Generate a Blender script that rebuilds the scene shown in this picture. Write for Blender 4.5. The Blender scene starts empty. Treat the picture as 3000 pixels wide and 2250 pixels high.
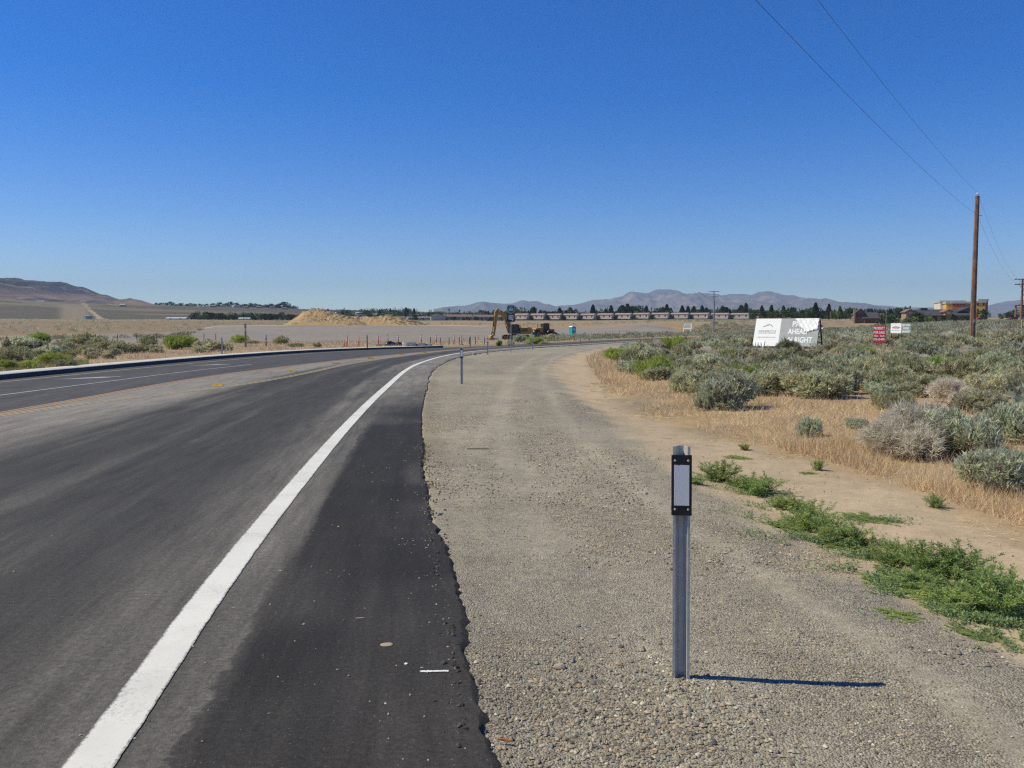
import bpy, bmesh, math, random
import numpy as np
from mathutils import Vector, Matrix

S = bpy.context.scene
COL = S.collection
rng = np.random.default_rng(11)
random.seed(5)
PI = math.pi

# ------------------------------------------------------------------ camera, sky, sun, exposure
EYE = 1.8
FPX = 2400.0                      # focal length in pixels of the 3000 px wide photograph
PITCH = math.atan(160 / FPX)
cam = bpy.data.cameras.new('camera')
cam.sensor_width = 36
cam.lens = FPX / 3000 * 36
cam.clip_start = 0.1
cam.clip_end = 60000
camo = bpy.data.objects.new('camera', cam)
camo.location = (0, 0, EYE)
camo.rotation_euler = (PI / 2 - PITCH, 0, 0)
COL.objects.link(camo)
S.camera = camo

SUN_EL, SUN_AZ = math.radians(50), math.radians(-86.5)      # sun on the left
world = bpy.data.worlds.new("World")
S.world = world
world.use_nodes = True
wn, wl = world.node_tree.nodes, world.node_tree.links
sky = wn.new('ShaderNodeTexSky')
sky.sky_type = 'NISHITA'
sky.sun_disc = False
sky.sun_elevation = SUN_EL
sky.sun_rotation = SUN_AZ
sky.altitude = 1300
sky.air_density = 1.0
sky.dust_density = 0.1
sky.ozone_density = 3.0
shs = wn.new('ShaderNodeHueSaturation')
shs.inputs['Saturation'].default_value = 1.5
shs.inputs['Hue'].default_value = .517
wl.new(sky.outputs[0], shs.inputs['Color'])
wl.new(shs.outputs[0], wn['Background'].inputs[0])
wn['Background'].inputs[1].default_value = 0.134
sd = bpy.data.lights.new('sun', 'SUN')
sd.energy = 4.95
sd.angle = math.radians(0.53)
sd.color = (1.0, 0.93, 0.68)
so = bpy.data.objects.new('sun', sd)
tosun = Vector((math.sin(SUN_AZ) * math.cos(SUN_EL), math.cos(SUN_AZ) * math.cos(SUN_EL), math.sin(SUN_EL)))
so.rotation_euler = tosun.to_track_quat('Z', 'Y').to_euler()
so.location = (-30, 0, 60)
COL.objects.link(so)
vs = S.view_settings
vs.view_transform = 'Standard'
vs.look = 'None'
vs.exposure = 0.0
vs.gamma = 1.0
vs.use_curve_mapping = False
S.cycles.use_denoising = False
S.cycles.filter_width = 1.25

# ------------------------------------------------------------------ helpers
_c, _s = math.cos(PITCH), math.sin(PITCH)
def ray(px, py):
    x = (px - 1500) / FPX; y = -(py - 1125) / FPX
    return x, _c + y * _s, y * _c - _s
def gp(px, py, z=0.0):
    x, y, k = ray(px, py); t = (z - EYE) / k
    return (x * t, y * t)
def at(px, py, d):
    x, y, k = ray(px, py); t = d / y
    return (x * t, d, EYE + k * t)
def col(px, d):
    x, y, k = ray(px, 965); return (x / y * d, d)

def sstep(x, a, b):
    t = np.clip((np.asarray(x, float) - a) / (b - a), 0, 1)
    return t * t * (3 - 2 * t)
def _hash(ix, iy, seed):
    h = (ix.astype(np.int64) * 374761393 + iy.astype(np.int64) * 668265263 + seed * 974711) & 0x7fffffff
    h = ((h ^ (h >> 13)) * 1274126177) & 0x7fffffff
    return ((h ^ (h >> 16)) & 0xffff) / 65535.0
def vnoise(x, y, seed=0):
    x = np.asarray(x, float); y = np.asarray(y, float)
    ix = np.floor(x); iy = np.floor(y); fx = x - ix; fy = y - iy
    fx = fx * fx * (3 - 2 * fx); fy = fy * fy * (3 - 2 * fy)
    ix = ix.astype(np.int64); iy = iy.astype(np.int64)
    a = _hash(ix, iy, seed); b = _hash(ix + 1, iy, seed); c = _hash(ix, iy + 1, seed); d = _hash(ix + 1, iy + 1, seed)
    return (a * (1 - fx) + b * fx) * (1 - fy) + (c * (1 - fx) + d * fx) * fy
def fbm(x, y, o=4, seed=0, ridged=False):
    x = np.asarray(x, float); y = np.asarray(y, float)
    s = 0; a = 0.5; t = 0
    for i in range(o):
        n = vnoise(x, y, seed + i * 17)
        if ridged: n = 1 - abs(2 * n - 1)
        s = s + a * n; t += a; a *= 0.5; x = x * 2.03 + 5.1; y = y * 2.03 + 1.7
    return s / t

def spline(pts, n):
    p = np.array(pts, float)
    seg = np.r_[0, np.cumsum(np.hypot(*np.diff(p, axis=0).T))]
    q = np.vstack([2 * p[0] - p[1], p, 2 * p[-1] - p[-2]])
    out = []
    per = 12
    for i in range(1, len(q) - 2):
        a, b, c, d = q[i - 1], q[i], q[i + 1], q[i + 2]
        # centripetal-like: use tangents scaled by neighbour spacing
        l0, l1, l2 = (np.linalg.norm(v) + 1e-9 for v in (b - a, c - b, d - c))
        m1 = ((c - b) / l1 * l0 + (b - a) / l0 * l1) / (l0 + l1) * l1
        m2 = ((d - c) / l2 * l1 + (c - b) / l1 * l2) / (l1 + l2) * l1
        for k in range(per):
            t = k / per
            out.append((2*t**3 - 3*t**2 + 1) * b + (t**3 - 2*t**2 + t) * m1 + (-2*t**3 + 3*t**2) * c + (t**3 - t**2) * m2)
    out.append(q[-2])
    out = np.array(out)
    if n is None: return out
    L = np.r_[0, np.cumsum(np.hypot(*np.diff(out, axis=0).T))]
    if np.isscalar(n): u = np.linspace(0, L[-1], n)
    else: u = np.asarray(n) * L[-1]
    return np.c_[np.interp(u, L, out[:, 0]), np.interp(u, L, out[:, 1])]

def pdist(P, poly):
    """distance, signed side (positive to the right of the line's direction), station along the polyline"""
    P = np.asarray(P, float); best = np.full(len(P), 1e18); side = np.zeros(len(P)); st = np.zeros(len(P))
    acc = 0.0
    for a, b in zip(poly[:-1], poly[1:]):
        d = b - a; L2 = d @ d; L = math.sqrt(L2)
        v = P - a
        t = np.clip((v @ d) / L2, 0, 1)
        e0 = v[:, 0] - t * d[0]; e1 = v[:, 1] - t * d[1]
        D = e0 * e0 + e1 * e1
        m = D < best
        best = np.where(m, D, best)
        cr = d[1] * v[:, 0] - d[0] * v[:, 1]
        side = np.where(m, np.sign(cr), side); st = np.where(m, acc + t * L, st)
        acc += L
    dd = np.sqrt(best)
    return dd, dd * side, st

# ------------------------------------------------------------------ object helpers
def tag(o, label=None, cat=None, group=None, kind=None):
    if label: o['label'] = label
    if cat: o['category'] = cat
    if group: o['group'] = group
    if kind: o['kind'] = kind
    return o
def empty(name, loc=(0, 0, 0), rz=0, label=None, cat=None, group=None, scale=None):
    o = bpy.data.objects.new(name, None); COL.objects.link(o)
    o.empty_display_size = 0.3
    o.location = loc; o.rotation_euler = (0, 0, rz)
    if scale: o.scale = scale
    return tag(o, label, cat, group)
def obj(name, me, parent=None, m=None):
    o = bpy.data.objects.new(name, me); COL.objects.link(o)
    if parent: o.parent = parent
    if m is not None and not me.materials: me.materials.append(m)
    return o
def copy_tree(o, parent=None):
    c = o.copy(); COL.objects.link(c); c.parent = parent
    for ch in KIDS.get(o.name, []) or list(o.children):
        copy_tree(ch, c)
    return c
KIDS = {}

def np_mesh(name, V, Fc, m=None, colr=None, attrs=None, smooth=False):
    V = np.asarray(V, np.float32); Fc = np.asarray(Fc, np.int32)
    me = bpy.data.meshes.new(name)
    n, k = Fc.shape
    me.vertices.add(len(V)); me.loops.add(n * k); me.polygons.add(n)
    me.vertices.foreach_set('co', V.ravel())
    me.loops.foreach_set('vertex_index', Fc.ravel())
    me.polygons.foreach_set('loop_start', np.arange(0, n * k, k, dtype=np.int32))
    me.polygons.foreach_set('loop_total', np.full(n, k, np.int32))
    if smooth: me.polygons.foreach_set('use_smooth', np.ones(n, bool))
    if colr is not None:
        a = me.attributes.new('Col', 'FLOAT_COLOR', 'POINT')
        c = np.ones((len(V), 4), np.float32); c[:, :3] = colr
        a.data.foreach_set('color', c.ravel())
    for key, val in (attrs or {}).items():
        a = me.attributes.new(key, 'FLOAT', 'POINT'); a.data.foreach_set('value', np.asarray(val, np.float32))
    me.update(); me.validate()
    if m is not None: me.materials.append(m)
    return me

class MB:
    """collects simple solids, then builds them as one mesh"""
    def __init__(s): s.v = []; s.f = []
    def add(s, v, f):
        n = len(s.v); s.v += [tuple(p) for p in v]; s.f += [tuple(i + n for i in q) for q in f]; return s
    def box(s, x0, x1, y0, y1, z0, z1, top=None):
        v = [(x0, y0, z0), (x1, y0, z0), (x1, y1, z0), (x0, y1, z0), (x0, y0, z1), (x1, y0, z1), (x1, y1, z1), (x0, y1, z1)]
        if top:
            tx, ty = top
            v[4:] = [(x0 + tx, y0 + ty, z1), (x1 - tx, y0 + ty, z1), (x1 - tx, y1 - ty, z1), (x0 + tx, y1 - ty, z1)]
        return s.add(v, [(3, 2, 1, 0), (4, 5, 6, 7), (0, 1, 5, 4), (1, 2, 6, 5), (2, 3, 7, 6), (3, 0, 4, 7)])
    def bar(s, a, b, w, h=None, up=(0, 0, 1)):
        a = Vector(a); b = Vector(b); d = (b - a).normalized(); h = h or w
        r = d.cross(Vector(up))
        if r.length < 1e-4: r = d.cross(Vector((0, 1, 0)))
        r.normalize(); u = r.cross(d)
        v = []
        for p in (a, b):
            for sx, sy in ((-1, -1), (1, -1), (1, 1), (-1, 1)): v.append(p + r * (sx * w / 2) + u * (sy * h / 2))
        return s.add(v, [(0, 1, 2, 3), (7, 6, 5, 4), (0, 4, 5, 1), (1, 5, 6, 2), (2, 6, 7, 3), (3, 7, 4, 0)])
    def tube(s, pts, r, n=8, caps=True):
        pts = [Vector(p) for p in pts]; rs = r if hasattr(r, '__len__') else [r] * len(pts)
        v = []; f = []
        for i, p in enumerate(pts):
            d = (pts[min(i + 1, len(pts) - 1)] - pts[max(i - 1, 0)]).normalized()
            x = d.cross(Vector((0, 0, 1)))
            if x.length < 1e-3: x = Vector((1, 0, 0))
            x.normalize(); y = d.cross(x)
            for k in range(n):
                t = 2 * PI * k / n; v.append(p + (x * math.cos(t) + y * math.sin(t)) * rs[i])
        for i in range(len(pts) - 1):
            for k in range(n):
                a = i * n + k; b = i * n + (k + 1) % n; f.append((a, b, b + n, a + n))
        if caps:
            f.append(tuple(range(n))[::-1]); f.append(tuple(range((len(pts) - 1) * n, len(pts) * n)))
        return s.add(v, f)
    def prism(s, prof, y0, y1, plane='xz'):
        """profile (2-D) pulled along the third axis"""
        n = len(prof); v = []
        for y in (y0, y1):
            for a, b in prof:
                v.append({'xz': (a, y, b), 'xy': (a, b, y), 'yz': (y, a, b)}[plane])
        f = [tuple(range(n)), tuple(range(2 * n - 1, n - 1, -1))]
        for i in range(n):
            j = (i + 1) % n; f.append((i, i + n, j + n, j))
        return s.add(v, f)
    def xf(s, mat):
        s.v = [tuple(mat @ Vector(p)) for p in s.v]; return s
    def mesh(s, name, m=None, smooth=False):
        me = bpy.data.meshes.new(name); me.from_pydata(s.v, [], s.f); me.update()
        bm = bmesh.new(); bm.from_mesh(me); bmesh.ops.recalc_face_normals(bm, faces=bm.faces); bm.to_mesh(me); bm.free()
        if m: me.materials.append(m)
        if smooth:
            for p in me.polygons: p.use_smooth = True
        return me
    def build(s, name, m, parent=None, bevel=0, smooth=False):
        o = obj(name, s.mesh(name, m, smooth), parent)
        if bevel:
            b = o.modifiers.new('edge', 'BEVEL'); b.width = bevel; b.segments = 2; b.limit_method = 'ANGLE'
        return o

# ------------------------------------------------------------------ materials
def node_mat(name):
    m = bpy.data.materials.new(name); m.use_nodes = True
    nt = m.node_tree; b = nt.nodes['Principled BSDF']
    return m, nt.nodes, nt.links, b
def mathn(N, L, op, a, b=None, clamp=False):
    n = N.new('ShaderNodeMath'); n.operation = op; n.use_clamp = clamp
    for i, v in enumerate((a, b)):
        if v is None: continue
        if isinstance(v, (int, float)): n.inputs[i].default_value = v
        else: L.new(v, n.inputs[i])
    return n.outputs[0]
def mixc(N, L, f, a, b, mode='MIX'):
    n = N.new('ShaderNodeMix'); n.data_type = 'RGBA'; n.blend_type = mode
    for i, v in ((0, f), (6, a), (7, b)):
        if isinstance(v, (int, float)): n.inputs[i].default_value = v
        elif isinstance(v, tuple): n.inputs[i].default_value = (*v[:3], 1)
        else: L.new(v, n.inputs[i])
    return n.outputs[2]
def noise_n(N, L, vec, scale, detail=4, rough=.6):
    n = N.new('ShaderNodeTexNoise'); n.inputs['Scale'].default_value = scale; n.inputs['Detail'].default_value = detail
    n.inputs['Roughness'].default_value = rough
    if vec is not None: L.new(vec, n.inputs['Vector'])
    return n.outputs['Fac']
def maprange(N, L, v, a, b, c=0, d=1):
    n = N.new('ShaderNodeMapRange'); L.new(v, n.inputs[0])
    for i, x in enumerate((a, b, c, d)): n.inputs[i + 1].default_value = x
    return n.outputs[0]
def M(name, c, rough=.7, metal=0, var=.15, scale=5, c2=None, thr=(.45, .7), bump=0, bscale=30, objrand=0, trans=0):
    m, N, L, b = node_mat(name)
    tc = N.new('ShaderNodeTexCoord').outputs['Object']
    f = noise_n(N, L, tc, scale)
    lo = tuple(max(0, x * (1 - var)) for x in c); hi = tuple(min(1, x * (1 + var)) for x in c)
    cc = mixc(N, L, maprange(N, L, f, .3, .7), lo, hi)
    if c2:
        f2 = noise_n(N, L, tc, scale * .6 + .7, 6, .7)
        cc = mixc(N, L, maprange(N, L, f2, *thr), cc, c2)
    if objrand:
        oi = N.new('ShaderNodeObjectInfo')
        hs = N.new('ShaderNodeHueSaturation'); L.new(cc, hs.inputs['Color'])
        L.new(maprange(N, L, oi.outputs['Random'], 0, 1, 1 - objrand, 1 + objrand), hs.inputs['Value'])
        cc = hs.outputs[0]
    L.new(cc, b.inputs['Base Color'])
    b.inputs['Roughness'].default_value = rough; b.inputs['Metallic'].default_value = metal
    if bump:
        bn = N.new('ShaderNodeBump'); bn.inputs['Strength'].default_value = bump; bn.inputs['Distance'].default_value = .02
        L.new(noise_n(N, L, tc, bscale), bn.inputs['Height']); L.new(bn.outputs[0], b.inputs['Normal'])
    return m
def leaf_mat(name, objvar=.12, huevar=.02, transl=.25):
    """leaf colour comes from the per-leaf attribute, each plant shifts it a little"""
    m, N, L, b = node_mat(name)
    a = N.new('ShaderNodeAttribute'); a.attribute_name = 'Col'
    oi = N.new('ShaderNodeObjectInfo')
    hs = N.new('ShaderNodeHueSaturation'); L.new(a.outputs['Color'], hs.inputs['Color'])
    L.new(maprange(N, L, oi.outputs['Random'], 0, 1, 1 - objvar, 1 + objvar), hs.inputs['Value'])
    r2 = mathn(N, L, 'FRACT', mathn(N, L, 'MULTIPLY', oi.outputs['Random'], 7.31))
    L.new(maprange(N, L, r2, 0, 1, .5 - huevar, .5 + huevar), hs.inputs['Hue'])
    L.new(hs.outputs[0], b.inputs['Base Color']); b.inputs['Roughness'].default_value = .75
    b.inputs['Specular IOR Level'].default_value = .2
    if transl:
        t = N.new('ShaderNodeBsdfTranslucent'); L.new(hs.outputs[0], t.inputs[0])
        mx = N.new('ShaderNodeMixShader'); mx.inputs[0].default_value = transl
        L.new(b.outputs[0], mx.inputs[1]); L.new(t.outputs[0], mx.inputs[2])
        L.new(mx.outputs[0], N['Material Output'].inputs['Surface'])
    return m

m_leaf = leaf_mat('leaf', .18, .012, .48)
m_tree = leaf_mat('tree leaf', .25, .025, .15)
m_grass = leaf_mat('dry grass', 0, 0, .2)
m_bark = M('bark', (.14, .1, .07), .9, var=.3, scale=20, bump=.5)
m_twig = M('grey twig', (.2, .165, .13), .9, var=.3, scale=20)
m_steel = M('galvanised steel', (.5, .485, .44), .5, .1, var=.12, scale=14, c2=(.6, .59, .55), thr=(.5, .75), bump=.1)
m_black = M('black plastic', (.012, .012, .013), .45, var=.3)
m_rubber = M('rubber', (.025, .024, .023), .8, c2=(.12, .1, .08))
m_white = M('white paint', (.78, .78, .77), .5, var=.04, scale=3)
m_conc = M('concrete', (.5, .49, .46), .85, var=.1, scale=4, c2=(.36, .34, .31), bump=.25)
m_yellow = M('machine yellow', (.47, .25, .04), .55, var=.12, c2=(.22, .145, .08), thr=(.45, .75))
m_glass = M('dark glass', (.03, .045, .05), .12, var=.2)
m_dark = M('dark iron', (.035, .03, .028), .6, .3, c2=(.16, .11, .07))
m_orange = M('orange plastic', (.75, .12, .03), .5, var=.1)
m_wood = M('pole timber', (.19, .1, .068), .85, var=.35, scale=3, c2=(.27, .19, .135), bump=.4)
m_wood2 = M('grey timber', (.3, .24, .18), .85, var=.25, scale=4)
m_wire = M('wire', (.05, .05, .055), .5, .6)

# ------------------------------------------------------------------ road lines on the ground (world metres)
ext_W = [(79, 242), (160, 345)]
W = [(-.9, -14), (-1.2, -6), (-1.45, -1)] + [gp(255, 2250), gp(590, 1777), gp(922, 1356), gp(1126, 1139), gp(1227, 1065), (-4.6, 55.5), (-3.8, 63.7), (-2.3, 71.2), (1.9, 84.4), (6.2, 95), (13.3, 113.5), (21.4, 134.5), (41.2, 177)] + ext_W
R = [(.9, -14), (.5, -6), (.15, -1)] + [gp(1424, 2250), gp(1400, 2150), gp(1343, 1900), gp(1335, 1800), gp(1318, 1690), gp(1268, 1532), gp(1245, 1380), gp(1234, 1221), gp(1248, 1139), gp(1268, 1085), gp(1310, 1058), (-3.45, 54), (-2.5, 62.5), (-1, 70), (3.2, 83.6), (7.5, 94.2), (14.6, 112.8), (22.6, 133.7), (42.2, 175.7), (80, 240.5), (161, 343.5)]
A = [(-10.6, -14), (-10.7, 0), (-10.9, 10), (-11, 17.6), (-11.2, 22), (-11.5, 27), (-11.5, 32.8), (-11, 39), (-10, 48.1), (-8.1, 60.1), (-5.9, 71), (-1.6, 86.2), (2.8, 96.6), (10.2, 115.2), (18.4, 136.2), (38.4, 179), (76.4, 244), (157.5, 347)]
B = [(-10.75, 16.6), (-10.4, 19.5), (-9.7, 22.6), (-9.05, 25.3), (-8.7, 28.2), (-8.5, 33), (-8.5, 41.2), (-8.1, 48.4), (-7.4, 56), (-6.4, 64)]
C = [(-13.9, -14), (-13.95, 8), (-14, 22), (-14, 28), (-13.95, 34), (-13.4, 42.2)]
D = [(-17.2, -14), (-17.4, 10), (-17.45, 27.6), (-17.3, 36), (-16.7, 47), (-14.9, 62.5), (-10.4, 75.5), (-6.3, 82), (-2.2, 89.6), (2.2, 99)]
Lk = [(-17.9, -14), (-18.2, 10), (-18.3, 28), (-18.35, 39), (-17.6, 53.5), (-14.6, 68), (-10.5, 76), (-6.8, 81.2)]
Lf = Lk[:-1] + [(-6.8, 81.4), (-2.3, 90.3), (1.0, 99.5), (8.2, 117.2), (16, 137.5), (36.2, 181), (74, 246.5), (155, 349)]
GR = [(3.4, -14), (3.1, -4), (2.95, 1), (2.8, 4.3), (2.35, 6.9), (2.15, 9.1), (2, 11.8), (1.7, 21.5), (1.6, 32), (2.3, 45.6), (3.8, 58), (9, 82), (21, 118), (46, 174), (84, 238), (165, 341)]
TR = [(5.6, -14), (5.3, -4), (5.0, 2), (4.8, 7.6), (4.7, 9.2), (4.5, 11.6), (4.1, 13.5), (3.6, 15), (3.1, 18), (3.0, 24), (3.7, 37), (4.6, 50), (6.4, 64), (13, 86), (26, 120), (50, 176), (88, 238), (169, 341)]
pW, pR, pA, pL, pG, pT = (spline(c, 110) for c in (W, R, A, Lf, GR, TR))

# ------------------------------------------------------------------ terrain height
CREST = [(-400, 60), (0, 57), (400, 51), (800, 48), (900, 45), (1100, 43), (1450, 36), (1600, 24), (1800, 15), (2100, 11), (3400, 11)]
def th2px(x, y): return 1500 + FPX * x / np.maximum(y, 1e-3)
def terrain(x, y, detail=True):
    x = np.atleast_1d(np.asarray(x, float)); y = np.atleast_1d(np.asarray(y, float))
    r = np.hypot(x, y); th = np.arctan2(x, y)
    px = 1500 + FPX * np.tan(np.clip(th, -1.2, 1.2))
    px = np.where(th < -1.2, -4000, np.where(th > 1.2, 8000, px))
    wr = sstep(th, .05, .19)
    cr = np.interp(px, [c[0] for c in CREST], [c[1] for c in CREST])
    left = np.clip((r - 185) / (670 - 185), 0, 1) * 9
    right = .0152 * np.clip(r - 35, 0, 640)
    far = np.clip((r - 670) / 1150, 0, 1); far = far * far * (1.6 - .6 * far)
    z = left * (1 - wr) + right * wr + far * np.maximum(cr - 9.5, 0)
    near = r < 420
    P = np.c_[x, y]
    dR = np.full(len(x), 500.); dL = np.full(len(x), -500.); dG = np.full(len(x), 500.); dT = np.full(len(x), 500.)
    if near.any():
        for arr, pl in ((dR, pR), (dL, pL), (dG, pG), (dT, pT)): arr[near] = pdist(P[near], pl)[1]
    onroad = (dR < 0) & (dL > 0)
    dist = np.where(dR > 0, dR, np.where(dL < 0, -dL, 0)); dist = np.where(near, dist, 500)
    z = z * sstep(dist, 4, 42)
    z = z - .4 * sstep(r, 105, 150) * (1 - sstep(r, 185, 260)) * (1 - wr) * sstep(dist, 5, 25)
    # shoulder drops to the dirt track, then the field lies a touch higher again
    rs = near & (dR > 0)
    z = np.where(rs, z - .03 - .03 * sstep(dR, 0, .4) - .1 * sstep(dG, -.4, .9) + .12 * sstep(dT, -.2, 2.5), z)
    z = np.where(onroad, -.06 - .0 * r, z)
    z = np.where(near & (dL < 0), z + .13 * sstep(-dL, .2, .9), z)
    if detail:
        k = sstep(dist, .3, 6)
        z = z + k * (.16 * (fbm(x / 7, y / 7, 3, 3) - .5) * sstep(dT, -1, 3) + .05 * (fbm(x / .9, y / .9, 3, 8) - .5))
        z = z + sstep(dist, .02, .5) * .035 * (fbm(x / .35, y / .35, 3, 5) - .5)
        z = z + (1.2 * (fbm(x / 60, y / 60, 3, 4) - .5) * sstep(r, 260, 700)) + 6 * (fbm(x / 260, y / 260, 3, 6) - .5) * sstep(r, 900, 1600)
    return z, dict(r=r, px=px, dR=dR, dL=dL, dG=dG, dT=dT, on=onroad, dist=dist, wr=wr)
def hz(x, y): return float(terrain(x, y)[0][0])

LOT_PX = [-300, 0, 520, 560, 640, 900, 1250, 1500, 1700, 1850, 1960, 2010]
LOT_N = [118, 115, 110, 108, 104, 100, 100, 122, 165, 190, 215, 235]
LOT_F = [185, 205, 225, 245, 345, 372, 380, 330, 300, 290, 270, 236]

# graded polar sheet: fine near the roadside, reaching the horizon
rad = np.r_[np.geomspace(.6, 16000, 470)]
ang = np.r_[np.linspace(-PI, -.78, 60)[:-1], np.linspace(-.78, .78, 620), np.linspace(.78, PI, 60)[1:]]
RR, AA = np.meshgrid(rad, ang, indexing='ij')
gx = (RR * np.sin(AA)).ravel(); gy = (RR * np.cos(AA)).ravel()
gz, g = terrain(gx, gy)
nr, na = RR.shape
def lerp(a, b, t): return a + (np.asarray(b) - a) * np.clip(t, 0, 1)[:, None]
nA = fbm(gx / 3.1, gy / 3.1, 4, 21); nB = fbm(gx / .8, gy / .8, 3, 31); nC = fbm(gx / 28, gy / 28, 4, 41); nD = fbm(gx / 160, gy / 90, 4, 51)
C_ = np.tile(np.array([.30, .235, .165]), (len(gx), 1))                     # sandy field soil
C_ = lerp(C_, (.38, .27, .15), sstep(nC, .4, .6))
C_ = lerp(C_, (.235, .21, .16), sstep(nA, .5, .7) * .6)
farf = sstep(g['r'], 260, 800)
C_ = lerp(C_, (.255, .215, .145), farf * .7)
bench = sstep(g['r'], 640, 820)
C_ = lerp(C_, np.array([.115, .1, .072]), bench * (1 - .45 * sstep(nD, .45, .7)))
# roadside zones
gravel = sstep(g['dG'] + (nB - .5) * .9 + (nA - .5) * .5, .35, -.25) * (g['dR'] > -.6) * (g['r'] < 420)
trackw = sstep(g['dT'] + (nA - .5) * 1.2 + (nB - .5) * .6, .4, -.5) * (g['dR'] > -.6) * (g['r'] < 420)
C_ = lerp(C_, (.45, .35, .235), trackw)
C_ = lerp(C_, (.35, .312, .236), gravel)
def rut_f(g, y):
    r_ = np.exp(-((g['dG'] + .45 + .25 * np.sin(y / 9)) / .17) ** 2) + np.exp(-((g['dG'] + 1.75 + .3 * np.sin(y / 9)) / .2) ** 2) * sstep(y, 5, 11)
    return np.clip(r_ + np.exp(-((g['dG'] + 2.9 - .04 * y + .2 * np.sin(y / 5)) / .16) ** 2) * .7 * sstep(y, 6, 12), 0, 1)
rut = rut_f(g, gy)
C_ = lerp(C_, (.38, .33, .245), gravel * rut * (.35 + .65 * sstep(nA, .3, .6)) * .5)
rut2 = np.exp(-((g['dG'] + 1.0 + .3 * np.sin(gy / 7)) / .2) ** 2)
C_ = lerp(C_, (.235, .2, .15), gravel * rut2 * sstep(nA, .35, .65) * .5)
sandedge = sstep(g['dR'] + (nB - .5) * .5, .55, .1) * (g['dR'] > -.5) * (g['r'] < 60) * sstep(nA, .4, .6)
C_ = lerp(C_, (.33, .275, .19), sandedge)
greyer = gravel * sstep(fbm(gx / 1.3, gy / 5, 3, 77), .45, .65) * .7
C_ = lerp(C_, (.29, .262, .21), greyer)
# soil behind the kerb on the left
left = sstep(-g['dL'], .5, 2.5) * (1 - sstep(g['r'], 90, 112)) * (g['wr'] < .5)
C_ = lerp(C_, (.36, .265, .165), left)
# graded lot
ln = np.interp(g['px'], LOT_PX, LOT_N); lf = np.interp(g['px'], LOT_PX, LOT_F)
wob = (nC - .5) * 22
lot = sstep(g['r'] + wob * .5, ln - 4, ln + 4) * (1 - sstep(g['r'] + wob, lf - 6, lf + 8)) * (g['px'] > -300) * (1 - sstep(g['px'], 1960, 2010)) * (g['dist'] > 6)
C_ = lerp(C_, np.array([.265, .235, .205]), lot)
C_ = lerp(C_, (.33, .28, .22), lot * sstep(fbm(gx / 40, gy / 9, 3, 91), .5, .75) * .6)
rim = sstep(g['r'] + wob, lf - 2, lf + 10) * (1 - sstep(g['r'] + wob, lf + 45, lf + 75)) * sstep(g['px'], 1180, 1290) * (1 - sstep(g['px'], 1900, 2050))
C_ = lerp(C_, (.36, .225, .11), rim)
pale = sstep(g['r'] + wob, lf - 8, lf + 2) * (1 - sstep(g['r'] + wob, lf + 8, lf + 16)) * sstep(nC, .42, .55) * (g['px'] > 560) * (g['px'] < 1500)
C_ = lerp(C_, (.52, .44, .33), pale)
tang = sstep(g['r'] + wob, lf + 2, lf + 16) * (1 - sstep(g['r'], 520, 660)) * (1 - sstep(g['px'], 1150, 1250))
C_ = lerp(C_, (.255, .19, .12), tang)
# pale dirt road up the bench and a scraped patch
for pts, wd in (([(235, 1850), (262, 1300), (290, 950), (320, 720)], 3.6), ([(272, 1250), (288, 860), (285, 760)], 2.5), ([(330, 1600), (355, 1560)], 8)):
    ln_ = spline([col(*p) for p in pts], 40)
    msk = (g['r'] > 600) & (g['r'] < 2100)
    dd = np.full(len(gx), 1e3); dd[msk] = pdist(np.c_[gx, gy][msk], ln_)[0]
    C_ = lerp(C_, (.42, .34, .24), (1 - sstep(dd, wd * .5, wd * 1.0)) * .7)
patch = sstep(g['px'], 165, 200) * (1 - sstep(g['px'], 250, 275)) * sstep(g['r'], 800, 900) * (1 - sstep(g['r'], 1500, 1750))
C_ = lerp(C_, (.27, .215, .15), patch * .8)
C_ = C_ * (0.9 + .2 * nB[:, None])
ii = np.arange(nr * na).reshape(nr, na)
Fg = np.stack([ii[:-1, :-1], ii[1:, :-1], ii[1:, 1:], ii[:-1, 1:]], -1).reshape(-1, 4)

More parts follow.
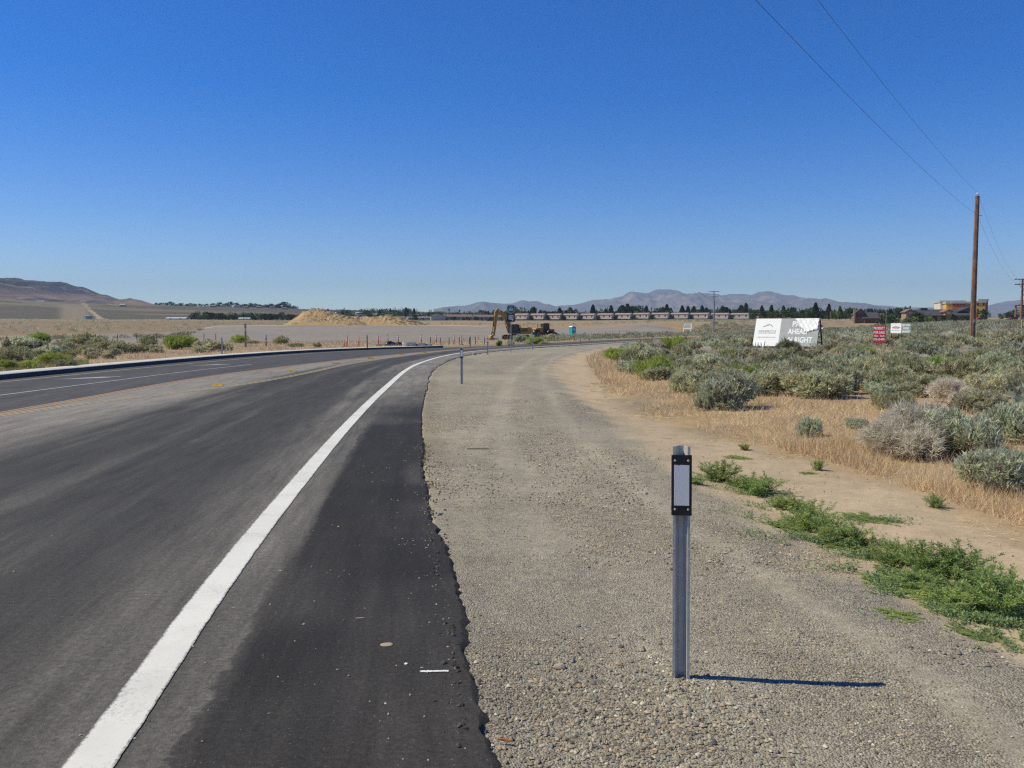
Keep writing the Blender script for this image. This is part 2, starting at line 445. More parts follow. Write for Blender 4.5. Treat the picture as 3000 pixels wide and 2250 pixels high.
def ground_mat():
    m, N, L, b = node_mat('ground')
    geo = N.new('ShaderNodeNewGeometry').outputs['Position']
    a = N.new('ShaderNodeAttribute'); a.attribute_name = 'Col'
    gv = N.new('ShaderNodeAttribute'); gv.attribute_name = 'gravel'
    n1 = noise_n(N, L, geo, 3.0, 6, .7); n2 = noise_n(N, L, geo, 45, 3, .7); n3 = noise_n(N, L, geo, .12, 5, .6)
    c = mixc(N, L, 1.0, a.outputs['Color'], mixc(N, L, maprange(N, L, n1, .25, .75), (.8, .8, .8), (1.18, 1.18, 1.18)), 'MULTIPLY')
    gf = mathn(N, L, 'ADD', mathn(N, L, 'MULTIPLY', gv.outputs['Fac'], .8), .3, clamp=True)
    c = mixc(N, L, gf, c, mixc(N, L, maprange(N, L, n2, .25, .75), (.48, .48, .48), (1.5, 1.5, 1.5)), 'MULTIPLY')
    c = mixc(N, L, 1.0, c, mixc(N, L, maprange(N, L, n3, .3, .7), (.88, .88, .9), (1.1, 1.1, 1.08)), 'MULTIPLY')
    n5 = noise_n(N, L, geo, 13, 5, .75)
    c = mixc(N, L, gf, c, mixc(N, L, maprange(N, L, n5, .3, .7), (.72, .71, .7), (1.26, 1.26, 1.25)), 'MULTIPLY')
    # stones that are too small to build
    v = N.new('ShaderNodeTexVoronoi'); v.inputs['Scale'].default_value = 85; L.new(geo, v.inputs['Vector'])
    sep = N.new('ShaderNodeSeparateColor'); L.new(v.outputs['Color'], sep.inputs[0])
    cr = N.new('ShaderNodeValToRGB'); e = cr.color_ramp.elements
    e[0].position = 0; e[0].color = (.11, .1, .09, 1); e[1].position = 1; e[1].color = (.48, .43, .36, 1)
    for p, cc in ((.35, (.22, .2, .17, 1)), (.6, (.28, .24, .2, 1)), (.85, (.33, .27, .2, 1))):
        k = e.new(p); k.color = cc
    L.new(sep.outputs[0], cr.inputs[0])
    stone = mathn(N, L, 'MULTIPLY', gv.outputs['Fac'], maprange(N, L, sep.outputs[1], .5, .56))
    stone = mathn(N, L, 'MULTIPLY', stone, maprange(N, L, noise_n(N, L, geo, 1.7, 4), .35, .6, .15, .85))
    c = mixc(N, L, stone, c, cr.outputs[0])
    L.new(c, b.inputs['Base Color']); b.inputs['Roughness'].default_value = .95; b.inputs['Specular IOR Level'].default_value = .1
    bh = mathn(N, L, 'ADD', mathn(N, L, 'MULTIPLY', n2, .5), mathn(N, L, 'MULTIPLY', mathn(N, L, 'SUBTRACT', 1, v.outputs['Distance']), gv.outputs['Fac']))
    bn = N.new('ShaderNodeBump'); bn.inputs['Strength'].default_value = .7; bn.inputs['Distance'].default_value = .016
    L.new(bh, bn.inputs['Height']); L.new(bn.outputs[0], b.inputs['Normal'])
    return m
gme = np_mesh('ground', np.c_[gx, gy, gz], Fg, ground_mat(), C_, {'gravel': np.clip(gravel * (1 - .75 * rut) * (.45 + .75 * sstep(fbm(gx / 1.6, gy / 2.4, 3, 303), .35, .6)) + .12 * trackw + .5 * lot, 0, 1)}, smooth=True)
ground = tag(obj('ground', gme), 'sandy desert ground with gravel shoulder, dirt track and graded lot', kind='structure')

# ------------------------------------------------------------------ road
def strip(name, left, right, z, m, n_across=2, attrs=None):
    nA_ = len(left); t = np.linspace(0, 1, n_across)
    P = left[:, None, :] * (1 - t)[None, :, None] + right[:, None, :] * t[None, :, None]
    V = np.c_[P.reshape(-1, 2), np.full(nA_ * n_across, z)]
    i = np.arange(nA_ * n_across).reshape(nA_, n_across)
    Fq = np.stack([i[:-1, :-1], i[:-1, 1:], i[1:, 1:], i[1:, :-1]], -1).reshape(-1, 4)
    return V, Fq
def offset(poly, d):
    t = np.gradient(poly, axis=0); t /= np.linalg.norm(t, axis=1)[:, None]
    return poly + np.c_[t[:, 1], -t[:, 0]] * np.asarray(d).reshape(-1, 1) if np.ndim(d) else poly + np.c_[t[:, 1], -t[:, 0]] * d

# stations: fine close to the viewer
LR = spline(R, 4000); fy = np.hypot(LR[:, 0], LR[:, 1]); step = np.clip(.006 * fy, .015, 1.6)
den = np.cumsum(1 / step); u_st = np.interp(np.linspace(0, den[-1], 900), den, np.linspace(0, 1, 4000))
eR = spline(R, u_st); eL = spline(Lf, u_st)
sR = u_st * np.hypot(*np.diff(LR, axis=0).T).sum()
rag = (.09 * (vnoise(sR / 1.3, sR * 0, 1) - .5) + .038 * (vnoise(sR / .37, sR * 0, 2) - .5) * (.3 + 1.2 * vnoise(sR / .9, sR * 0, 7)) + .024 * (vnoise(sR / .13, sR * 0, 3) - .5) + .022 * (vnoise(sR / .045, sR * 0, 4) - .5))
eRr = offset(eR, rag * (1 - sstep(eR[:, 1], 60, 110) * .6))
na_ = 240
tt = np.linspace(0, 1, na_) ** 1.5
Pr = eRr[:, None, :] * (1 - tt)[None, :, None] + eL[:, None, :] * tt[None, :, None]
Pf = Pr.reshape(-1, 2)
dWr = -pdist(Pf, pW)[1]; dAr = -pdist(Pf, pA)[1]; sW = pdist(Pf, pW)[2]; dLr = pdist(Pf, pL)[1]
pB = spline(B, 60); dBr = -pdist(Pf, pB)[1]
dRr = -pdist(Pf, pR)[1]
# dust lying on the asphalt: swept into the unused middle and beside the edge line
ns = fbm(dWr * 2.2, sW * .09, 4, 61); ns2 = fbm(dWr * .9 + 4, sW * .05, 4, 71); ns3 = fbm(Pf[:, 0] * .5, Pf[:, 1] * .5, 4, 81)
gapA = -dAr                                                         # metres right of the centre line
wid = np.maximum(dWr - dAr, .1)                                     # lane width right of centre
mid = np.where(gapA > -.15, 1 - sstep(gapA + (ns2 - .5) * 1.4, .26 * wid, .52 * wid), 0) * sstep(Pf[:, 1], -14, 4)
mid = mid * (1 - sstep(Pf[:, 1], 60, 95) * .75)
dust = .95 * mid * (.75 + .5 * (ns3 - .2))
band = np.exp(-((dWr - .35) / .5) ** 2) * .3 + np.exp(-((dWr - 3.0) / .45) ** 2) * .16 * sstep(ns2, .35, .6)
inl = (dWr > -.45) & (gapA > 0)
dust = np.maximum(dust, np.where(inl, band * (.6 + .9 * ns) + .1 + .28 * sstep(ns, .55, .75) * sstep(ns2, .4, .6), 0))
oldsh = np.where((dWr < 0) & (dWr > -1.2), (1 - sstep(-dWr + (ns3 - .5) * .35 + (ns - .5) * .2, .30, .36)) * (.3 + .3 * ns), 0)
old_strip = np.where((dWr < 0.15) & (dWr > -1.6), .34 + .2 * (ns - .5), 0) * (1 - sstep(Pf[:, 1], 14, 30))
farsh = np.where(dWr < 0, sstep(Pf[:, 1] + 9 * (ns3 - .5) + dWr * 3, 10, 27) * .72, 0)
dust = np.maximum(dust, farsh * (.7 + .5 * ns3))
dust = np.maximum(dust, np.where(dWr < 0, .03 + .14 * sstep(ns3, .45, .7) * ns, 0))
dust = np.maximum(dust, np.where(gapA < 0, .13 + .1 * ns2, 0))
dust = np.maximum(dust, np.where(dRr < .12, .1 * (1 - sstep(dRr, 0, .12)) * sstep(ns3, .5, .7), 0))
fresh = np.where(dWr < .15, 1 - sstep(Pf[:, 1], 9, 26), 0)
cool = np.where(gapA < 0, 1.0, 0.0)
V = np.c_[Pf, np.zeros(len(Pf))]
V[:, 2] += .012 * (fbm(Pf[:, 0] * .6, Pf[:, 1] * .25, 2, 5) - .5) * 0
i = np.arange(len(Pf)).reshape(len(eR), na_)
Fr = np.stack([i[:-1, :-1], i[1:, :-1], i[1:, 1:], i[:-1, 1:]], -1).reshape(-1, 4)[:, ::-1]
# crumbling lip on the gravel side
lip = np.c_[offset(eRr, .02 + .05 * vnoise(sR / .07, sR * 0, 9)), np.full(len(eR), -.05)]
n0 = len(V); V = np.vstack([V, lip]); j = n0 + np.arange(len(eR))
Fr = np.vstack([Fr, np.stack([i[:-1, 0], i[1:, 0], j[1:], j[:-1]], -1)])
ext = lambda a, v: np.r_[a, np.full(len(eR), v)]
def asphalt_mat():
    m, N, L, b = node_mat('asphalt')
    geo = N.new('ShaderNodeNewGeometry').outputs['Position']
    def att(n):
        a = N.new('ShaderNodeAttribute'); a.attribute_name = n; return a.outputs['Fac']
    n1 = noise_n(N, L, geo, 140, 2, .8); n2 = noise_n(N, L, geo, 22, 4, .7); n3 = noise_n(N, L, geo, 1.3, 5, .6)
    seam = maprange(N, L, mathn(N, L, 'ADD', att('w'), mathn(N, L, 'MULTIPLY', mathn(N, L, 'SUBTRACT', noise_n(N, L, geo, 2.6, 5, .7), .5), .3)), -.40, -.36)
    base = mixc(N, L, mathn(N, L, 'MULTIPLY', att('fresh'), mathn(N, L, 'SUBTRACT', 1, seam)), mixc(N, L, att('cool'), (.031, .030, .029), (.034, .035, .040)), (.022, .0195, .0185))
    base = mixc(N, L, 1.0, base, mixc(N, L, maprange(N, L, n1, .25, .75), (.35, .35, .35), (1.7, 1.7, 1.7)), 'MULTIPLY')
    base = mixc(N, L, 1.0, base, mixc(N, L, maprange(N, L, n3, .3, .7), (.88, .88, .88), (1.14, 1.14, 1.14)), 'MULTIPLY')
    v = N.new('ShaderNodeTexVoronoi'); v.inputs['Scale'].default_value = 95; L.new(geo, v.inputs['Vector'])
    sep = N.new('ShaderNodeSeparateColor'); L.new(v.outputs['Color'], sep.inputs[0])
    chip = mathn(N, L, 'MULTIPLY', maprange(N, L, sep.outputs[0], .978, .984), maprange(N, L, v.outputs['Distance'], .5, .2))
    base = mixc(N, L, mathn(N, L, 'MULTIPLY', chip, .6), base, (.2, .18, .15))
    d = mathn(N, L, 'MAXIMUM', att('dust'), mathn(N, L, 'MULTIPLY', att('strip'), seam))
    cb = N.new('ShaderNodeCombineXYZ'); L.new(mathn(N, L, 'MULTIPLY', att('w'), 4.0), cb.inputs[0]); L.new(mathn(N, L, 'MULTIPLY', att('s'), .45), cb.inputs[1])
    st = noise_n(N, L, cb.outputs[0], 1.0, 7, .7)
    cb2 = N.new('ShaderNodeCombineXYZ'); L.new(mathn(N, L, 'MULTIPLY', att('w'), 16.0), cb2.inputs[0]); L.new(mathn(N, L, 'MULTIPLY', att('s'), 1.1), cb2.inputs[1])
    st2 = noise_n(N, L, cb2.outputs[0], 1.0, 5, .7)
    n4 = noise_n(N, L, geo, 48, 3, .8)
    dn = mathn(N, L, 'MULTIPLY', d, maprange(N, L, n2, .25, .75, .5, 1.4), clamp=True)
    dn = mathn(N, L, 'MULTIPLY', dn, maprange(N, L, st, .3, .7, .65, 1.35), clamp=True)
    dn = mathn(N, L, 'MULTIPLY', dn, maprange(N, L, st2, .25, .75, .7, 1.3), clamp=True)
    dn = mathn(N, L, 'MULTIPLY', dn, maprange(N, L, n4, .25, .75, .55, 1.4), clamp=True)
    base = mixc(N, L, 1.0, base, mixc(N, L, maprange(N, L, n4, .28, .72), (.5, .5, .5), (1.55, 1.55, 1.55)), 'MULTIPLY')
    base = mixc(N, L, 1.0, base, mixc(N, L, maprange(N, L, st, .3, .7), (.8, .8, .8), (1.25, 1.25, 1.25)), 'MULTIPLY')
    # tyre marks along the lane and hair cracks
    tw = N.new('ShaderNodeMath'); tw.operation = 'PINGPONG'; L.new(mathn(N, L, 'ADD', att('w'), .35), tw.inputs[0]); tw.inputs[1].default_value = .9
    tm = mathn(N, L, 'MULTIPLY', maprange(N, L, tw.outputs[0], .62, .8), maprange(N, L, noise_n(N, L, cb.outputs[0], .35, 4), .5, .62))
    dn = mathn(N, L, 'MULTIPLY', dn, mathn(N, L, 'SUBTRACT', 1, mathn(N, L, 'MULTIPLY', tm, .55)))
    vc = N.new('ShaderNodeTexVoronoi'); vc.feature = 'DISTANCE_TO_EDGE'; vc.inputs['Scale'].default_value = .55
    wv = N.new('ShaderNodeVectorMath'); wv.operation = 'ADD'; nz = N.new('ShaderNodeTexNoise'); nz.inputs['Scale'].default_value = 1.8; nz.inputs['Detail'].default_value = 6; L.new(geo, nz.inputs['Vector'])
    L.new(geo, wv.inputs[0]); L.new(nz.outputs['Color'], wv.inputs[1]); L.new(wv.outputs[0], vc.inputs['Vector'])
    crack = mathn(N, L, 'MULTIPLY', maprange(N, L, vc.outputs['Distance'], .006, .002), maprange(N, L, noise_n(N, L, geo, .3, 3), .54, .6))
    base = mixc(N, L, mathn(N, L, 'MULTIPLY', crack, .7), base, (.012, .011, .01))
    c = mixc(N, L, dn, base, (.29, .262, .225))
    L.new(c, b.inputs['Base Color'])
    b.inputs['Roughness'].default_value = .82; b.inputs['Specular IOR Level'].default_value = .22
    bn = N.new('ShaderNodeBump'); bn.inputs['Strength'].default_value = .8; bn.inputs['Distance'].default_value = .008
    L.new(n1, bn.inputs['Height']); L.new(bn.outputs[0], b.inputs['Normal'])
    return m
m_asph = asphalt_mat()
rme = np_mesh('road', V, Fr, m_asph, None, {'dust': ext(dust, .1), 'fresh': ext(fresh, 1), 'cool': ext(cool, 0), 'strip': ext(old_strip, 0), 'w': ext(dWr, 0), 's': ext(sW, 0)})
road = tag(obj('road', rme), 'dark asphalt road with dusty middle curving to the right', kind='structure')

def paint_mat(name, c, wear=.35, dirt=(.12, .115, .11)):
    m, N, L, b = node_mat(name)
    geo = N.new('ShaderNodeNewGeometry').outputs['Position']
    n1 = noise_n(N, L, geo, 120, 3, .8); n2 = noise_n(N, L, geo, 2.2, 5, .7)
    n5 = noise_n(N, L, geo, 42, 4, .8)
    w = mathn(N, L, 'ADD', mathn(N, L, 'MULTIPLY', n1, .25), mathn(N, L, 'ADD', mathn(N, L, 'MULTIPLY', n5, .45), mathn(N, L, 'MULTIPLY', n2, .4)))
    f = maprange(N, L, w, .66 - wear * .25, .82 - wear * .25, 0, .3 + wear)
    ac = N.new('ShaderNodeAttribute'); ac.attribute_name = 'across'
    ed = mathn(N, L, 'ABSOLUTE', mathn(N, L, 'SUBTRACT', ac.outputs['Fac'], .5))
    ed = maprange(N, L, mathn(N, L, 'ADD', ed, mathn(N, L, 'MULTIPLY', mathn(N, L, 'SUBTRACT', n5, .5), .22)), .43, .5)
    n6 = noise_n(N, L, geo, .9, 5, .7)
    c1 = mixc(N, L, maprange(N, L, n6, .45, .7, 0, .35), c, (.42, .39, .34) if c[0] > .6 else c)
    c1 = mixc(N, L, f, c1, dirt)
    L.new(mixc(N, L, mathn(N, L, 'MULTIPLY', ed, .85), c1, (.075, .07, .066)), b.inputs['Base Color']); b.inputs['Roughness'].default_value = .6
    bn = N.new('ShaderNodeBump'); bn.inputs['Strength'].default_value = .3; bn.inputs['Distance'].default_value = .004
    L.new(n1, bn.inputs['Height']); L.new(bn.outputs[0], b.inputs['Normal'])
    return m
m_pw = paint_mat('white road paint', (.74, .715, .64), .34)
m_pw2 = paint_mat('dusty white road paint', (.42, .41, .38), .5)
m_py = paint_mat('worn yellow road paint', (.44, .25, .095), .28, (.2, .18, .15))
m_py2 = paint_mat('pale yellow road paint', (.47, .38, .2), .35, (.2, .18, .15))
def line(name, pts, w, m, off=0, z=.005, n=400, ragged=.0, y1=None):
    p = spline(pts, 3000); f = np.clip(.006 * np.hypot(p[:, 0], p[:, 1]), .02, 1.5)
    den = np.cumsum(1 / f); u = np.interp(np.linspace(0, den[-1], n), den, np.linspace(0, 1, 3000))
    p = spline(pts, u); s = np.r_[0, np.cumsum(np.hypot(*np.diff(p, axis=0).T))]
    ra = ragged * (fbm(s / .09, s * 0, 3, 5) - .5); rb = ragged * (fbm(s / .09, s * 0, 3, 6) - .5)
    a = offset(p, off - w / 2 + ra); b = offset(p, off + w / 2 + rb)
    V, Fq = strip(name, a, b, z, m)
    return tag(obj(name, np_mesh(name, V, Fq, m, None, {'across': np.tile([0., 1.], len(V) // 2)})), kind='structure')
line('edge_line', W, .215, m_pw, n=1400, ragged=.012)
for off in (-.11, .11): line('centre_line', A, .1, m_py, off)
for off in (-.09, .09): line('median_line', B, .085, m_py2, off)
line('lane_line', C, .13, m_pw2)
line('left_edge_line', D, .13, m_py2)
# turn arrows lying in the far lane
for k, (a, b, hd) in enumerate((((160, 1112), (353, 1103.5), (200, 1115)), ((553, 1071.5), (678, 1067), (580, 1072.6)))):
    t0 = np.array(gp(*a)); t1 = np.array(gp(*b))
    d = (t1 - t0); ln_ = np.linalg.norm(d); d /= ln_; nrm = np.array([-d[1], d[0]])
    pts = [t1 + nrm * .1, t1 - nrm * .1, t0 + d * 1.6 - nrm * .12, t0 + d * 1.6 + nrm * .12]
    hp = [t0, t0 + d * 1.9 - nrm * .55, t0 + d * 1.62 - nrm * .12, t0 + d * 1.62 + nrm * .12, t0 + d * 2.3 + nrm * .5]
    Vv = [(*p, .006) for p in pts + hp]
    me = bpy.data.meshes.new('lane_arrow'); me.from_pydata(Vv, [], [(0, 1, 2, 3), (4, 5, 6, 7, 8)]); me.attributes.new('across', 'FLOAT', 'POINT').data.foreach_set('value', [.5] * len(Vv)); me.materials.append(m_pw2)
    tag(obj('lane_arrow', me), kind='structure')
# kerb with a wide flat top
kp = spline(Lk, 160)
prof = [(0.0, -.1), (-.015, .0), (-.03, .17), (-.06, .19), (-1.05, .205), (-1.07, .0)]
Vk = []
for (o, z) in prof: Vk.append(np.c_[offset(kp, o), np.full(len(kp), z)])
Vk = np.concatenate(Vk); npf = len(prof); nk = len(kp)
Fk = [(a * nk + q, (a + 1) * nk + q, (a + 1) * nk + q + 1, a * nk + q + 1) for a in range(npf - 1) for q in range(nk - 1)]
for q in (0, nk - 1):
    Fk.append((0 * nk + q, 1 * nk + q, 2 * nk + q, 3 * nk + q)); Fk.append((0 * nk + q, 3 * nk + q, 4 * nk + q, 5 * nk + q))
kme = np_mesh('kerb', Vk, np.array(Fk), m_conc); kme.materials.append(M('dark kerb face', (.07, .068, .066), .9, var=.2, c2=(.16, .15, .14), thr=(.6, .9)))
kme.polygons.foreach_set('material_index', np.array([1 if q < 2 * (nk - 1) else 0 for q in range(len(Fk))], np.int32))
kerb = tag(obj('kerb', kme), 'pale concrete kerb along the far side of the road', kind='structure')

# ------------------------------------------------------------------ mountains
def mountain(name, sky_pts, d, depth, m, label, seed, amp, run=1.0, base=5, nx=420, ny=90):
    pxs = np.linspace(sky_pts[0][0], sky_pts[-1][0], nx)
    # smooth skyline plus fine roughness
    sy = np.interp(pxs, [p[0] for p in sky_pts], [p[1] for p in sky_pts])
    hgt = np.array([at(a, b, d)[2] for a, b in zip(pxs, sy)])
    X0 = np.array([col(a, d)[0] for a in pxs])
    T = np.linspace(0, 1, ny)
    V = np.zeros((ny, nx, 3))
    warp = fbm(X0 / (depth * .5), X0 * 0 + seed, 3, seed + 40) - .5
    for k, t in enumerate(T):
        y = d - depth * t
        X = X0
        prof = (1 - t) ** 1.25; cap = EYE + (hgt - EYE) * y / d * (1 - .05 * t)
        g1 = fbm(X / (depth * .16) + 1.2 * warp, np.full(nx, y / (depth * .55)) + seed, 5, seed, True)
        g2 = fbm(X / (depth * .05), np.full(nx, y / (depth * .12)), 4, seed + 9, True)
        rough = (g1 - .62) * amp * (t ** .5) * (1 - t) ** .6 * 2.2 + (g2 - .6) * amp * .35 * t ** .4 * (1 - t) ** .5
        z = np.maximum(base + (hgt - base) * prof + (hgt - base) * rough, base - 20 * t - 2)
        z = z + (t == 0) * (fbm(X / (depth * .02), X * 0, 3, seed + 3) - .5) * (hgt - base) * .07
        z = np.minimum(z, np.maximum(cap, base - 20 * t)) if t > 0 else z
        V[k, :, 0] = X * (y / d) ** .15; V[k, :, 1] = y; V[k, :, 2] = z
    back = V[0].copy(); back[:, 1] += depth * .5; back[:, 2] = base - 10
    V = np.concatenate([back[None], V]); ny2 = ny + 1
    ii = np.arange(nx * ny2).reshape(ny2, nx)
    Fq = np.stack([ii[:-1, :-1], ii[1:, :-1], ii[1:, 1:], ii[:-1, 1:]], -1).reshape(-1, 4)
    return tag(obj(name, np_mesh(name, V.reshape(-1, 3), Fq, m, smooth=True)), label, kind='structure')
def mtn_mat(name, c1, c2, c3, sc, crag=None):
    m, N, L, b = node_mat(name)
    geo = N.new('ShaderNodeNewGeometry').outputs['Position']
    n = noise_n(N, L, geo, sc, 7, .65); n2 = noise_n(N, L, geo, sc * .35, 5, .6)
    c = mixc(N, L, maprange(N, L, n, .42, .62), c1, c2)
    c = mixc(N, L, maprange(N, L, n2, .55, .68), c, c3)
    if crag:                                   # dark rock outcrops high on the slope
        sx = N.new('ShaderNodeSeparateXYZ'); L.new(geo, sx.inputs[0])
        n3 = noise_n(N, L, geo, .0042, 6, .75)
        k = mathn(N, L, 'MULTIPLY', maprange(N, L, sx.outputs[2], crag[0], crag[1]), maprange(N, L, n3, .42, .48))
        c = mixc(N, L, mathn(N, L, 'MULTIPLY', k, .95), c, (.03, .028, .03))
    L.new(c, b.inputs['Base Color']); b.inputs['Roughness'].default_value = 1; b.inputs['Specular IOR Level'].default_value = 0
    return m
SKL = [(-420, 868), (-260, 842), (-120, 826), (0, 818), (25, 816), (51, 814), (78, 820), (95, 821), (112, 821), (149, 827), (183, 825), (200, 831), (217, 836), (235, 840), (251, 843), (270, 851), (292, 861), (310, 864), (325, 869), (345, 874), (356, 876), (370, 875), (383, 872), (398, 875), (414, 878), (435, 886), (455, 895), (480, 905)]
mountain('mountain', SKL, 4300, 2000, mtn_mat('brown mountain', (.21, .13, .085), (.3, .19, .125), (.075, .055, .05), .0065, (135, 190)), 'brown desert mountain with gullied slopes, dropping away to the right', 3, 1.0, base=45)
SKR = [(1290, 903), (1320, 898), (1340, 897), (1360, 896), (1380, 892), (1400, 886), (1415, 884), (1428, 885), (1440, 887), (1470, 888.5), (1500, 889), (1512, 886), (1525, 880), (1536, 878.5), (1550, 882.5), (1562, 881), (1575, 884), (1590, 889), (1608, 891), (1628, 898), (1640, 896), (1660, 894), (1680, 893), (1710, 886), (1738, 879), (1765, 877.5), (1790, 876), (1808, 872), (1825, 867), (1835, 860), (1845, 855), (1858, 856), (1870, 857), (1880, 858), (1895, 860), (1907, 854), (1920, 850), (1932, 848.5), (1945, 848.5), (1970, 850), (1985, 856), (2000, 861), (2030, 862), (2045, 860), (2060, 859), (2085, 861), (2110, 864), (2135, 861), (2160, 861), (2180, 866), (2190, 865), (2215, 857), (2228, 854), (2240, 852.5), (2260, 854), (2275, 858), (2290, 863), (2310, 865), (2330, 867), (2345, 869), (2360, 873), (2375, 880), (2390, 884), (2420, 888), (2460, 890), (2500, 893), (2560, 895), (2600, 898), (2700, 903), (2800, 905), (2860, 900), (2910, 890), (2950, 882), (3000, 877), (3080, 866), (3200, 860), (3400, 880)]
mountain('mountain', SKR, 12500, 5200, mtn_mat('far mountain', (.13, .115, .11), (.2, .165, .14), (.33, .25, .17), .0035), 'hazy blue-purple mountain range behind the rows of trees', 8, .8, base=8, nx=700)

# ------------------------------------------------------------------ haze: one closed box of thin air round everything
hb = MB(); hb.box(-15500, 15500, -15500, 15700, -30, 900)
hm = bpy.data.materials.new('haze'); hm.use_nodes = True
hm.node_tree.nodes.remove(hm.node_tree.nodes['Principled BSDF'])
pv = hm.node_tree.nodes.new('ShaderNodeVolumePrincipled')
pv.inputs['Color'].default_value = (.56, .75, 1.0, 1); pv.inputs['Density'].default_value = 7.5e-5; pv.inputs['Anisotropy'].default_value = .1
hm.node_tree.links.new(pv.outputs[0], hm.node_tree.nodes['Material Output'].inputs['Volume'])
haze = tag(hb.build('haze', hm), kind='stuff')

gp0 = gp
def gp(px, py, z=None):
    """the point of the ground (or road) seen at a place in the photograph"""
    if z is not None: return gp0(px, py, z)
    x, y = gp0(px, py)
    for _ in range(5):
        t_, g_ = terrain(x, y); x, y = gp0(px, py, 0.0 if g_['on'][0] else float(t_[0]))
    return x, y

# ------------------------------------------------------------------ lettering
def text_mesh(s, height, width=None, m=None, extrude=.004, bold=0.0, align='CENTER'):
    cu = bpy.data.curves.new('lettering', 'FONT'); cu.body = s; cu.align_x = align; cu.align_y = 'CENTER'; cu.size = 1; cu.extrude = .5; cu.offset = bold; cu.resolution_u = 3
    o = bpy.data.objects.new('lettering', cu); COL.objects.link(o)
    dg = bpy.context.evaluated_depsgraph_get(); me = bpy.data.meshes.new_from_object(o.evaluated_get(dg))
    bpy.data.objects.remove(o); bpy.data.curves.remove(cu)
    n = len(me.vertices); co = np.zeros(n * 3, np.float32); me.vertices.foreach_get('co', co); co = co.reshape(-1, 3)
    lo, hi = co.min(0), co.max(0); c = (lo + hi) / 2
    co -= c; k = height / (hi[1] - lo[1]); kx = k if width is None else width / (hi[0] - lo[0])
    co[:, 0] *= kx; co[:, 1] *= k; co[:, 2] *= extrude / max(hi[2] - lo[2], 1e-6)
    # stand it up: text x -> x, text y -> z, facing -y
    co = np.c_[co[:, 0], -co[:, 2], co[:, 1]]
    me.vertices.foreach_set('co', co.astype(np.float32).ravel()); me.materials.clear(); me.materials.append(m); me.update()
    me.name = 'lettering'
    return me
def letter(s, x, z, h, w, m, parent, y=-.004, name='lettering', **k):
    o = obj(name, text_mesh(s, h, w, m, **k), parent); o.location = (x, y, z); return o

# ------------------------------------------------------------------ delineator posts along the road edge
m_refl = M('white reflective sheet', (.9, .87, .8), .4, var=.07, scale=110)
def make_delineator(hgt, label, plate=True):
    t = empty('delineator_post', label=label, cat='delineator', group='delineator posts along the road')
    # hat-shaped channel, open to the viewer
    w = .0013; prof = [(-.045, 0), (-.031, 0), (-.012, .038), (.012, .038), (.031, 0), (.045, 0)]
    th = .0035
    outer = [(-.045, th), (-.0335, th), (-.0145, .038 + th), (.0145, .038 + th), (.0335, th), (.045, th)]
    ring = prof + outer[::-1]
    b = MB(); b.prism([(x, y) for x, y in ring], -.25, hgt, 'xy')
    b.build('channel_post', m_steel, t)
    for sx in (-1, 1):
        n = MB(); n.box(sx * .0415 - .005, sx * .0415 + .005, -.0012, .001, hgt * .56, hgt * .56 + .006); n.build('notch', m_white, t)
    if plate:
        pl = MB(); pl.box(-.0525, .0525, -.0045, -.0015, hgt - .365, hgt - .045); p = pl.build('backing_plate', m_black, t, .0008)
        r = MB(); r.box(-.039, .039, -.0065, -.0050, hgt - .312, hgt - .098); r.build('reflector', m_refl, t)
        for sx in (-1, 1):
            for z in (hgt - .075, hgt - .333):
                bl = MB(); bl.tube([(sx * .034, -.0042, z), (sx * .034, -.0075, z), (sx * .034, -.009, z)], [.0062, .0058, .003], 10)
                bl.build('bolt', m_steel, t)
    return t
dn = make_delineator(1.245, 'near galvanised delineator post with black plate and white reflector on the gravel')
KIDS[dn.name] = list(dn.children)
def copy_of(root, loc, rz=0, label=None, group=None, scale=None):
    r = root.copy(); COL.objects.link(r); r.location = loc; r.rotation_euler = (0, 0, rz)
    if label: r['label'] = label
    if group: r['group'] = group
    if scale: r.scale = scale
    for ch in root.children:
        c = ch.copy(); COL.objects.link(c); c.parent = r
        for gch in ch.children:
            q = gch.copy(); COL.objects.link(q); q.parent = c
    return r
x, y = gp(1995, 1988)
dn.location = (x, y, hz(x, y)); dn.rotation_euler = (0, math.radians(-.6), math.radians(-9))
for (px, py, lab) in ((1353, 1125, 'second delineator post with white reflector beside the bend in the white edge line'),
                      (1429, 1039, 'delineator post with white reflector just left of the route sign'),
                      (1561, 1024.5, 'delineator post with white reflector right of the route sign below the tractor'),
                      (1700, 1011, 'small delineator post with white reflector beyond the bend near the green brush')):
    x, y = gp(px, py); copy_of(dn, (x, y, hz(x, y)), math.radians(random.uniform(-14, -4)), lab)
blank = make_delineator(1.15, 'bare steel marker post at the far verge left of the excavator', plate=False)
x, y = gp(1378, 1015); blank.location = (x, y, hz(x, y))
for px, py, lab in ((1726, 998.5, 'pale marker post on the far verge right of the turquoise toilet'), (1874, 993, 'pale marker post standing before the brush right of the toilet'), (1911, 995, 'rightmost pale marker post by the road where brush closes in'),
                    (651, 1040, 'thin steel marker post beside the kerb on the left verge')):
    x, y = gp(px, py); copy_of(blank, (x, y, hz(x, y)), .2, lab)

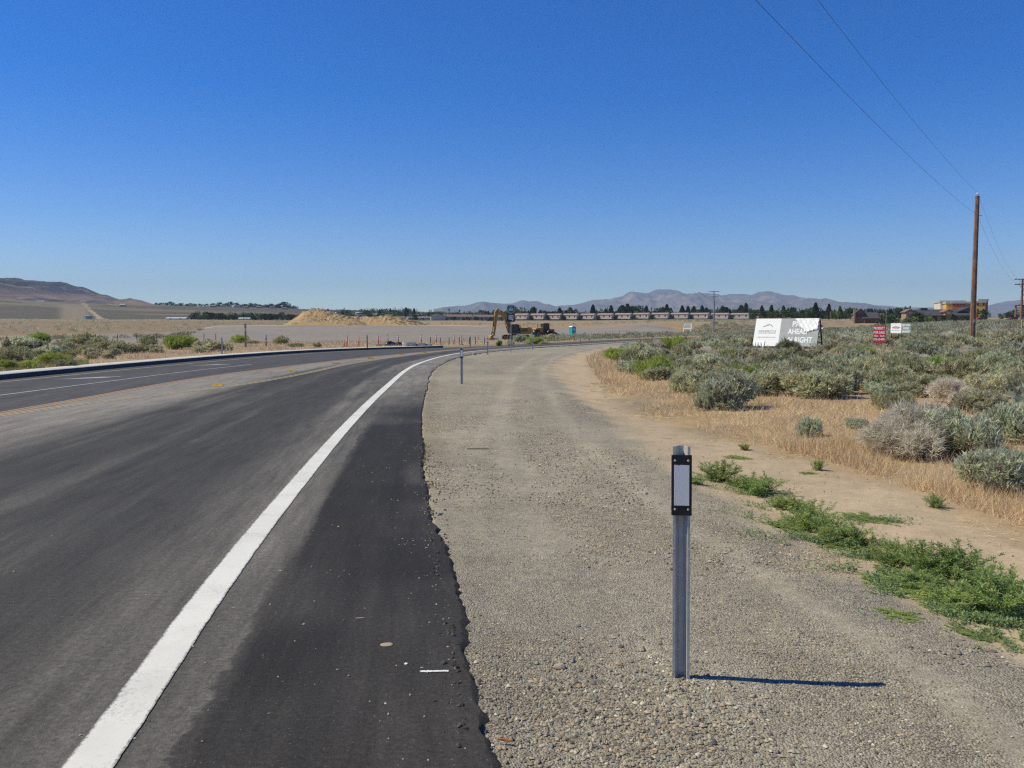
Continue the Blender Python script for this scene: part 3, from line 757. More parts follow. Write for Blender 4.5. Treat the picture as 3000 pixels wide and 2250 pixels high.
# ------------------------------------------------------------------ route marker sign
m_green = M('sign green', (.01, .16, .10), .4, var=.06)
m_sblack = M('sign black', (.012, .012, .014), .4)
def sign_route():
    x, y = gp(1497, 1033); t = empty('route_sign', (x, y, hz(x, y)), math.radians(3), 'green 80 shield above a black and white 794 plate on one steel post', 'road sign')
    b = MB(); b.box(-.035, .035, .012, .06, -.3, 3.45); b.build('sign_post', m_steel, t)
    base = hz(x, y)
    zt = at(1497, 893.5, y)[2] - base; zb = at(1497, 918.5, y)[2] - base; zc = (zt + zb) / 2; hh = (zt - zb) / 2; wv = .33
    sh = [(-.82, 1.0), (-.45, .93), (0, 1.0), (.45, .93), (.82, 1.0), (.97, .55), (1, .2), (.9, -.25), (.62, -.63), (.25, -.9), (0, -1.0), (-.25, -.9), (-.62, -.63), (-.9, -.25), (-1, .2), (-.97, .55)]
    w = MB(); w.prism([(a * wv, zc + c * hh) for a, c in sh], -.004, .004); s1 = w.build('shield_plate', m_white, t)
    w = MB(); w.prism([(a * wv * .93, zc + c * hh * .935) for a, c in sh], -.008, -.0045); s2 = w.build('shield_face', m_green, s1)
    letter('8', -.1, zc - .02, .25, .165, m_white, s1, -.0105, bold=.02); letter('0', .1, zc - .02, .25, .165, m_white, s1, -.0105, bold=.02)
    letter('BUSINESS', 0, zc + .235, .05, .3, m_white, s1, -.0105); letter('LOOP', 0, zc + .165, .05, .17, m_white, s1, -.0105)
    zt2 = at(1497, 920, y)[2] - base; zb2 = at(1497, 943, y)[2] - base; zc2 = (zt2 + zb2) / 2
    w = MB(); w.box(-.31, .31, -.004, .004, zb2, zt2); q = w.build('route_plate', m_sblack, t)
    # outline of the state: slanted lower edge with a point at the lower right
    st = [(-.19, .235), (.19, .235), (.19, -.04), (.19, -.13), (.165, -.17), (.16, -.25), (.10, -.2), (-.03, -.12), (-.19, -.12)]
    w = MB(); w.prism([(a, zc2 + c) for a, c in st], -.008, -.0045); w.build('route_panel', m_white, q)
    letter('794', 0, zc2 + .1, .16, .3, m_sblack, q, -.0105, bold=.015); letter('E. WINN', 0.005, zc2 - .05, .07, .27, m_sblack, q, -.0105, bold=.01)
sign_route()

# ------------------------------------------------------------------ leaning advertising frames and the red board
m_vinyl = M('white vinyl', (.84, .84, .83), .5, var=.03, c2=(.78, .77, .75), thr=(.55, .8))
m_vgrey = M('faded grey vinyl', (.33, .35, .35), .6, var=.06, scale=2, c2=(.4, .41, .4))
m_ink = M('grey ink', (.2, .21, .22), .6)
m_ink2 = M('pale grey ink', (.2, .21, .22), .6)
m_rust = M('red-brown steel', (.13, .045, .035), .75, .1, var=.3, c2=(.07, .05, .045), thr=(.4, .6))
def frame_sign(px0, px1, ytop, ybot, d, rz, lean, name, label):
    """an A-frame: a leaning panel held up by angle-iron legs behind it; local x to the right, panel foot at y=0"""
    xc = (px0 + px1) / 2; x, y = col(xc, d); base = hz(x, y)
    t = empty(name, (x, y, base), rz, label, 'billboard')
    wid = (px1 - px0) / FPX * d
    zb = at(xc, ybot, d)[2] - base; zt = at(xc, ytop, d)[2] - base
    return t, wid, zb, zt
def lean_group(t, zb, zt, lean):
    """matrix of the leaning panel: x right, z up the slope from its foot"""
    return Matrix.Translation((0, 0, zb)) @ Matrix.Rotation(-lean, 4, 'X')
def billboard():
    d = 66.0; x, y = col(2302, d)
    t, wid, zb, zt = frame_sign(2206, 2389, 932, 1015, d, math.radians(-31), .3, 'billboard', 'large leaning white and grey billboard with torn vinyl among the brush')
    lean = .48; hs = (zt - zb) / math.cos(lean); Mx = lean_group(t, zb, zt, lean)
    def put(o): o.matrix_local = Mx @ o.matrix_local
    w2 = wid / 2; xm = -w2 + wid * .405
    b = MB()
    for xx in (-w2 + .03, w2 - .03): b.box(xx - .05, xx + .05, .04, .12, -.15, hs + .05)
    for zz in (.02, hs * .5, hs): b.box(-w2, w2, .041, .1, zz - .05, zz + .05)
    put(b.build('panel_frame', m_rust, t))
    b = MB(); b.box(-w2, xm, 0, .03, .02, hs - .02); p1 = b.build('white_panel', m_vinyl, t); put(p1)
    b = MB(); b.box(xm + .004, w2, 0, .03, .02, hs - .02); p2 = b.build('grey_panel', m_vgrey, t); put(p2)
    cx = (-w2 + xm) / 2
    # the peaks of the emblem: thin outlined hills
    mt = MB()
    for pts in ([(-.4, 0), (-.26, .12), (-.2, .1), (-.1, .24), (.0, .18), (.07, .33), (.18, .2), (.25, .23), (.42, 0), (.36, 0), (.25, .16), (.17, .13), (.07, .24), (.0, .08), (-.1, .16), (-.18, .02), (-.24, .06), (-.32, 0)],):
        mt.prism([(cx + a * 1.0, hs * .69 + c) for a, c in pts], -.0065, -.003)
    obj('emblem', mt.mesh('emblem', m_ink2), p1)
    letter('WINNEMUCCA', cx, hs * .53, .26, 1.42, m_ink2, p1, -.005, bold=-.008)
    b = MB(); b.box(cx - .72, cx + .72, -.004, -.002, hs * .455, hs * .462); b.build('rule_line', m_ink2, p1)
    letter('WWW.WINNEMUCCA.COM', cx, hs * .32, .085, 1.44, m_ink, p1, -.005)
    gx = (xm + w2) / 2
    letter('PARK', gx + .1, hs * .795, .5, 1.35, m_vinyl, p2, -.005, bold=.03)
    letter('AHEAD', gx - .1, hs * .53, .5, 1.55, m_vinyl, p2, -.005, bold=.03)
    letter('ON RIGHT', gx - .03, hs * .235, .52, 2.25, m_vinyl, p2, -.005, bold=.03)
    # torn vinyl hanging loose over the upper right corner
    n = 14; V = []; edge = [(gx - .42, hs - .03), (gx - .3, hs * .8), (gx - .02, hs * .69), (gx + .22, hs * .62), (gx + .42, hs * .5), (gx + .62, hs * .47), (gx + .9, hs * .52), (w2 - .03, hs * .6), (w2 - .03, hs - .03)]
    bm = bmesh.new()
    from mathutils.geometry import tessellate_polygon
    grid = {}
    sil = [Vector((a, 0, c)) for a, c in edge]
    def inside(a, c):
        k = False; j = len(edge) - 1
        for i in range(len(edge)):
            (x1, z1), (x2, z2) = edge[i], edge[j]
            if (z1 > c) != (z2 > c) and a < (x2 - x1) * (c - z1) / (z2 - z1) + x1: k = not k
            j = i
        return k
    st = .085
    for ia in range(int((w2 - gx + .6) / st) + 1):
        for ic in range(int(hs * .6 / st) + 1):
            a = gx - .45 + ia * st; c = hs * .42 + ic * st
            if all(inside(a + da, c + dc) for da in (0, st * .9) for dc in (0, st * .9)):
                q = []
                for da, dc in ((0, 0), (1, 0), (1, 1), (0, 1)):
                    key = (ia + da, ic + dc)
                    if key not in grid:
                        aa = a + da * st; cc = c + dc * st
                        grid[key] = bm.verts.new((aa + .02 * math.sin(cc * 17), -.02 - .045 * abs(float(fbm([aa * 2.2 + cc], [cc * 4 - aa * 2], 3, 5)[0])) - .05 * abs(math.sin(aa * 9 + cc * 5)) * .5, cc))
                    q.append(grid[key])
                bm.faces.new(q)
    me = bpy.data.meshes.new('torn_vinyl'); bm.to_mesh(me); bm.free(); me.materials.append(m_vinyl)
    o = obj('torn_vinyl', me, p2); so_ = o.modifiers.new('thick', 'SOLIDIFY'); so_.thickness = .003
    # shreds at the lower left
    sh = MB()
    for k in range(7):
        a = -w2 + .12 + .12 * k; sh.add([(a, -.01, .55 - .02 * k), (a + .13, -.02, .5), (a + .09 + .03 * (k % 2), -.06, .02 - .12 * (k % 3)), (a + .05, -.05, .1)], [(0, 1, 2, 3)])
    sh.add([(-w2 + .83, -.03, .5), (-w2 + .93, -.04, .5), (-w2 + .92, -.1, -.35), (-w2 + .8, -.1, -.25)], [(0, 1, 2, 3)])
    o = obj('vinyl_shred', sh.mesh('vinyl_shred', m_vinyl), p1); so_ = o.modifiers.new('thick', 'SOLIDIFY'); so_.thickness = .003
    # legs behind, tied with rungs
    top = Mx @ Vector((0, .1, hs)); dep = top.y + 1.35
    for xx in (-w2 + .03, w2 - .03):
        lg = MB(); lg.bar((xx, top.y, top.z), (xx, dep, -.15), .09, .09, (1, 0, 0)); lg.build('rear_leg', m_rust, t)
        rg = MB()
        for k in (.2, .42, .62, .8):
            f = Mx @ Vector((0, .1, hs * (1 - k))); r_ = Vector((0, top.y + (dep - top.y) * k, top.z * (1 - k)))
            rg.bar((xx, f.y, f.z), (xx, r_.y, r_.z), .06, .06, (1, 0, 0))
        rg.build('rung', m_rust, t)
    bb = MB(); bb.box(-w2 - .02, w2 + .02, .02, .1, -.1, zb - .06); bb.build('skid_board', m_dark, t)
    return t
billboard()
def billboard2():
    d = 74.0
    t, wid, zb, zt = frame_sign(2612, 2666, 947, 976, d, math.radians(-26), .3, 'billboard', 'small leaning white and green billboard behind the red sale sign')
    lean = .5; hs = (zt - zb) / math.cos(lean); Mx = lean_group(t, zb, zt, lean)
    def put(o): o.matrix_local = Mx @ o.matrix_local
    w2 = wid / 2; xm = -w2 + wid * .52
    m_em = M('faded red ink', (.55, .2, .17), .6); m_gg = M('grey green vinyl', (.2, .25, .22), .6)
    b = MB(); b.box(-w2, xm, 0, .03, 0, hs); p1 = b.build('white_panel', m_vinyl, t); put(p1)
    b = MB(); b.box(xm + .004, w2, 0, .03, 0, hs); p2 = b.build('green_panel', m_gg, t); put(p2)
    cx = (-w2 + xm) / 2; e = MB()
    ring = [(cx + .25 * math.cos(a), hs * .55 + .15 * math.sin(a)) for a in np.linspace(0, 2 * PI, 24, endpoint=False)]
    inn = [(cx + .19 * math.cos(a), hs * .55 + .1 * math.sin(a)) for a in np.linspace(0, 2 * PI, 24, endpoint=False)]
    for k in range(24): e.prism([ring[k], ring[(k + 1) % 24], inn[(k + 1) % 24], inn[k]], -.007, -.003)
    e.box(cx - .33, cx + .33, -.0075, -.0032, hs * .53, hs * .6)
    obj('emblem', e.mesh('emblem', m_em), p1)
    b = MB(); b.box(cx - .33, cx + .33, -.005, -.002, hs * .25, hs * .27); b.build('rule_line', m_ink2, p1)
    g0 = (xm + w2) / 2
    for s, z, w_ in (('EXIT NOW', .8, .66), ('FOOD', .48, .46), ('ON RIGHT', .16, .66)): letter(s, g0, hs * z, hs * .22, w_, m_vinyl, p2, -.005, bold=.04)
    for xx in (-w2 + .05, w2 - .05):
        tp = Mx @ Vector((xx, .03, hs)); lg = MB(); lg.bar(tp, (xx, tp.y + .7, -.25), .06, .06, (1, 0, 0)); lg.build('rear_leg', m_rust, t)
        ft = Mx @ Vector((xx, .03, .05)); lg = MB(); lg.bar((xx, ft.y, ft.z), (xx, ft.y, -.25), .06, .06, (1, 0, 0)); lg.build('front_leg', m_rust, t)
billboard2()
def sale_sign():
    d = 61.0; x, y = col(2577, d); base = hz(x, y)
    t = empty('sale_sign', (x, y, base), math.radians(-36), 'red property for sale board with white lettering on two thin posts', 'sign')
    m_red = M('sign red', (.42, .018, .03), .45, var=.1, scale=3)
    z0 = at(2577, 1004, d)[2] - base; z1 = at(2577, 953.5, d)[2] - base; w2 = 17 / FPX * d
    b = MB(); b.box(-w2, w2, -.01, .015, z0, z1); p = b.build('sign_board', m_red, t); h = z1 - z0; ww = w2 * 1.78
    for s, f, hh in (('PROPERTY', .84, .165), ('FOR SALE', .60, .165), ('(775) 625-8873', .18, .165)):
        letter(s, -.02, z0 + h * f, h * hh, ww, m_white, p, -.014, bold=.03)
    letter('Allen', -.02 - ww * .28, z0 + h * .4, h * .1, ww * .4, m_white, p, -.014, bold=.03); letter('- South', -.02 + ww * .23, z0 + h * .4, h * .1, ww * .5, m_white, p, -.014, bold=.03)
    for xx in (-w2 * .65, w2 * .72):
        b = MB(); b.bar((xx, .035, -.3), (xx, .035, z1 - .05), .035); b.build('post', m_steel, t)
sale_sign()
def lying_frame():
    d = 150.; x, y = col(2014, d); base = hz(x, y)
    t = empty('empty_signboard', (x, y, base), math.radians(-24), 'pale empty sign frame leaning in the brush left of the crossarm pole', 'signboard')
    z1 = at(2014, 950, d)[2] - base; z0 = at(2014, 963, d)[2] - base; w2 = 10.5 / FPX * d
    Mx = Matrix.Translation((0, 0, z0)) @ Matrix.Rotation(-.5, 4, 'X'); hs = (z1 - z0) / math.cos(.5)
    b = MB()
    for xx in (-w2, w2): b.bar((xx, 0, -.6), (xx, 0, hs), .09)
    for zz in (.05, hs): b.bar((-w2, 0, zz), (w2, 0, zz), .1)
    o = b.build('frame', m_white, t); o.matrix_local = Mx
    b = MB(); b.box(-w2 + .05, w2 - .05, .02, .04, .1, hs - .06); o = b.build('panel', M('sage grey board', (.27, .3, .28), .7), t); o.matrix_local = Mx
lying_frame()

# ------------------------------------------------------------------ utility poles and the wires between them
def pole(px, pyb, pyt, d, r0, r1, label, arms=(), xtra=None, m=m_wood, rz=0):
    x, y = col(px, d); base = hz(x, y); top = at(px, pyt, d)[2] - base
    t = empty('utility_pole', (x, y, base), rz, label, 'utility pole')
    b = MB(); b.tube([(0, 0, -.6), (0, 0, top * .5), (0, 0, top)], [r0, (r0 + r1) / 2, r1], 14); b.build('pole', m, t, smooth=False)
    return t, top, (x, y, base)
t1, top1, P1 = pole(2849, 1024, 574, 60, .205, .145, 'tall bare reddish timber pole standing in the sagebrush')
pin = MB(); pin.tube([(0, 0, top1 - .05), (0, 0, top1 + .16)], .02, 8); pin.build('pin', m_steel, t1)
ins = MB(); ins.tube([(0, 0, top1 + .1), (0, 0, top1 + .14), (0, 0, top1 + .18), (0, 0, top1 + .22), (0, 0, top1 + .25)], [.05, .08, .05, .08, .04], 12); ins.build('insulator', m_white, t1)
lowz = at(2849, 632, 60)[2] - P1[2]
br = MB(); br.bar((0, -.1, lowz), (.32, -.1, lowz), .05); br.build('bracket', m_steel, t1)
gw = MB(); gw.tube([(-.16, -.13, 0), (-.13, -.1, top1 * .5), (-.11, -.09, top1 - .3)], .012, 5); gw.build('ground_wire', m_wire, t1)
pt_ = MB(); pt_.box(-.06, .06, -.215, -.2, 1.9, 2.1); pt_.build('pole_tag', m_steel, t1)
for zz in (top1 - .5, lowz + .25):
    bt = MB(); bt.tube([(-.22, 0, zz), (.22, 0, zz)], .015, 6); bt.build('through_bolt', m_steel, t1)
def crossarms(t, top, arms, wid):
    for z, w in arms:
        b = MB(); b.bar((-w, -.12, top - z), (w, -.12, top - z), .13, .13); a = b.build('crossarm', m_wood2, t)
        for xx in (-w * .92, -w * .45, w * .45, w * .92):
            k = MB(); k.tube([(xx, -.12, top - z + .06), (xx, -.12, top - z + .14), (xx, -.12, top - z + .2), (xx, -.12, top - z + .26)], [.03, .07, .05, .02], 8); k.build('insulator', m_white, a)
        for s in (-1, 1):
            k = MB(); k.bar((s * w * .5, -.12, top - z), (0, -.12, top - z - .75), .04); k.build('brace', m_steel, a)
t2, top2, P2 = pole(2090, 953, 852.5, 250, .2, .14, 'weathered timber pole with two crossarms before the row of pale units', m=M('grey pole timber', (.34, .26, .2), .9, var=.25, scale=3))
crossarms(t2, top2, ((.15, 1.65), (1.75, 1.2)), 0)
gy_ = MB(); gy_.bar((.25, 0, top2 - 3), (.3, -.2, -.3), .12); gy_.build('conduit', m_steel, t2)
t3, top3, P3 = pole(2990, 985, 817, 122, .2, .13, 'timber pole with two crossarms and a grey transformer at the far right')
crossarms(t3, top3, ((.05, 1.3), (.82, 1.25)), 0)
for k, zz in enumerate((top3 - 1.7, top3 - 2.35)):
    tr = MB(); tr.tube([(.5, -.05, zz - .18), (.5, -.05, zz - .16), (.5, -.05, zz + .16), (.5, -.05, zz + .18)], [.2, .24, .24, .2], 12); tr.tube([(0, 0, zz), (.4, 0, zz)], .04, 6); tr.build('transformer', M('blue grey enamel', (.14, .2, .27), .5), t3)
def wire(a, b, sag, label, r=.006):
    pts = []
    for k in range(41):
        t = k / 40; p = Vector(a).lerp(Vector(b), t); p.z -= sag * 4 * t * (1 - t); pts.append(p)
    m = MB(); m.tube(pts, r, 6)
    tag(m.build('power_line', m_wire), label, 'power line', 'power lines between the poles')
pt = Vector((P1[0], P1[1], P1[2] + top1 + .22)); pl_ = Vector((P1[0] - .05, P1[1] - .15, P1[2] + lowz + .02))
dirv = Vector((-24.8, -36.4, 0)).normalized()
Q1 = pt + dirv * 92; Q2 = pl_ + Vector((-27.9, -40.8, 0)).normalized() * 92
wire(pt, Q1, 1.0, 'upper power line crossing the sky to the top of the bare pole')
wire(pl_, Q2, 1.0, 'lower power line crossing the sky to the side of the bare pole')
T3 = Vector((P3[0], P3[1], P3[2] + top3))
wire(pt, T3 + Vector((-.9, -.1, .2)), .9, 'upper power line from the bare pole to the crossarm pole on the right')
wire(pl_, T3 + Vector((-.9, -.1, -.6)), .9, 'lower power line from the bare pole to the crossarm pole on the right')
def guy_marker():
    x, y = col(2992, 100); t = empty('guy_marker', (x, y, hz(x, y)), 0, 'yellow plastic guy wire sleeve below the crossarm pole at the far right', 'guy marker')
    b = MB(); b.tube([(0, 0, 0), (.02, 0, 1.8)], .05, 8); b.build('sleeve', M('yellow plastic', (.55, .45, .06), .5), t)
guy_marker()

# ------------------------------------------------------------------ excavator
def excavator():
    d = 165.; x, y = col(1511, d); z = hz(x, y)
    t = empty('excavator', (x, y, z - .04), math.radians(22), 'yellow tracked excavator with raised boom and bucket resting on the graded lot', 'excavator', None, (1.07, 1.07, 1.05))
    for sy in (-1.25, 1.25):
        pr = []
        for a in np.linspace(PI / 2, 3 * PI / 2, 9): pr.append((-1.75 + .47 * math.cos(a), .5 + .47 * math.sin(a)))
        for a in np.linspace(-PI / 2, PI / 2, 9): pr.append((1.75 + .47 * math.cos(a), .5 + .47 * math.sin(a)))
        b = MB(); b.prism(pr, sy - .3, sy + .3); tr = b.build('track', m_dark, t)
        sh = MB(); L_ = np.array(pr); per = np.r_[0, np.cumsum(np.hypot(*np.diff(np.vstack([L_, L_[:1]]), axis=0).T))]
        Lc = np.vstack([L_, L_[:1]])
        for k in range(34):
            u = per[-1] * k / 34; a = np.array([np.interp(u, per, Lc[:, 0]), np.interp(u, per, Lc[:, 1])]); c = np.array([np.interp((u + .2) % per[-1], per, Lc[:, 0]), np.interp((u + .2) % per[-1], per, Lc[:, 1])])
            if np.hypot(*(c - a)) > .4: continue
            dd = (c - a) / (np.hypot(*(c - a)) + 1e-9); nn = np.array([dd[1], -dd[0]])
            sh.prism([tuple(a), tuple(a + dd * .13), tuple(a + dd * .13 + nn * .05), tuple(a + nn * .05)], sy - .31, sy + .31)
        o = obj('track_shoe', sh.mesh('track_shoe', m_dark), tr); tag(o, kind='stuff')
        for k in range(7):
            w = MB(); xx = -1.7 + k * .57; w.tube([(xx, sy - .33, .3), (xx, sy + .33, .3)], .16, 12); w.build('roller', m_dark, tr)
        for xx in (-1.75, 1.75):
            w = MB(); w.tube([(xx, sy - .34, .5), (xx, sy + .34, .5)], .3, 14); w.build('sprocket', m_yellow, tr)
    b = MB(); b.box(-1.4, 1.4, -.95, .95, .45, .95); b.tube([(0, 0, .9), (0, 0, 1.15)], .75, 20); b.build('undercarriage', m_dark, t)
    b = MB(); b.box(-1.3, 2.6, -1.35, 1.35, 1.12, 1.3); b.build('turntable', m_yellow, t, .03)
    b = MB(); b.box(.45, 2.1, -1.35, 1.35, 1.3, 2.35); b.build('engine_hood', m_yellow, t, .06)
    b = MB(); b.prism([(1.9, 1.15), (2.65, 1.2), (2.75, 1.5), (2.75, 2.2), (2.55, 2.42), (1.9, 2.42)], -1.36, 1.36); b.build('counterweight', m_yellow, t, .05)
    b = MB()
    for k in range(8): b.box(.6 + k * .16, .68 + k * .16, -1.375, -1.352, 1.5, 2.15)
    b.build('side_grille', m_dark, t)
    b = MB(); b.tube([(1.2, .6, 2.3), (1.2, .6, 2.8)], .06, 10); b.build('exhaust_pipe', m_dark, t)
    b = MB(); b.prism([(-1.5, 1.2), (-1.55, 1.9), (-1.25, 2.95), (-.1, 3.0), (.25, 2.9), (.3, 1.2)], -1.32, -.42); cab = b.build('cab', m_dark, t, .04)
    w = MB(); w.prism([(-1.0, 1.75), (-.95, 2.8), (-.15, 2.82), (-.1, 1.75)], -1.335, -1.318); w.build('side_window', m_glass, cab)
    w = MB(); w.prism([(-1.42, 1.65), (-1.45, 1.9), (-1.2, 2.8), (-1.1, 2.8), (-1.1, 1.65)], -1.338, -1.32); w.build('quarter_window', m_glass, cab)
    w = MB(); w.add([(-1.56, -1.22, 1.75), (-1.56, -.52, 1.75), (-1.27, -.52, 2.86), (-1.27, -1.22, 2.86)], [(0, 1, 2, 3)]); w.add([(-1.575, -1.22, 1.75), (-1.575, -.52, 1.75), (-1.285, -.52, 2.86), (-1.285, -1.22, 2.86)], [(3, 2, 1, 0)]); w.build('windscreen', m_glass, cab)
    # boom, stick and bucket in the machine's own plane
    def limb(name, pts, ws, y0, y1, m=m_yellow):
        up, dn_ = [], []
        for k, p in enumerate(pts):
            p = Vector((p[0], 0, p[1])); a = Vector((pts[max(k - 1, 0)][0], 0, pts[max(k - 1, 0)][1])); c = Vector((pts[min(k + 1, len(pts) - 1)][0], 0, pts[min(k + 1, len(pts) - 1)][1]))
            dd = (c - a).normalized(); nn = Vector((-dd.z, 0, dd.x)); up.append((p.x + nn.x * ws[k], p.z + nn.z * ws[k])); dn_.append((p.x - nn.x * ws[k], p.z - nn.z * ws[k]))
        b = MB(); b.prism(up + dn_[::-1], y0, y1); return b.build(name, m, t, .02)
    yb = .1
    limb('boom', [(-.75, 1.75), (-1.5, 3.2), (-2.1, 4.45), (-2.7, 4.95), (-3.75, 5.35)], [.25, .36, .42, .36, .2], yb - .26, yb + .26)
    limb('stick', [(-3.55, 5.95), (-3.85, 5.3), (-4.1, 3.2), (-4.35, .95)], [.14, .34, .24, .15], yb - .2, yb + .2)
    for sy in (-.36, .36):
        b = MB(); b.tube([(-1.25, yb + sy, 1.35), (-1.75, yb + sy, 2.6)], .1, 10); b.tube([(-1.75, yb + sy, 2.6), (-2.1, yb + sy, 3.9)], .06, 10); b.build('boom_cylinder', m_dark, t)
    b = MB(); b.tube([(-2.2, yb, 5.05), (-3.0, yb, 5.55)], .1, 10); b.tube([(-3.0, yb, 5.55), (-3.6, yb, 5.85)], .06, 10); b.build('stick_cylinder', m_dark, t)
    b = MB(); b.tube([(-4.25, yb, 4.6), (-4.5, yb, 2.6)], .1, 10); b.tube([(-4.5, yb, 2.6), (-4.72, yb, 1.5)], .055, 10); b.build('bucket_cylinder', m_dark, t)
    b = MB(); b.bar((-4.72, yb, 1.5), (-4.3, yb, 1.4), .16); b.bar((-4.72, yb, 1.5), (-4.85, yb, .95), .16); b.build('bucket_link', m_dark, t)
    b = MB(); pr = [(-4.1, .95), (-4.9, 1.0), (-5.25, .7), (-5.3, .3), (-5.0, .05), (-4.4, .02), (-3.75, .2), (-3.72, .3), (-4.3, .32), (-4.75, .5), (-4.6, .8)]
    b.prism(pr, yb - .65, yb + .65); bk = b.build('bucket', m_yellow, t, .02)
    for k in range(5):
        q = MB(); yy = yb - .56 + k * .28; q.prism([(-3.85, .16), (-3.5, .3), (-3.85, .3)], yy - .06, yy + .06); q.build('tooth', m_steel, bk)
    b = MB()
    b.bar((.4, -1.3, 2.35), (.4, -1.3, 2.9), .04); b.bar((1.9, -1.3, 2.4), (1.9, -1.3, 2.85), .04); b.bar((.4, -1.3, 2.85), (1.9, -1.3, 2.85), .04); b.build('handrail', m_dark, t)
    b = MB(); b.box(-1.3, -.1, .75, 1.33, 1.3, 2.0); b.build('toolbox', m_yellow, t, .04)
excavator()

# ------------------------------------------------------------------ wheeled tractor behind the brush
def tractor():
    d = 172.; x, y = col(1594, d); z = hz(x, y)
    t = empty('tractor', (x, y, z), math.radians(30), 'dusty yellow tractor with black nose and high cab half hidden by brush', 'tractor', None, (.9, .9, .98))
    def wheel(xx, yy, r, w):
        b = MB(); b.tube([(xx, yy - w / 2, r), (xx, yy - w / 2 + .08, r), (xx, yy + w / 2 - .08, r), (xx, yy + w / 2, r)], [r * .86, r, r, r * .86], 22); wh = b.build('wheel', m_rubber, t)
        q = MB(); q.tube([(xx, yy - w / 2 - .01, r), (xx, yy + w / 2 + .01, r)], r * .52, 16); q.build('rim', m_yellow, wh)
        q = MB()
        for k in range(18):
            a = 2 * PI * k / 18; q.bar((xx + r * math.cos(a), yy - w / 2 + .03, r + r * math.sin(a)), (xx + r * math.cos(a + .12), yy + w / 2 - .03, r + r * math.sin(a + .12)), .07, .07)
        tag(q.build('tread', m_rubber, wh), kind='stuff')
    for yy in (-1.15, 1.15): wheel(-1.8, yy, .78, .6); wheel(1.0, yy, .85, .65)
    b = MB(); b.box(-2.6, 1.8, -.55, .55, .75, 1.25); b.build('chassis', m_dark, t, .04)
    b = MB(); b.prism([(-2.75, 1.2), (-2.75, 2.1), (-2.55, 2.35), (-.6, 2.6), (-.6, 1.2)], -.72, .72); hd = b.build('hood', m_yellow, t, .06)
    b = MB(); b.box(-2.83, -2.752, -.66, .66, 1.2, 2.12); g = b.build('grille', m_black, hd)
    b = MB(); b.box(-2.85, -2.832, -.25, .25, 1.65, 1.85); b.build('badge', m_white, g)
    for yy in (-.76, .73):
        b = MB(); b.box(-2.7, -1.7, yy, yy + .03, 1.3, 2.1); b.build('side_screen', m_black, hd)
    b = MB(); b.box(-.6, 1.3, -.8, .8, 1.2, 2.0); b.build('platform', m_dark, t, .04)
    b = MB(); b.prism([(-.55, 2.0), (-.5, 3.35), (.95, 3.35), (1.1, 2.0)], -.78, .78); cb = b.build('cab', m_dark, t, .05)
    for yy in (-.8, .785):
        for a0, a1 in ((-.42, .2), (.3, .9)):
            b = MB(); b.box(a0, a1, yy, yy + .015, 2.25, 3.2); b.build('side_window', m_glass, cb)
    b = MB(); b.box(-.575, -.545, -.66, .66, 2.5, 3.2); b.build('windscreen', m_glass, cb)
    b = MB(); b.box(-.7, 1.1, -.9, .9, 3.36, 3.5); b.build('cab_roof', M('dusty yellow roof', (.5, .4, .22), .6), t, .05)
    for yy in (-1.15, 1.15):
        b = MB(); b.prism([(.0, 1.5), (.3, 1.9), (1.6, 1.9), (2.0, 1.4), (1.85, 1.4), (1.5, 1.78), (.4, 1.78), (.15, 1.5)], yy - .35, yy + .35); b.build('fender', m_yellow, t, .03)
    b = MB(); b.box(-3.6, -3.3, -1.5, 1.5, .25, 1.0, (.05, .0)); b.bar((-3.35, -.6, .6), (-2.4, -.5, .9), .2); b.bar((-3.35, .6, .6), (-2.4, .5, .9), .2); b.build('front_blade', M('worn grey steel', (.22, .21, .2), .6, .4), t)
    b = MB(); b.box(1.3, 2.4, -.7, .7, 1.5, 2.15); b.build('rear_tank', m_dark, t, .04)
    b = MB(); b.bar((2.2, 0, 1.7), (4.0, 0, .9), .4, .35); b.bar((4.0, -.8, .85), (4.0, .8, .85), .22); b.build('drawbar', m_dark, t)
    for yy in (-.7, 0, .7):
        b = MB(); b.prism([(3.9, .95), (4.25, .95), (4.2, .2), (3.95, .05)], yy - .07, yy + .07); b.build('ripper_shank', m_steel, t)
    b = MB(); b.tube([(-1.5, .4, 2.4), (-1.5, .4, 3.3)], .07, 10); b.build('exhaust_pipe', m_dark, t)
tractor()

# ------------------------------------------------------------------ portable toilet
def toilet():
    d = 205.; x, y = col(1677, d); z = hz(x, y)
    t = empty('portable_toilet', (x, y, z), math.radians(38), 'turquoise portable toilet with white roof standing behind the brush', 'portable toilet')
    m1 = M('turquoise plastic', (.03, .36, .36), .5, var=.08)
    b = MB(); b.box(-.62, .62, -.62, .62, .12, 2.15); b.build('cabin', m1, t, .03)
    b = MB(); b.box(-.66, .66, -.66, .66, 0, .12); b.build('skid', m_dark, t)
    b = MB(); b.box(-.66, .66, -.66, .66, 2.152, 2.42, (.16, .16)); b.build('roof', m_white, t, .02)
    b = MB(); b.box(-.42, .42, -.65, -.622, .2, 2.02); dr = b.build('door', m1, t, .01)
    b = MB(); b.box(-.25, .25, -.66, -.652, 1.35, 1.75); b.build('door_sign', m_white, dr)
    b = MB(); b.box(.3, .36, -.68, -.652, 1.0, 1.15); b.build('latch', m_dark, dr)
    b = MB(); b.box(-.45, .45, -.63, -.622, 2.04, 2.12); b.build('vent', m_dark, t)
    b = MB(); b.tube([(.45, .45, .2), (.45, .45, 2.75)], .05, 8); b.build('vent_pipe', m_white, t)
toilet()

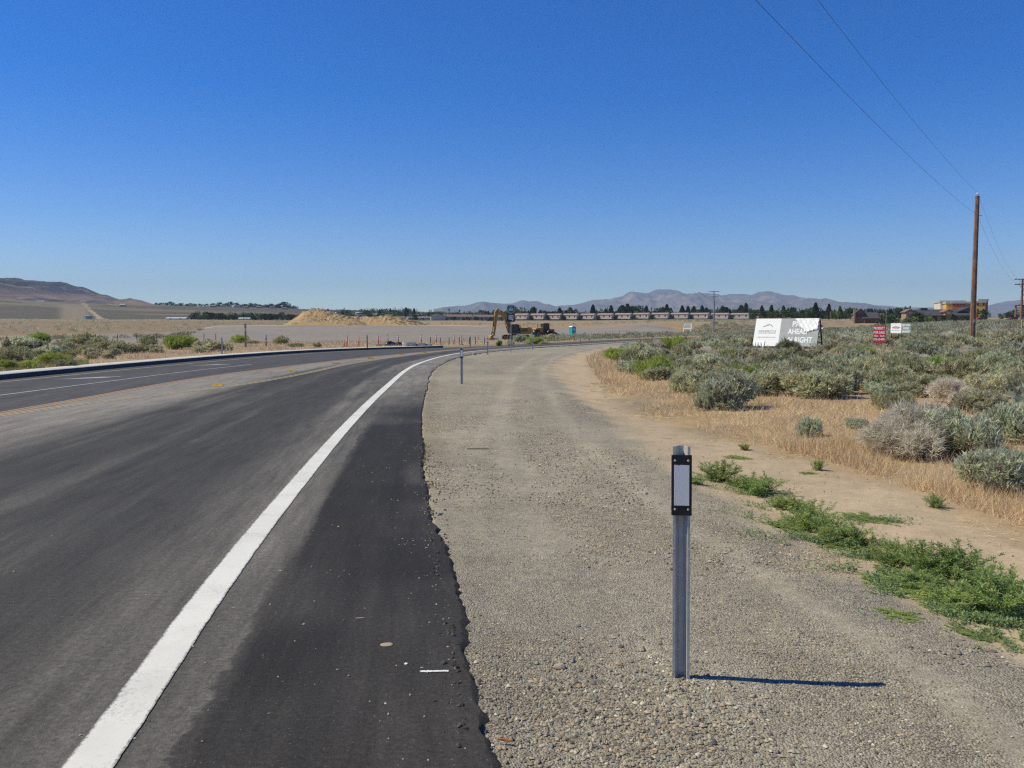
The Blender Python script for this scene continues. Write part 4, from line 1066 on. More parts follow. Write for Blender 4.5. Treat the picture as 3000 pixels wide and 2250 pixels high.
# ------------------------------------------------------------------ orange tube markers, concrete rings, tarpaulin, posts
def tube_marker():
    t = empty('tube_marker', label='orange tube marker', cat='tube marker', group='orange tube markers round the works')
    b = MB(); b.tube([(0, 0, .05), (0, 0, .1), (0, 0, .95), (0, 0, 1.02)], [.09, .065, .055, .02], 10); b.build('tube', m_orange, t)
    b = MB(); b.tube([(0, 0, 0), (0, 0, .05), (0, 0, .07)], [.2, .19, .1], 8); b.build('base', m_rubber, t)
    for z in (.58, .78):
        b = MB(); b.tube([(0, 0, z), (0, 0, z + .1)], .066, 10); b.build('white_band', m_white, t)
    b = MB(); b.tube([(0, 0, 1.0), (0, 0, 1.1)], .015, 6); b.build('tip', m_dark, t)
    return t
tm = tube_marker(); first = True
for px, py, lab in ((1016, 1014, 'leaning orange tube marker, nearest the road at the left end of the works'), (1051, 1013, 'orange tube marker just left of the thin dark post'), (1108, 1009, 'orange tube marker left of the black tarpaulin'),
                    (1137, 1005, 'orange tube marker behind the left end of the black tarpaulin'), (1167, 1005, 'orange tube marker behind the right end of the black tarpaulin'), (1234, 1006, 'orange tube marker right behind the concrete rings'), (1278, 1005.5, 'orange tube marker above the end of the kerb'),
                    (1329, 1008, 'orange tube marker between kerb end and steel marker post'), (1353, 1009, 'orange tube marker close beside the steel marker post'), (1359, 998, 'orange tube marker farther out on the lot left of the steel post'), (1402, 995.5, 'orange tube marker nearest the excavator bucket'),
                    (15, 1020, 'orange tube marker in the brush by the left fence'), (73, 1064, 'orange tube marker low in the green weeds near the kerb'), (1008, 1015, 'short orange tube marker by the kerb')):
    x, y = gp(px, py + 1); o = tm if first else copy_of(tm, (0, 0, 0)); first = False
    o.location = (x, y, hz(x, y)); o['label'] = lab; o.rotation_euler = (random.uniform(-.05, .05), random.uniform(-.06, .1), 0)
    if px == 73: o.scale = (.7, .7, .4)
    if px == 1008: o.scale = (.8, .8, .6)
def ring(px, py, dia, h, lab):
    x, y = gp(px, py); z = hz(x, y)
    t = empty('concrete_ring', (x, y + dia / 2, z), 0, lab, 'concrete ring', 'concrete manhole rings by the kerb')
    b = MB(); n = 28; v = []; f = []
    for r, zz in ((dia / 2, 0), (dia / 2, h * .45), (dia / 2 + .02, h * .48), (dia / 2 + .02, h), (dia / 2 - .15, h), (dia / 2 - .15, 0)):
        for k in range(n): a = 2 * PI * k / n; v.append((r * math.cos(a), r * math.sin(a), zz))
    for i_ in range(5):
        for k in range(n): f.append((i_ * n + k, i_ * n + (k + 1) % n, (i_ + 1) * n + (k + 1) % n, (i_ + 1) * n + k))
    b.add(v, f); b.build('ring_wall', m_conc, t)
    b = MB(); a0 = -PI / 2; b.tube([(dia / 2 * math.cos(a0) * .9, -dia / 2 * .97, h * .3), (0, -dia / 2 - .03, h * .3)], .06, 8); b.build('lift_hole', m_dark, t)
ring(1196, 1016, 1.35, .42, 'widest concrete ring lying flat behind the kerb')
ring(1231, 1015.5, .98, .34, 'middle concrete ring lying flat behind the kerb')
ring(1256, 1015, .6, .3, 'smallest concrete ring at the right end behind the kerb')
def tarp():
    x, y = gp(1152, 1012.5); z = hz(x, y)
    n, mm = 46, 22; X, Y = np.meshgrid(np.linspace(-1.05, 1.05, n), np.linspace(-.5, .5, mm))
    e = np.clip(1 - (X / 1.05) ** 2, 0, 1) ** .5 * np.clip(1 - (Y / .5) ** 2, 0, 1) ** .5
    Z = e * (.16 + .45 * fbm(X * 2.2 + 3, Y * 2 + 9, 4, 15) + .14 * fbm(X * 7, Y * 7, 3, 25, True)) * (1 - .35 * sstep(X, 0, .2) * (1 - sstep(X, .2, .5))) - .03
    ii = np.arange(n * mm).reshape(mm, n); Fq = np.stack([ii[:-1, :-1], ii[:-1, 1:], ii[1:, 1:], ii[1:, :-1]], -1).reshape(-1, 4)
    t = empty('tarpaulin_heap', (x, y, z), 0, 'crumpled black tarpaulin heap beside the concrete rings', 'tarpaulin')
    obj('tarpaulin', np_mesh('tarpaulin', np.c_[X.ravel(), Y.ravel(), Z.ravel()], Fq, M('black sheeting', (.012, .012, .014), .35, bump=.4, bscale=8)), t)
    b = MB(); b.tube([(-1.7, -.3, .05), (-.6, -.25, .07)], .05, 8); b.build('pipe', m_black, t)
tarp()
def mailbox():
    x, y = gp(780, 1015); t = empty('utility_pedestal', (x, y, hz(x, y)), .3, 'small white utility pedestal on a post near the left verge', 'utility pedestal')
    b = MB(); b.box(-.07, .07, -.07, .07, -.1, .85); b.build('post', m_wood2, t)
    b = MB(); b.box(-.13, .13, -.12, .12, .85, 1.22); b.build('box', m_white, t, .02)
    b = MB(); b.box(-.09, .09, -.085, -.072, .45, .62); b.build('tag_plate', m_white, t)
mailbox()
x, y = gp(720, 1018); tp = empty('marker_post', (x, y, hz(x, y)), 0, 'pale grey wooden post beside the bright green bush on the left verge', 'post')
b = MB(); b.box(-.07, .07, -.07, .07, -.2, 2.2); b.build('post', m_wood2, tp, .01)
b = MB(); b.box(-.05, .05, -.08, -.071, 1.5, 1.75); b.build('tag_plate', m_white, tp)
x, y = gp(1076, 1021); tp = empty('marker_post', (x, y, hz(x, y)), 0, 'thin dark post standing among the orange tube markers', 'post')
b = MB(); b.box(-.035, .035, -.035, .035, -.2, 1.35); b.build('post', m_dark, tp); b = MB(); b.box(-.04, .04, -.045, -.036, 1.1, 1.25); b.build('tag_plate', m_dark, tp)

def wire_fence(pts, label, h=1.15, group='wire fences round the graded lot'):
    t = empty('wire_fence', (0, 0, 0), 0, label, 'fence', group); P = [(x, y, hz(x, y)) for x, y in pts]
    me = None
    for p in P:
        if me is None:
            b = MB(); b.box(-.022, .022, -.004, .004, -.3, h); b.box(-.004, .004, .0045, .035, -.3, h); me = b.mesh('post', m_dark)
        o = obj('post', me, t); o.location = p; o.rotation_euler = (random.uniform(-.03, .03), random.uniform(-.05, .05), random.uniform(-.3, .3)); o.scale = (1.6, 1.6, random.uniform(.94, 1.08))
    for k in range(3):
        b = MB()
        pp = []
        for i_ in range(len(P) - 1):
            for q in range(4):
                f = q / 4; pp.append(Vector(P[i_]).lerp(Vector(P[i_ + 1]), f) + Vector((0, 0, h * (.42 + .26 * k) - .03 * 4 * f * (1 - f))))
        pp.append(Vector(P[-1]) + Vector((0, 0, h * (.42 + .26 * k))))
        b.tube(pp, .004, 4); b.build('wire', m_wire, t)
wire_fence([gp(a, 1005.5 + .0 * a) for a in (20, 84, 147, 214, 280, 345, 402, 459, 553, 597, 632)], 'steel post and wire fence along the left edge of the graded lot')
wire_fence([col(a, b_) for a, b_ in ((1690, 182), (1712, 184), (1734, 186), (1754, 188), (1775, 190), (1795, 192), (1815, 194), (1836, 196), (1860, 198))], 'thin wire fence behind the brush right of the turquoise toilet')
wire_fence([gp(a, 1011 - (a - 1262) * .013) for a in (1262, 1290, 1315, 1345, 1375, 1393, 1420)], 'low wire fence along the far verge left of the excavator', .8)

# ------------------------------------------------------------------ small things on the road
m_tab = M('yellow plastic tab', (.75, .52, .04), .5, var=.08)
first = None
for px, py, lab in ((637, 1131, 'yellow road tab nearest the camera on the dusty middle strip'), (855, 1089, 'second yellow road tab along the dusty middle strip'), (985, 1066, 'third yellow road tab along the dusty middle strip'), (1086, 1051, 'fourth yellow road tab where the yellow lines converge'), (1176, 1039, 'fifth yellow road tab beyond the converging yellow lines'), (1242, 1033, 'farthest yellow road tab at the start of the bend')):
    x, y = gp(px, py)
    t = empty('road_tab', (x, y, .004), random.uniform(-.3, .3), lab, 'road marker', 'yellow tabs stuck to the road')
    b = MB(); b.box(-.2, -.02, -.12, .12, 0, .012); b.box(.02, .2, -.1, .1, 0, .012); b.build('foot', m_tab, t)
    b = MB(); b.box(-.2, .2, -.012, .012, .013, .06); b.build('upright_tab', m_tab, t)
m_chip = M('tan stone', (.38, .3, .22), .9, var=.2, scale=30)
def flat_stone(px, py, w, l, h, m, name, lab, cat, rz=0, z=None):
    x, y = gp(px, py); bm = bmesh.new(); bmesh.ops.create_icosphere(bm, subdivisions=2, radius=1)
    for v in bm.verts:
        k = 1 + .22 * (random.random() - .5); v.co = Vector((v.co.x * w / 2 * k, v.co.y * l / 2 * k, max(v.co.z, -.5) * h / 2 * k))
    me = bpy.data.meshes.new(name); bm.to_mesh(me); bm.free(); me.materials.append(m)
    o = obj(name, me); o.location = (x, y, (hz(x, y) if z is None else z) + h * .2); o.rotation_euler = (0, 0, rz); tag(o, lab, cat)
flat_stone(1133, 1890, .075, .05, .014, m_chip, 'stone_chip', 'flat tan stone chip lying on the fresh dark asphalt', 'stone', .2, 0)
flat_stone(1190, 1946, .022, .022, .012, m_white, 'pebble', 'small white pebble on the dark asphalt above the white spray mark', 'pebble', 0, 0)
flat_stone(1055, 1811, .06, .012, .006, m_chip, 'straw_bit', 'thin tan straw on the dark asphalt farther from the camera', 'straw', .05, 0)
flat_stone(1390, 1040, .32, .25, .26, m_chip, 'rock', 'lone pale rock on the gravel by the far bend', 'rock')
flat_stone(1640, 1958, .07, .05, .04, m_chip, 'rock', 'brown stone lying in the gravel left of the near delineator', 'rock')
x, y = gp(1478, 2182); b = MB(); b.tube([(-.03, .0, .02), (.0, .005, .016), (.035, -.006, .012)], [.003, .006, .003], 6); o = b.build('orange_stick', M('orange wood', (.4, .12, .03), .7)); o.location = (x, y, hz(x, y) + .005); tag(o, 'small orange splinter lying on the gravel near the asphalt edge', 'splinter')
x, y = gp(1400, 1318); b = MB(); b.tube([(-.17, .0, .02), (.17, .03, .02)], .009, 6); o = b.build('stick', m_wood2); o.location = (x, y, hz(x, y)); tag(o, 'pale stick lying on the gravel shoulder beyond the near delineator', 'stick')
# white spray mark on the asphalt edge
def spray(px0, px1, py, wd, name, z):
    a = np.array(gp(px0, py)); c = np.array(gp(px1, py - 2)); V = []; F_ = []
    for k in range(420):
        p = a + (c - a) * rng.random() + rng.normal(0, wd * .4, 2) * (1, .8); r = .0022 + .004 * rng.random() * math.exp(-abs(rng.normal()))
        n = len(V); V += [(p[0] + r * math.cos(q) * 1.4, p[1] + r * math.sin(q), z) for q in (0, 1.26, 2.5, 3.8, 5.0)]; F_.append((n, n + 1, n + 2, n + 3, n + 4))
        z += .000001
    me = bpy.data.meshes.new(name); me.from_pydata(V, [], F_); me.materials.append(m_white); tag(obj(name, me), kind='stuff')
spray(1235, 1312, 1969, .012, 'spray_paint_mark', .004)

# ------------------------------------------------------------------ plants
def unit(v): return v / (np.linalg.norm(v, axis=1)[:, None] + 1e-9)
def leaf_tris(P, D, l, w, r):
    """one slim pointed leaf (a single triangle) per point"""
    n = len(P); side = unit(np.cross(D, r.normal(size=(n, 3))))
    l = np.broadcast_to(l, n)[:, None]; w = np.broadcast_to(w, n)[:, None]
    V = np.stack([P - side * w / 2, P + side * w / 2, P + D * l], 1).reshape(-1, 3)
    return V, np.arange(3 * n).reshape(n, 3)
def leaf_kites(P, D, l, w, r):
    n = len(P); side = unit(np.cross(D, r.normal(size=(n, 3)))); l = np.broadcast_to(l, n)[:, None]; w = np.broadcast_to(w, n)[:, None]
    V = np.stack([P, P + D * l * .5 + side * w / 2, P + D * l, P + D * l * .5 - side * w / 2], 1).reshape(-1, 3)
    return V, np.arange(4 * n).reshape(n, 4)
PAL = {
    'sage': [(.36, .36, .235), (.41, .41, .285), (.3, .31, .19), (.46, .43, .3), (.25, .205, .155)],
    'blue': [(.34, .37, .265), (.4, .43, .32), (.29, .325, .22), (.46, .47, .36), (.24, .205, .165)],
    'olive': [(.26, .265, .16), (.31, .305, .19), (.22, .23, .13), (.36, .33, .225)],
    'green': [(.22, .29, .06), (.27, .33, .08), (.17, .235, .05), (.33, .36, .12)],
    'dark': [(.2, .215, .12), (.25, .255, .16), (.17, .18, .1), (.31, .28, .19)],
    'dead': [(.4, .365, .31), (.48, .44, .38), (.32, .285, .24), (.54, .5, .44)],
}
def bush_mesh(kind, seed, nl, spiky=.5, lobes=13, leaf=(.07, .021)):
    """unit bush about 1 m wide and 0.62 m tall: foliage in several lobes with gaps, woody stems below"""
    r = np.random.default_rng(seed)
    lc = []
    for k in range(lobes):
        a = 2 * PI * (k + r.random() * .8) / lobes; q = .1 + .33 * r.random() ** .7
        lc.append((q * math.cos(a), q * math.sin(a), .1 + .36 * r.random() * (1 - .9 * q), .09 + .1 * r.random()))
    lc.append((r.normal() * .1, r.normal() * .1, .34, .15))
    lc = np.array(lc)
    nt = nl // 9                       # twigs, each carrying a spray of leaves
    w = lc[:, 3] ** 2; k = r.choice(len(lc), nt, p=w / w.sum())
    d = unit(r.normal(size=(nt, 3)) + (0, 0, .45)); 
    rad = lc[k, 3] * (.74 + .36 * r.random(nt) ** .7)
    T = lc[k, :3] + d * rad[:, None] * (1, 1, 1.05)
    T[:, 2] = np.maximum(T[:, 2], .03 + .05 * r.random(nt))
    ax = unit(d * .55 + (0, 0, .75) + r.normal(size=(nt, 3)) * .3)
    rep = 9
    P = np.repeat(T, rep, 0) + np.repeat(ax, rep, 0) * (r.random(nt * rep)[:, None] * .11 - .05) + r.normal(size=(nt * rep, 3)) * .012
    D = unit(np.repeat(ax, rep, 0) + r.normal(size=(nt * rep, 3)) * spiky)
    ll = leaf[0] * (.6 + .8 * r.random(len(P)))
    V, F_ = leaf_tris(P, D, ll, leaf[1] * (.7 + .6 * r.random(len(P))), r)
    pal = np.array(PAL[kind]); c = np.array((1.52, 1.52, 1.45)) * pal[np.repeat(r.integers(0, len(pal), nt), rep)] * (.85 + .3 * r.random((len(P), 1)))
    lobec = (.9 + .22 * r.random(len(lc)))[np.repeat(k, rep)][:, None]
    c = np.repeat(c * lobec, 3, 0)
    fol = np_mesh('foliage', V, F_, m_leaf, c)
    # longer shoots and bare dead twigs that break the outline
    if kind != 'dead':
        ns = 70; k2 = r.choice(len(lc), ns); d2 = unit(r.normal(size=(ns, 3)) * (1, 1, .7) + (0, 0, .75)); t0 = lc[k2, :3] + d2 * lc[k2, 3:4] * .8; ln2 = .07 + .13 * r.random(ns)
        q2 = np.repeat(np.arange(ns), 12); f2 = r.random(len(q2)); P2 = t0[q2] + d2[q2] * (ln2[q2] * f2)[:, None]; D2 = unit(d2[q2] + r.normal(size=(len(q2), 3)) * .45)
        V2, F2 = leaf_tris(P2, D2, leaf[0] * (.5 + .4 * r.random(len(q2))), leaf[1] * .7, r); c2 = np.repeat(pal[r.integers(0, len(pal), ns)][q2] * 1.06, 3, 0)
        me0 = fol; fol = np_mesh('foliage', np.vstack([V, V2]), np.vstack([F_, F2 + len(V)]), m_leaf, np.vstack([c, c2])); bpy.data.meshes.remove(me0)
    b = MB()
    for q in range(26):
        e = lc[r.integers(0, len(lc))]; a = r.uniform(0, 2 * PI); o_ = e[3] * r.uniform(.7, 1.25)
        b.tube([(e[0] * .5, e[1] * .5, .1 + .1 * r.random()), (e[0] + o_ * .6 * math.cos(a), e[1] + o_ * .6 * math.sin(a), e[2] * .8), (e[0] + o_ * math.cos(a), e[1] + o_ * math.sin(a), e[2] * r.uniform(.6, 1.15))], [.007, .004, .0015], 3, False)
    for q in range(9):
        i_ = r.integers(0, len(lc)); e = lc[i_]; a = r.normal(0, .05, 2)
        b.tube([(a[0] * .4, a[1] * .4, -.06), (e[0] * .45 + a[0], e[1] * .45 + a[1], .12), (e[0], e[1], e[2] + .02)], [.018, .011, .004], 5, False)
    st = b.mesh('stem', m_twig)
    return fol, st
def bundle(kind, n, nl, seed0, **k): return [bush_mesh(kind, seed0 + i_, nl, **k) for i_ in range(n)]
SAGE_HI = bundle('sage', 5, 11000, 100) + bundle('blue', 3, 11000, 120)
SAGE_MD = bundle('sage', 4, 4200, 140, leaf=(.085, .028)) + bundle('blue', 2, 4200, 150, leaf=(.085, .028)) + bundle('olive', 3, 4200, 160, leaf=(.085, .028)) 
GREEN = bundle('green', 3, 8000, 180, spiky=.3, leaf=(.1, .012))
DARK = bundle('dark', 3, 5000, 190, leaf=(.07, .02)) 
DEAD = bundle('dead', 2, 9000, 200, spiky=.8, leaf=(.12, .009))
OLIVE = bundle('olive', 2, 6000, 210, leaf=(.08, .018))
NAMES = {'sage': 'sagebrush', 'green': 'rabbitbrush', 'dark': 'greasewood_bush', 'dead': 'dead_bush', 'olive': 'sagebrush'}
placed = []
def bush(x, y, w, h, pair, name, label, group=None, cat='bush', z=None):
    t = empty(name, (x, y, (hz(x, y) if z is None else z) - .02), random.uniform(0, 2 * PI), label, cat, group, (w, w * random.uniform(.85, 1.1), h / .62))
    obj('foliage', pair[0], t); obj('stem', pair[1], t)
    placed.append((x, y, w))
    return t
def bush_px(px, py, wpx, hpx, pair, name, label, group=None, cat='bush'):
    x, y = gp(px, py)
    for _ in range(4): x, y = gp(px, py, hz(x, y))
    d = y; w = wpx / FPX * d; x, y = x, y + w * .35
    return bush(x, y, w * 1.05, hpx / FPX * d * 1.06, pair, name, label, group, cat)
ch = random.choice
# ---- the ones that stand out on the right
bush_px(2135, 1203, 185, 112, SAGE_HI[5], 'sagebrush', 'big blue-green sagebrush at the near edge of the clearing, left of the dry grass')
bush_px(2075, 1206, 70, 60, SAGE_HI[6], 'sagebrush', 'small pale sagebrush against the left side of the big blue-green one')
bush_px(2250, 1160, 175, 80, SAGE_HI[0], 'sagebrush', 'wide sagebrush spreading just behind the big blue-green one')
bush_px(2370, 1150, 130, 92, SAGE_HI[1], 'sagebrush', 'grey sagebrush at the back left of the dry grass clearing')
bush_px(2470, 1158, 145, 92, SAGE_HI[2], 'sagebrush', 'dark shaded sagebrush at the back middle of the dry grass clearing')
bush_px(2580, 1130, 110, 88, SAGE_HI[3], 'sagebrush', 'tall open sagebrush at the back right of the dry grass clearing')
bush_px(2665, 1128, 100, 90, OLIVE[0], 'sagebrush', 'brownish twiggy sagebrush left of the bright round rabbitbrush')
bush_px(2372, 1282, 72, 66, SAGE_HI[7], 'sagebrush', 'small round pale sagebrush alone in the dry grass')
bush_px(2520, 1258, 70, 34, SAGE_HI[6], 'sagebrush', 'low pale sagebrush patch in the dry grass right of the small round one')
bush_px(1922, 1112, 115, 76, GREEN[0], 'rabbitbrush', 'bright green rabbitbrush at the field edge, nearest the road bend')
bush_px(1818, 1062, 90, 42, GREEN[1], 'rabbitbrush', 'dark green rabbitbrush at the corner of the field by the gravel')
bush_px(1985, 1030, 75, 46, GREEN[2], 'rabbitbrush', 'yellow-green rabbitbrush farther back near the bend')
bush_px(2015, 1150, 105, 72, SAGE_HI[4], 'sagebrush', 'pale sagebrush right of the bright green rabbitbrush')
bush_px(1862, 1100, 85, 48, SAGE_HI[5], 'sagebrush', 'blue-grey sagebrush left of the bright green rabbitbrush')
bush_px(1890, 1060, 90, 58, SAGE_HI[1], 'sagebrush', 'grey sagebrush just behind the blue-grey one at the field edge')
bush_px(2795, 1106, 125, 62, GREEN[1], 'rabbitbrush', 'round bright green rabbitbrush in front of the tall bare pole')
bush_px(2320, 1062, 82, 66, DARK[0], 'greasewood_bush', 'dark round bush right in front of the large billboard')
bush_px(2362, 1066, 46, 40, DARK[1], 'greasewood_bush', 'smaller dark bush below the right half of the large billboard')
bush_px(2640, 1205, 110, 58, OLIVE[1], 'sagebrush', 'brown seeded bush standing in the dry grass clearing')
bush_px(2170, 1130, 100, 60, GREEN[2], 'rabbitbrush', 'yellow-green rabbitbrush between grey sagebrush behind the big one')
# the big grey heap at the right
bush_px(2690, 1352, 250, 105, DEAD[0], 'dead_bush', 'heap of dead grey twigs at the left of the big bush by the track')
bush_px(2765, 1335, 300, 150, DEAD[1], 'dead_bush', 'large grey half-dead bush beside the dirt track')
bush_px(2880, 1345, 250, 150, SAGE_HI[5], 'sagebrush', 'blue-grey living sagebrush grown against the large half-dead bush')
bush_px(2975, 1455, 230, 135, SAGE_HI[6], 'sagebrush', 'nearest pale sagebrush at the right border of the track')
bush_px(2990, 1300, 180, 120, SAGE_HI[7], 'sagebrush', 'pale sagebrush behind the nearest one at the right border')
bush_px(2905, 1215, 150, 70, SAGE_HI[0], 'sagebrush', 'grey sagebrush behind the half-dead bush at the far side of the clearing')
# ---- left verge
LV = [(20, 1062, 95, 62, DARK[2], 'greasewood_bush', 'dark bush at the left border of the left verge'), (100, 1006, 55, 42, GREEN[0], 'rabbitbrush', 'bright yellow-green bush by the fence in the left verge'), (175, 1030, 60, 40, DARK[1], 'greasewood_bush', 'dark bush right of the bright one at the left fence'),
      (225, 1022, 75, 52, DARK[0], 'greasewood_bush', 'tall dark bush in the middle of the left brush clump'), (290, 1026, 80, 48, SAGE_MD[6], 'sagebrush', 'olive sagebrush at the right end of the left brush clump'), (340, 1036, 60, 40, SAGE_MD[7], 'sagebrush', 'olive sagebrush between left clump and the fence gap'),
      (390, 1034, 50, 34, DARK[2], 'greasewood_bush', 'small dark bush alone in the left verge grass'), (428, 1018, 55, 44, SAGE_MD[8], 'sagebrush', 'upright olive bush below the left fence'), (440, 1034, 55, 30, SAGE_MD[1], 'sagebrush', 'low grey sagebrush at the foot of the upright olive bush'),
      (505, 1024, 72, 50, GREEN[1], 'rabbitbrush', 'tall bright green bush in the middle of the left verge'), (548, 1020, 42, 38, GREEN[2], 'rabbitbrush', 'smaller green bush against the tall bright green one'), (610, 1030, 85, 44, SAGE_MD[0], 'sagebrush', 'wide grey sagebrush right of the bright green bush'),
      (578, 1034, 40, 24, SAGE_MD[2], 'sagebrush', 'low grey sagebrush before the wide grey one'), (697, 1006, 46, 32, GREEN[0], 'rabbitbrush', 'bright green bush against the pale wooden post'), (735, 1008, 34, 16, SAGE_MD[3], 'sagebrush', 'low grey brush right of the pale wooden post'),
      (818, 1011, 46, 30, DARK[0], 'greasewood_bush', 'dark round bush right of the white utility pedestal'), (862, 1017, 40, 16, DARK[1], 'greasewood_bush', 'low dark bush right of the dark round one'), (927, 1018, 26, 18, DARK[2], 'greasewood_bush', 'small dark bush by the lot edge left of the tube markers'),
      (135, 1066, 80, 40, GREEN[2], 'rabbitbrush', 'soft green weed clump behind the kerb'), (178, 1076, 64, 34, DARK[1], 'greasewood_bush', 'dark green round bush nearest the kerb'), (75, 1078, 44, 30, GREEN[0], 'rabbitbrush', 'green leafy clump by the low orange marker near the kerb'),
      (12, 1080, 50, 30, GREEN[1], 'rabbitbrush', 'green weed clump at the left border near the kerb'), (262, 1052, 32, 18, DARK[2], 'greasewood_bush', 'small dark tuft in the left verge grass'), (312, 1052, 30, 18, DARK[0], 'greasewood_bush', 'second small dark tuft in the left verge grass'),
      (55, 1022, 70, 44, SAGE_MD[4], 'sagebrush', 'grey sagebrush left of the bright bush by the fence'), (130, 1044, 60, 40, SAGE_MD[5], 'sagebrush', 'grey-green sagebrush in front of the left fence'), (185, 1052, 50, 34, DARK[0], 'greasewood_bush', 'dark bush before the left brush clump'), (250, 1040, 60, 36, SAGE_MD[6], 'sagebrush', 'olive sagebrush at the front of the left brush clump'),
      (1521, 1003, 32, 28, SAGE_MD[4], 'sagebrush', 'pale green bush before the excavator tracks'), (1462, 1010, 14, 22, GREEN[2], 'rabbitbrush', 'narrow green weed below the excavator bucket'), (1495, 1009, 20, 22, SAGE_MD[5], 'sagebrush', 'grey bush behind the route sign post'),
      (1570, 1004, 46, 26, GREEN[1], 'rabbitbrush', 'green bush before the tractor'), (1612, 999, 44, 26, SAGE_MD[0], 'sagebrush', 'grey sagebrush hiding the tractor wheels'), (1596, 1010, 34, 12, OLIVE[0], 'sagebrush', 'low reddish brush at the road edge below the tractor'), (1545, 1006, 24, 14, SAGE_MD[1], 'sagebrush', 'low grey brush between excavator and tractor')]
for a in LV: bush_px(a[0], a[1], a[2] * 1.12, a[3] * .86, *a[4:], group='bushes beyond the road')
LEFT = []
for k in range(26):
    px, py = rng.uniform(-20, 345), rng.uniform(1002, 1046); i_ = int(rng.integers(0, 11)); pr = (SAGE_MD + DARK[:2])[i_]; nm = 'sagebrush' if i_ < 9 else 'greasewood_bush'
    LEFT.append((bush_px(px, py, rng.uniform(26, 60), rng.uniform(16, 30), pr, nm, None, 'bushes beyond the road'), ('low grey-green' if i_ < 9 else 'low dark') + ' filler bush in the left brush clump', px))
# ---- brush between the far bend and the lot, right of the tractor
cnt = 0
KEEP = []
def too_close(x, y, w, lst, f=.42):
    for (a, b_, c) in lst:
        if abs(a - x) < 2 and abs(b_ - y) < 2 and (a - x) ** 2 + (b_ - y) ** 2 < (f * (w + c)) ** 2: return True
    return False
cand = []
N0 = 42000
cx = rng.uniform(-40, 260, N0); cy = rng.uniform(6, 330, N0)
z_, g_ = terrain(cx, cy)
pxc = g_['px']
nn = fbm(cx / 9, cy / 9, 3, 300)
okR = (g_['dT'] > .8) & (pxc < 3300) & (g_['r'] < 330)
clear = ((cx - 6.2) / 4.6) ** 2 + ((cy - 16.2) / 4.2) ** 2 < 1
near_grass = (g_['dT'] < 1.2 + 1.6 * nn) 
okR &= ~clear & ~near_grass
# far verge of the road: right of the tractor, before the lot
okL = (g_['dL'] < -1.5) & (pxc > 1590) & (pxc < 2500) & (g_['r'] > 110) & (g_['r'] < np.interp(pxc, [1590, 1700, 1850, 2000, 2100], [150, 165, 200, 236, 330])) & (g_['dR'] < 0)
dens = np.where(okR, .97 * sstep(nn, .14, .32), 0) + np.where(okL, .95, 0)
keep = rng.random(N0) < dens
cand = np.c_[cx, cy, z_, pxc, g_['r']][keep]
cand = cand[np.argsort(cand[:, 4])]
grid = {}
def gkey(x, y): return (int(x // 2), int(y // 2))
for p_ in placed: grid.setdefault(gkey(p_[0], p_[1]), []).append(p_)
acc = []
for x, y, z, px, r_ in cand:
    w = rng.uniform(.8, 1.75) if rng.random() < .8 else rng.uniform(.45, .8)
    k = gkey(x, y); bad = False
    for da in (-1, 0, 1):
        for db in (-1, 0, 1):
            for (a, b_, c) in grid.get((k[0] + da, k[1] + db), ()):
                if (a - x) ** 2 + (b_ - y) ** 2 < (.26 * (w + c)) ** 2: bad = True
    # keep signs readable
    for sx0, sx1, dd in ((2200, 2300, 66), (2380, 2395, 66), (2560, 2595, 61), (2612, 2668, 74)):
        if sx0 - 12 < px < sx1 + 12 and dd - 26 < r_ * math.cos(math.atan2(x, y)) < dd + 1.6: w *= .62
    if bad: continue
    grid.setdefault(k, []).append((x, y, w)); acc.append((x, y, z, px, r_, w))
acc = np.array(acc)
size = acc[:, 5] / acc[:, 4]; order = np.argsort(-size)
vis = (acc[order, 3] > 1560) & (acc[order, 3] < 3040)
order = order[vis]
n_ind = 225
ind = acc[order[:n_ind]]; rest = np.concatenate([acc[order[n_ind:]], acc[(acc[:, 3] <= 1560) | (acc[:, 3] >= 3040)]])
MARKS = [(2135, 18, 'the big blue-green sagebrush'), (2370, 21, "the clearing's back left"), (2580, 23, "the clearing's back right"), (1922, 28, 'the nearest green rabbitbrush'), (1985, 55, 'the road bend'),
         (2795, 29, 'the round green rabbitbrush'), (2302, 60, 'the large billboard'), (2577, 58, 'the red sale sign'), (2849, 60, 'the tall bare pole'), (2760, 11, 'the half-dead bush'), (2960, 9, 'the nearest pale bush')]
def zone(x, y, px, r_):
    best = None
    for mp, md, nm in MARKS:
        mx, my = col(mp, md); dd = math.hypot(x - mx, (y - my) * .6)
        if best is None or dd < best[0]: best = (dd, mx, my, nm)
    dd, mx, my, nm = best
    dx, dy = (x - mx), (y - my) * .6
    if abs(dx) > abs(dy): s = 'right of' if dx > 0 else 'left of'
    else: s = 'behind' if dy > 0 else 'in front of'
    return f"{'close ' if dd < 3.5 else ''}{s} {nm}"
BUSHES = []
TINT = ['grey', 'grey', 'grey', 'grey', 'silvery', 'blue-grey', 'blue-grey', 'blue-grey']
TINT2 = ['grey', 'grey', 'silvery', 'grey', 'blue-grey', 'blue-grey', 'olive', 'olive', 'olive']
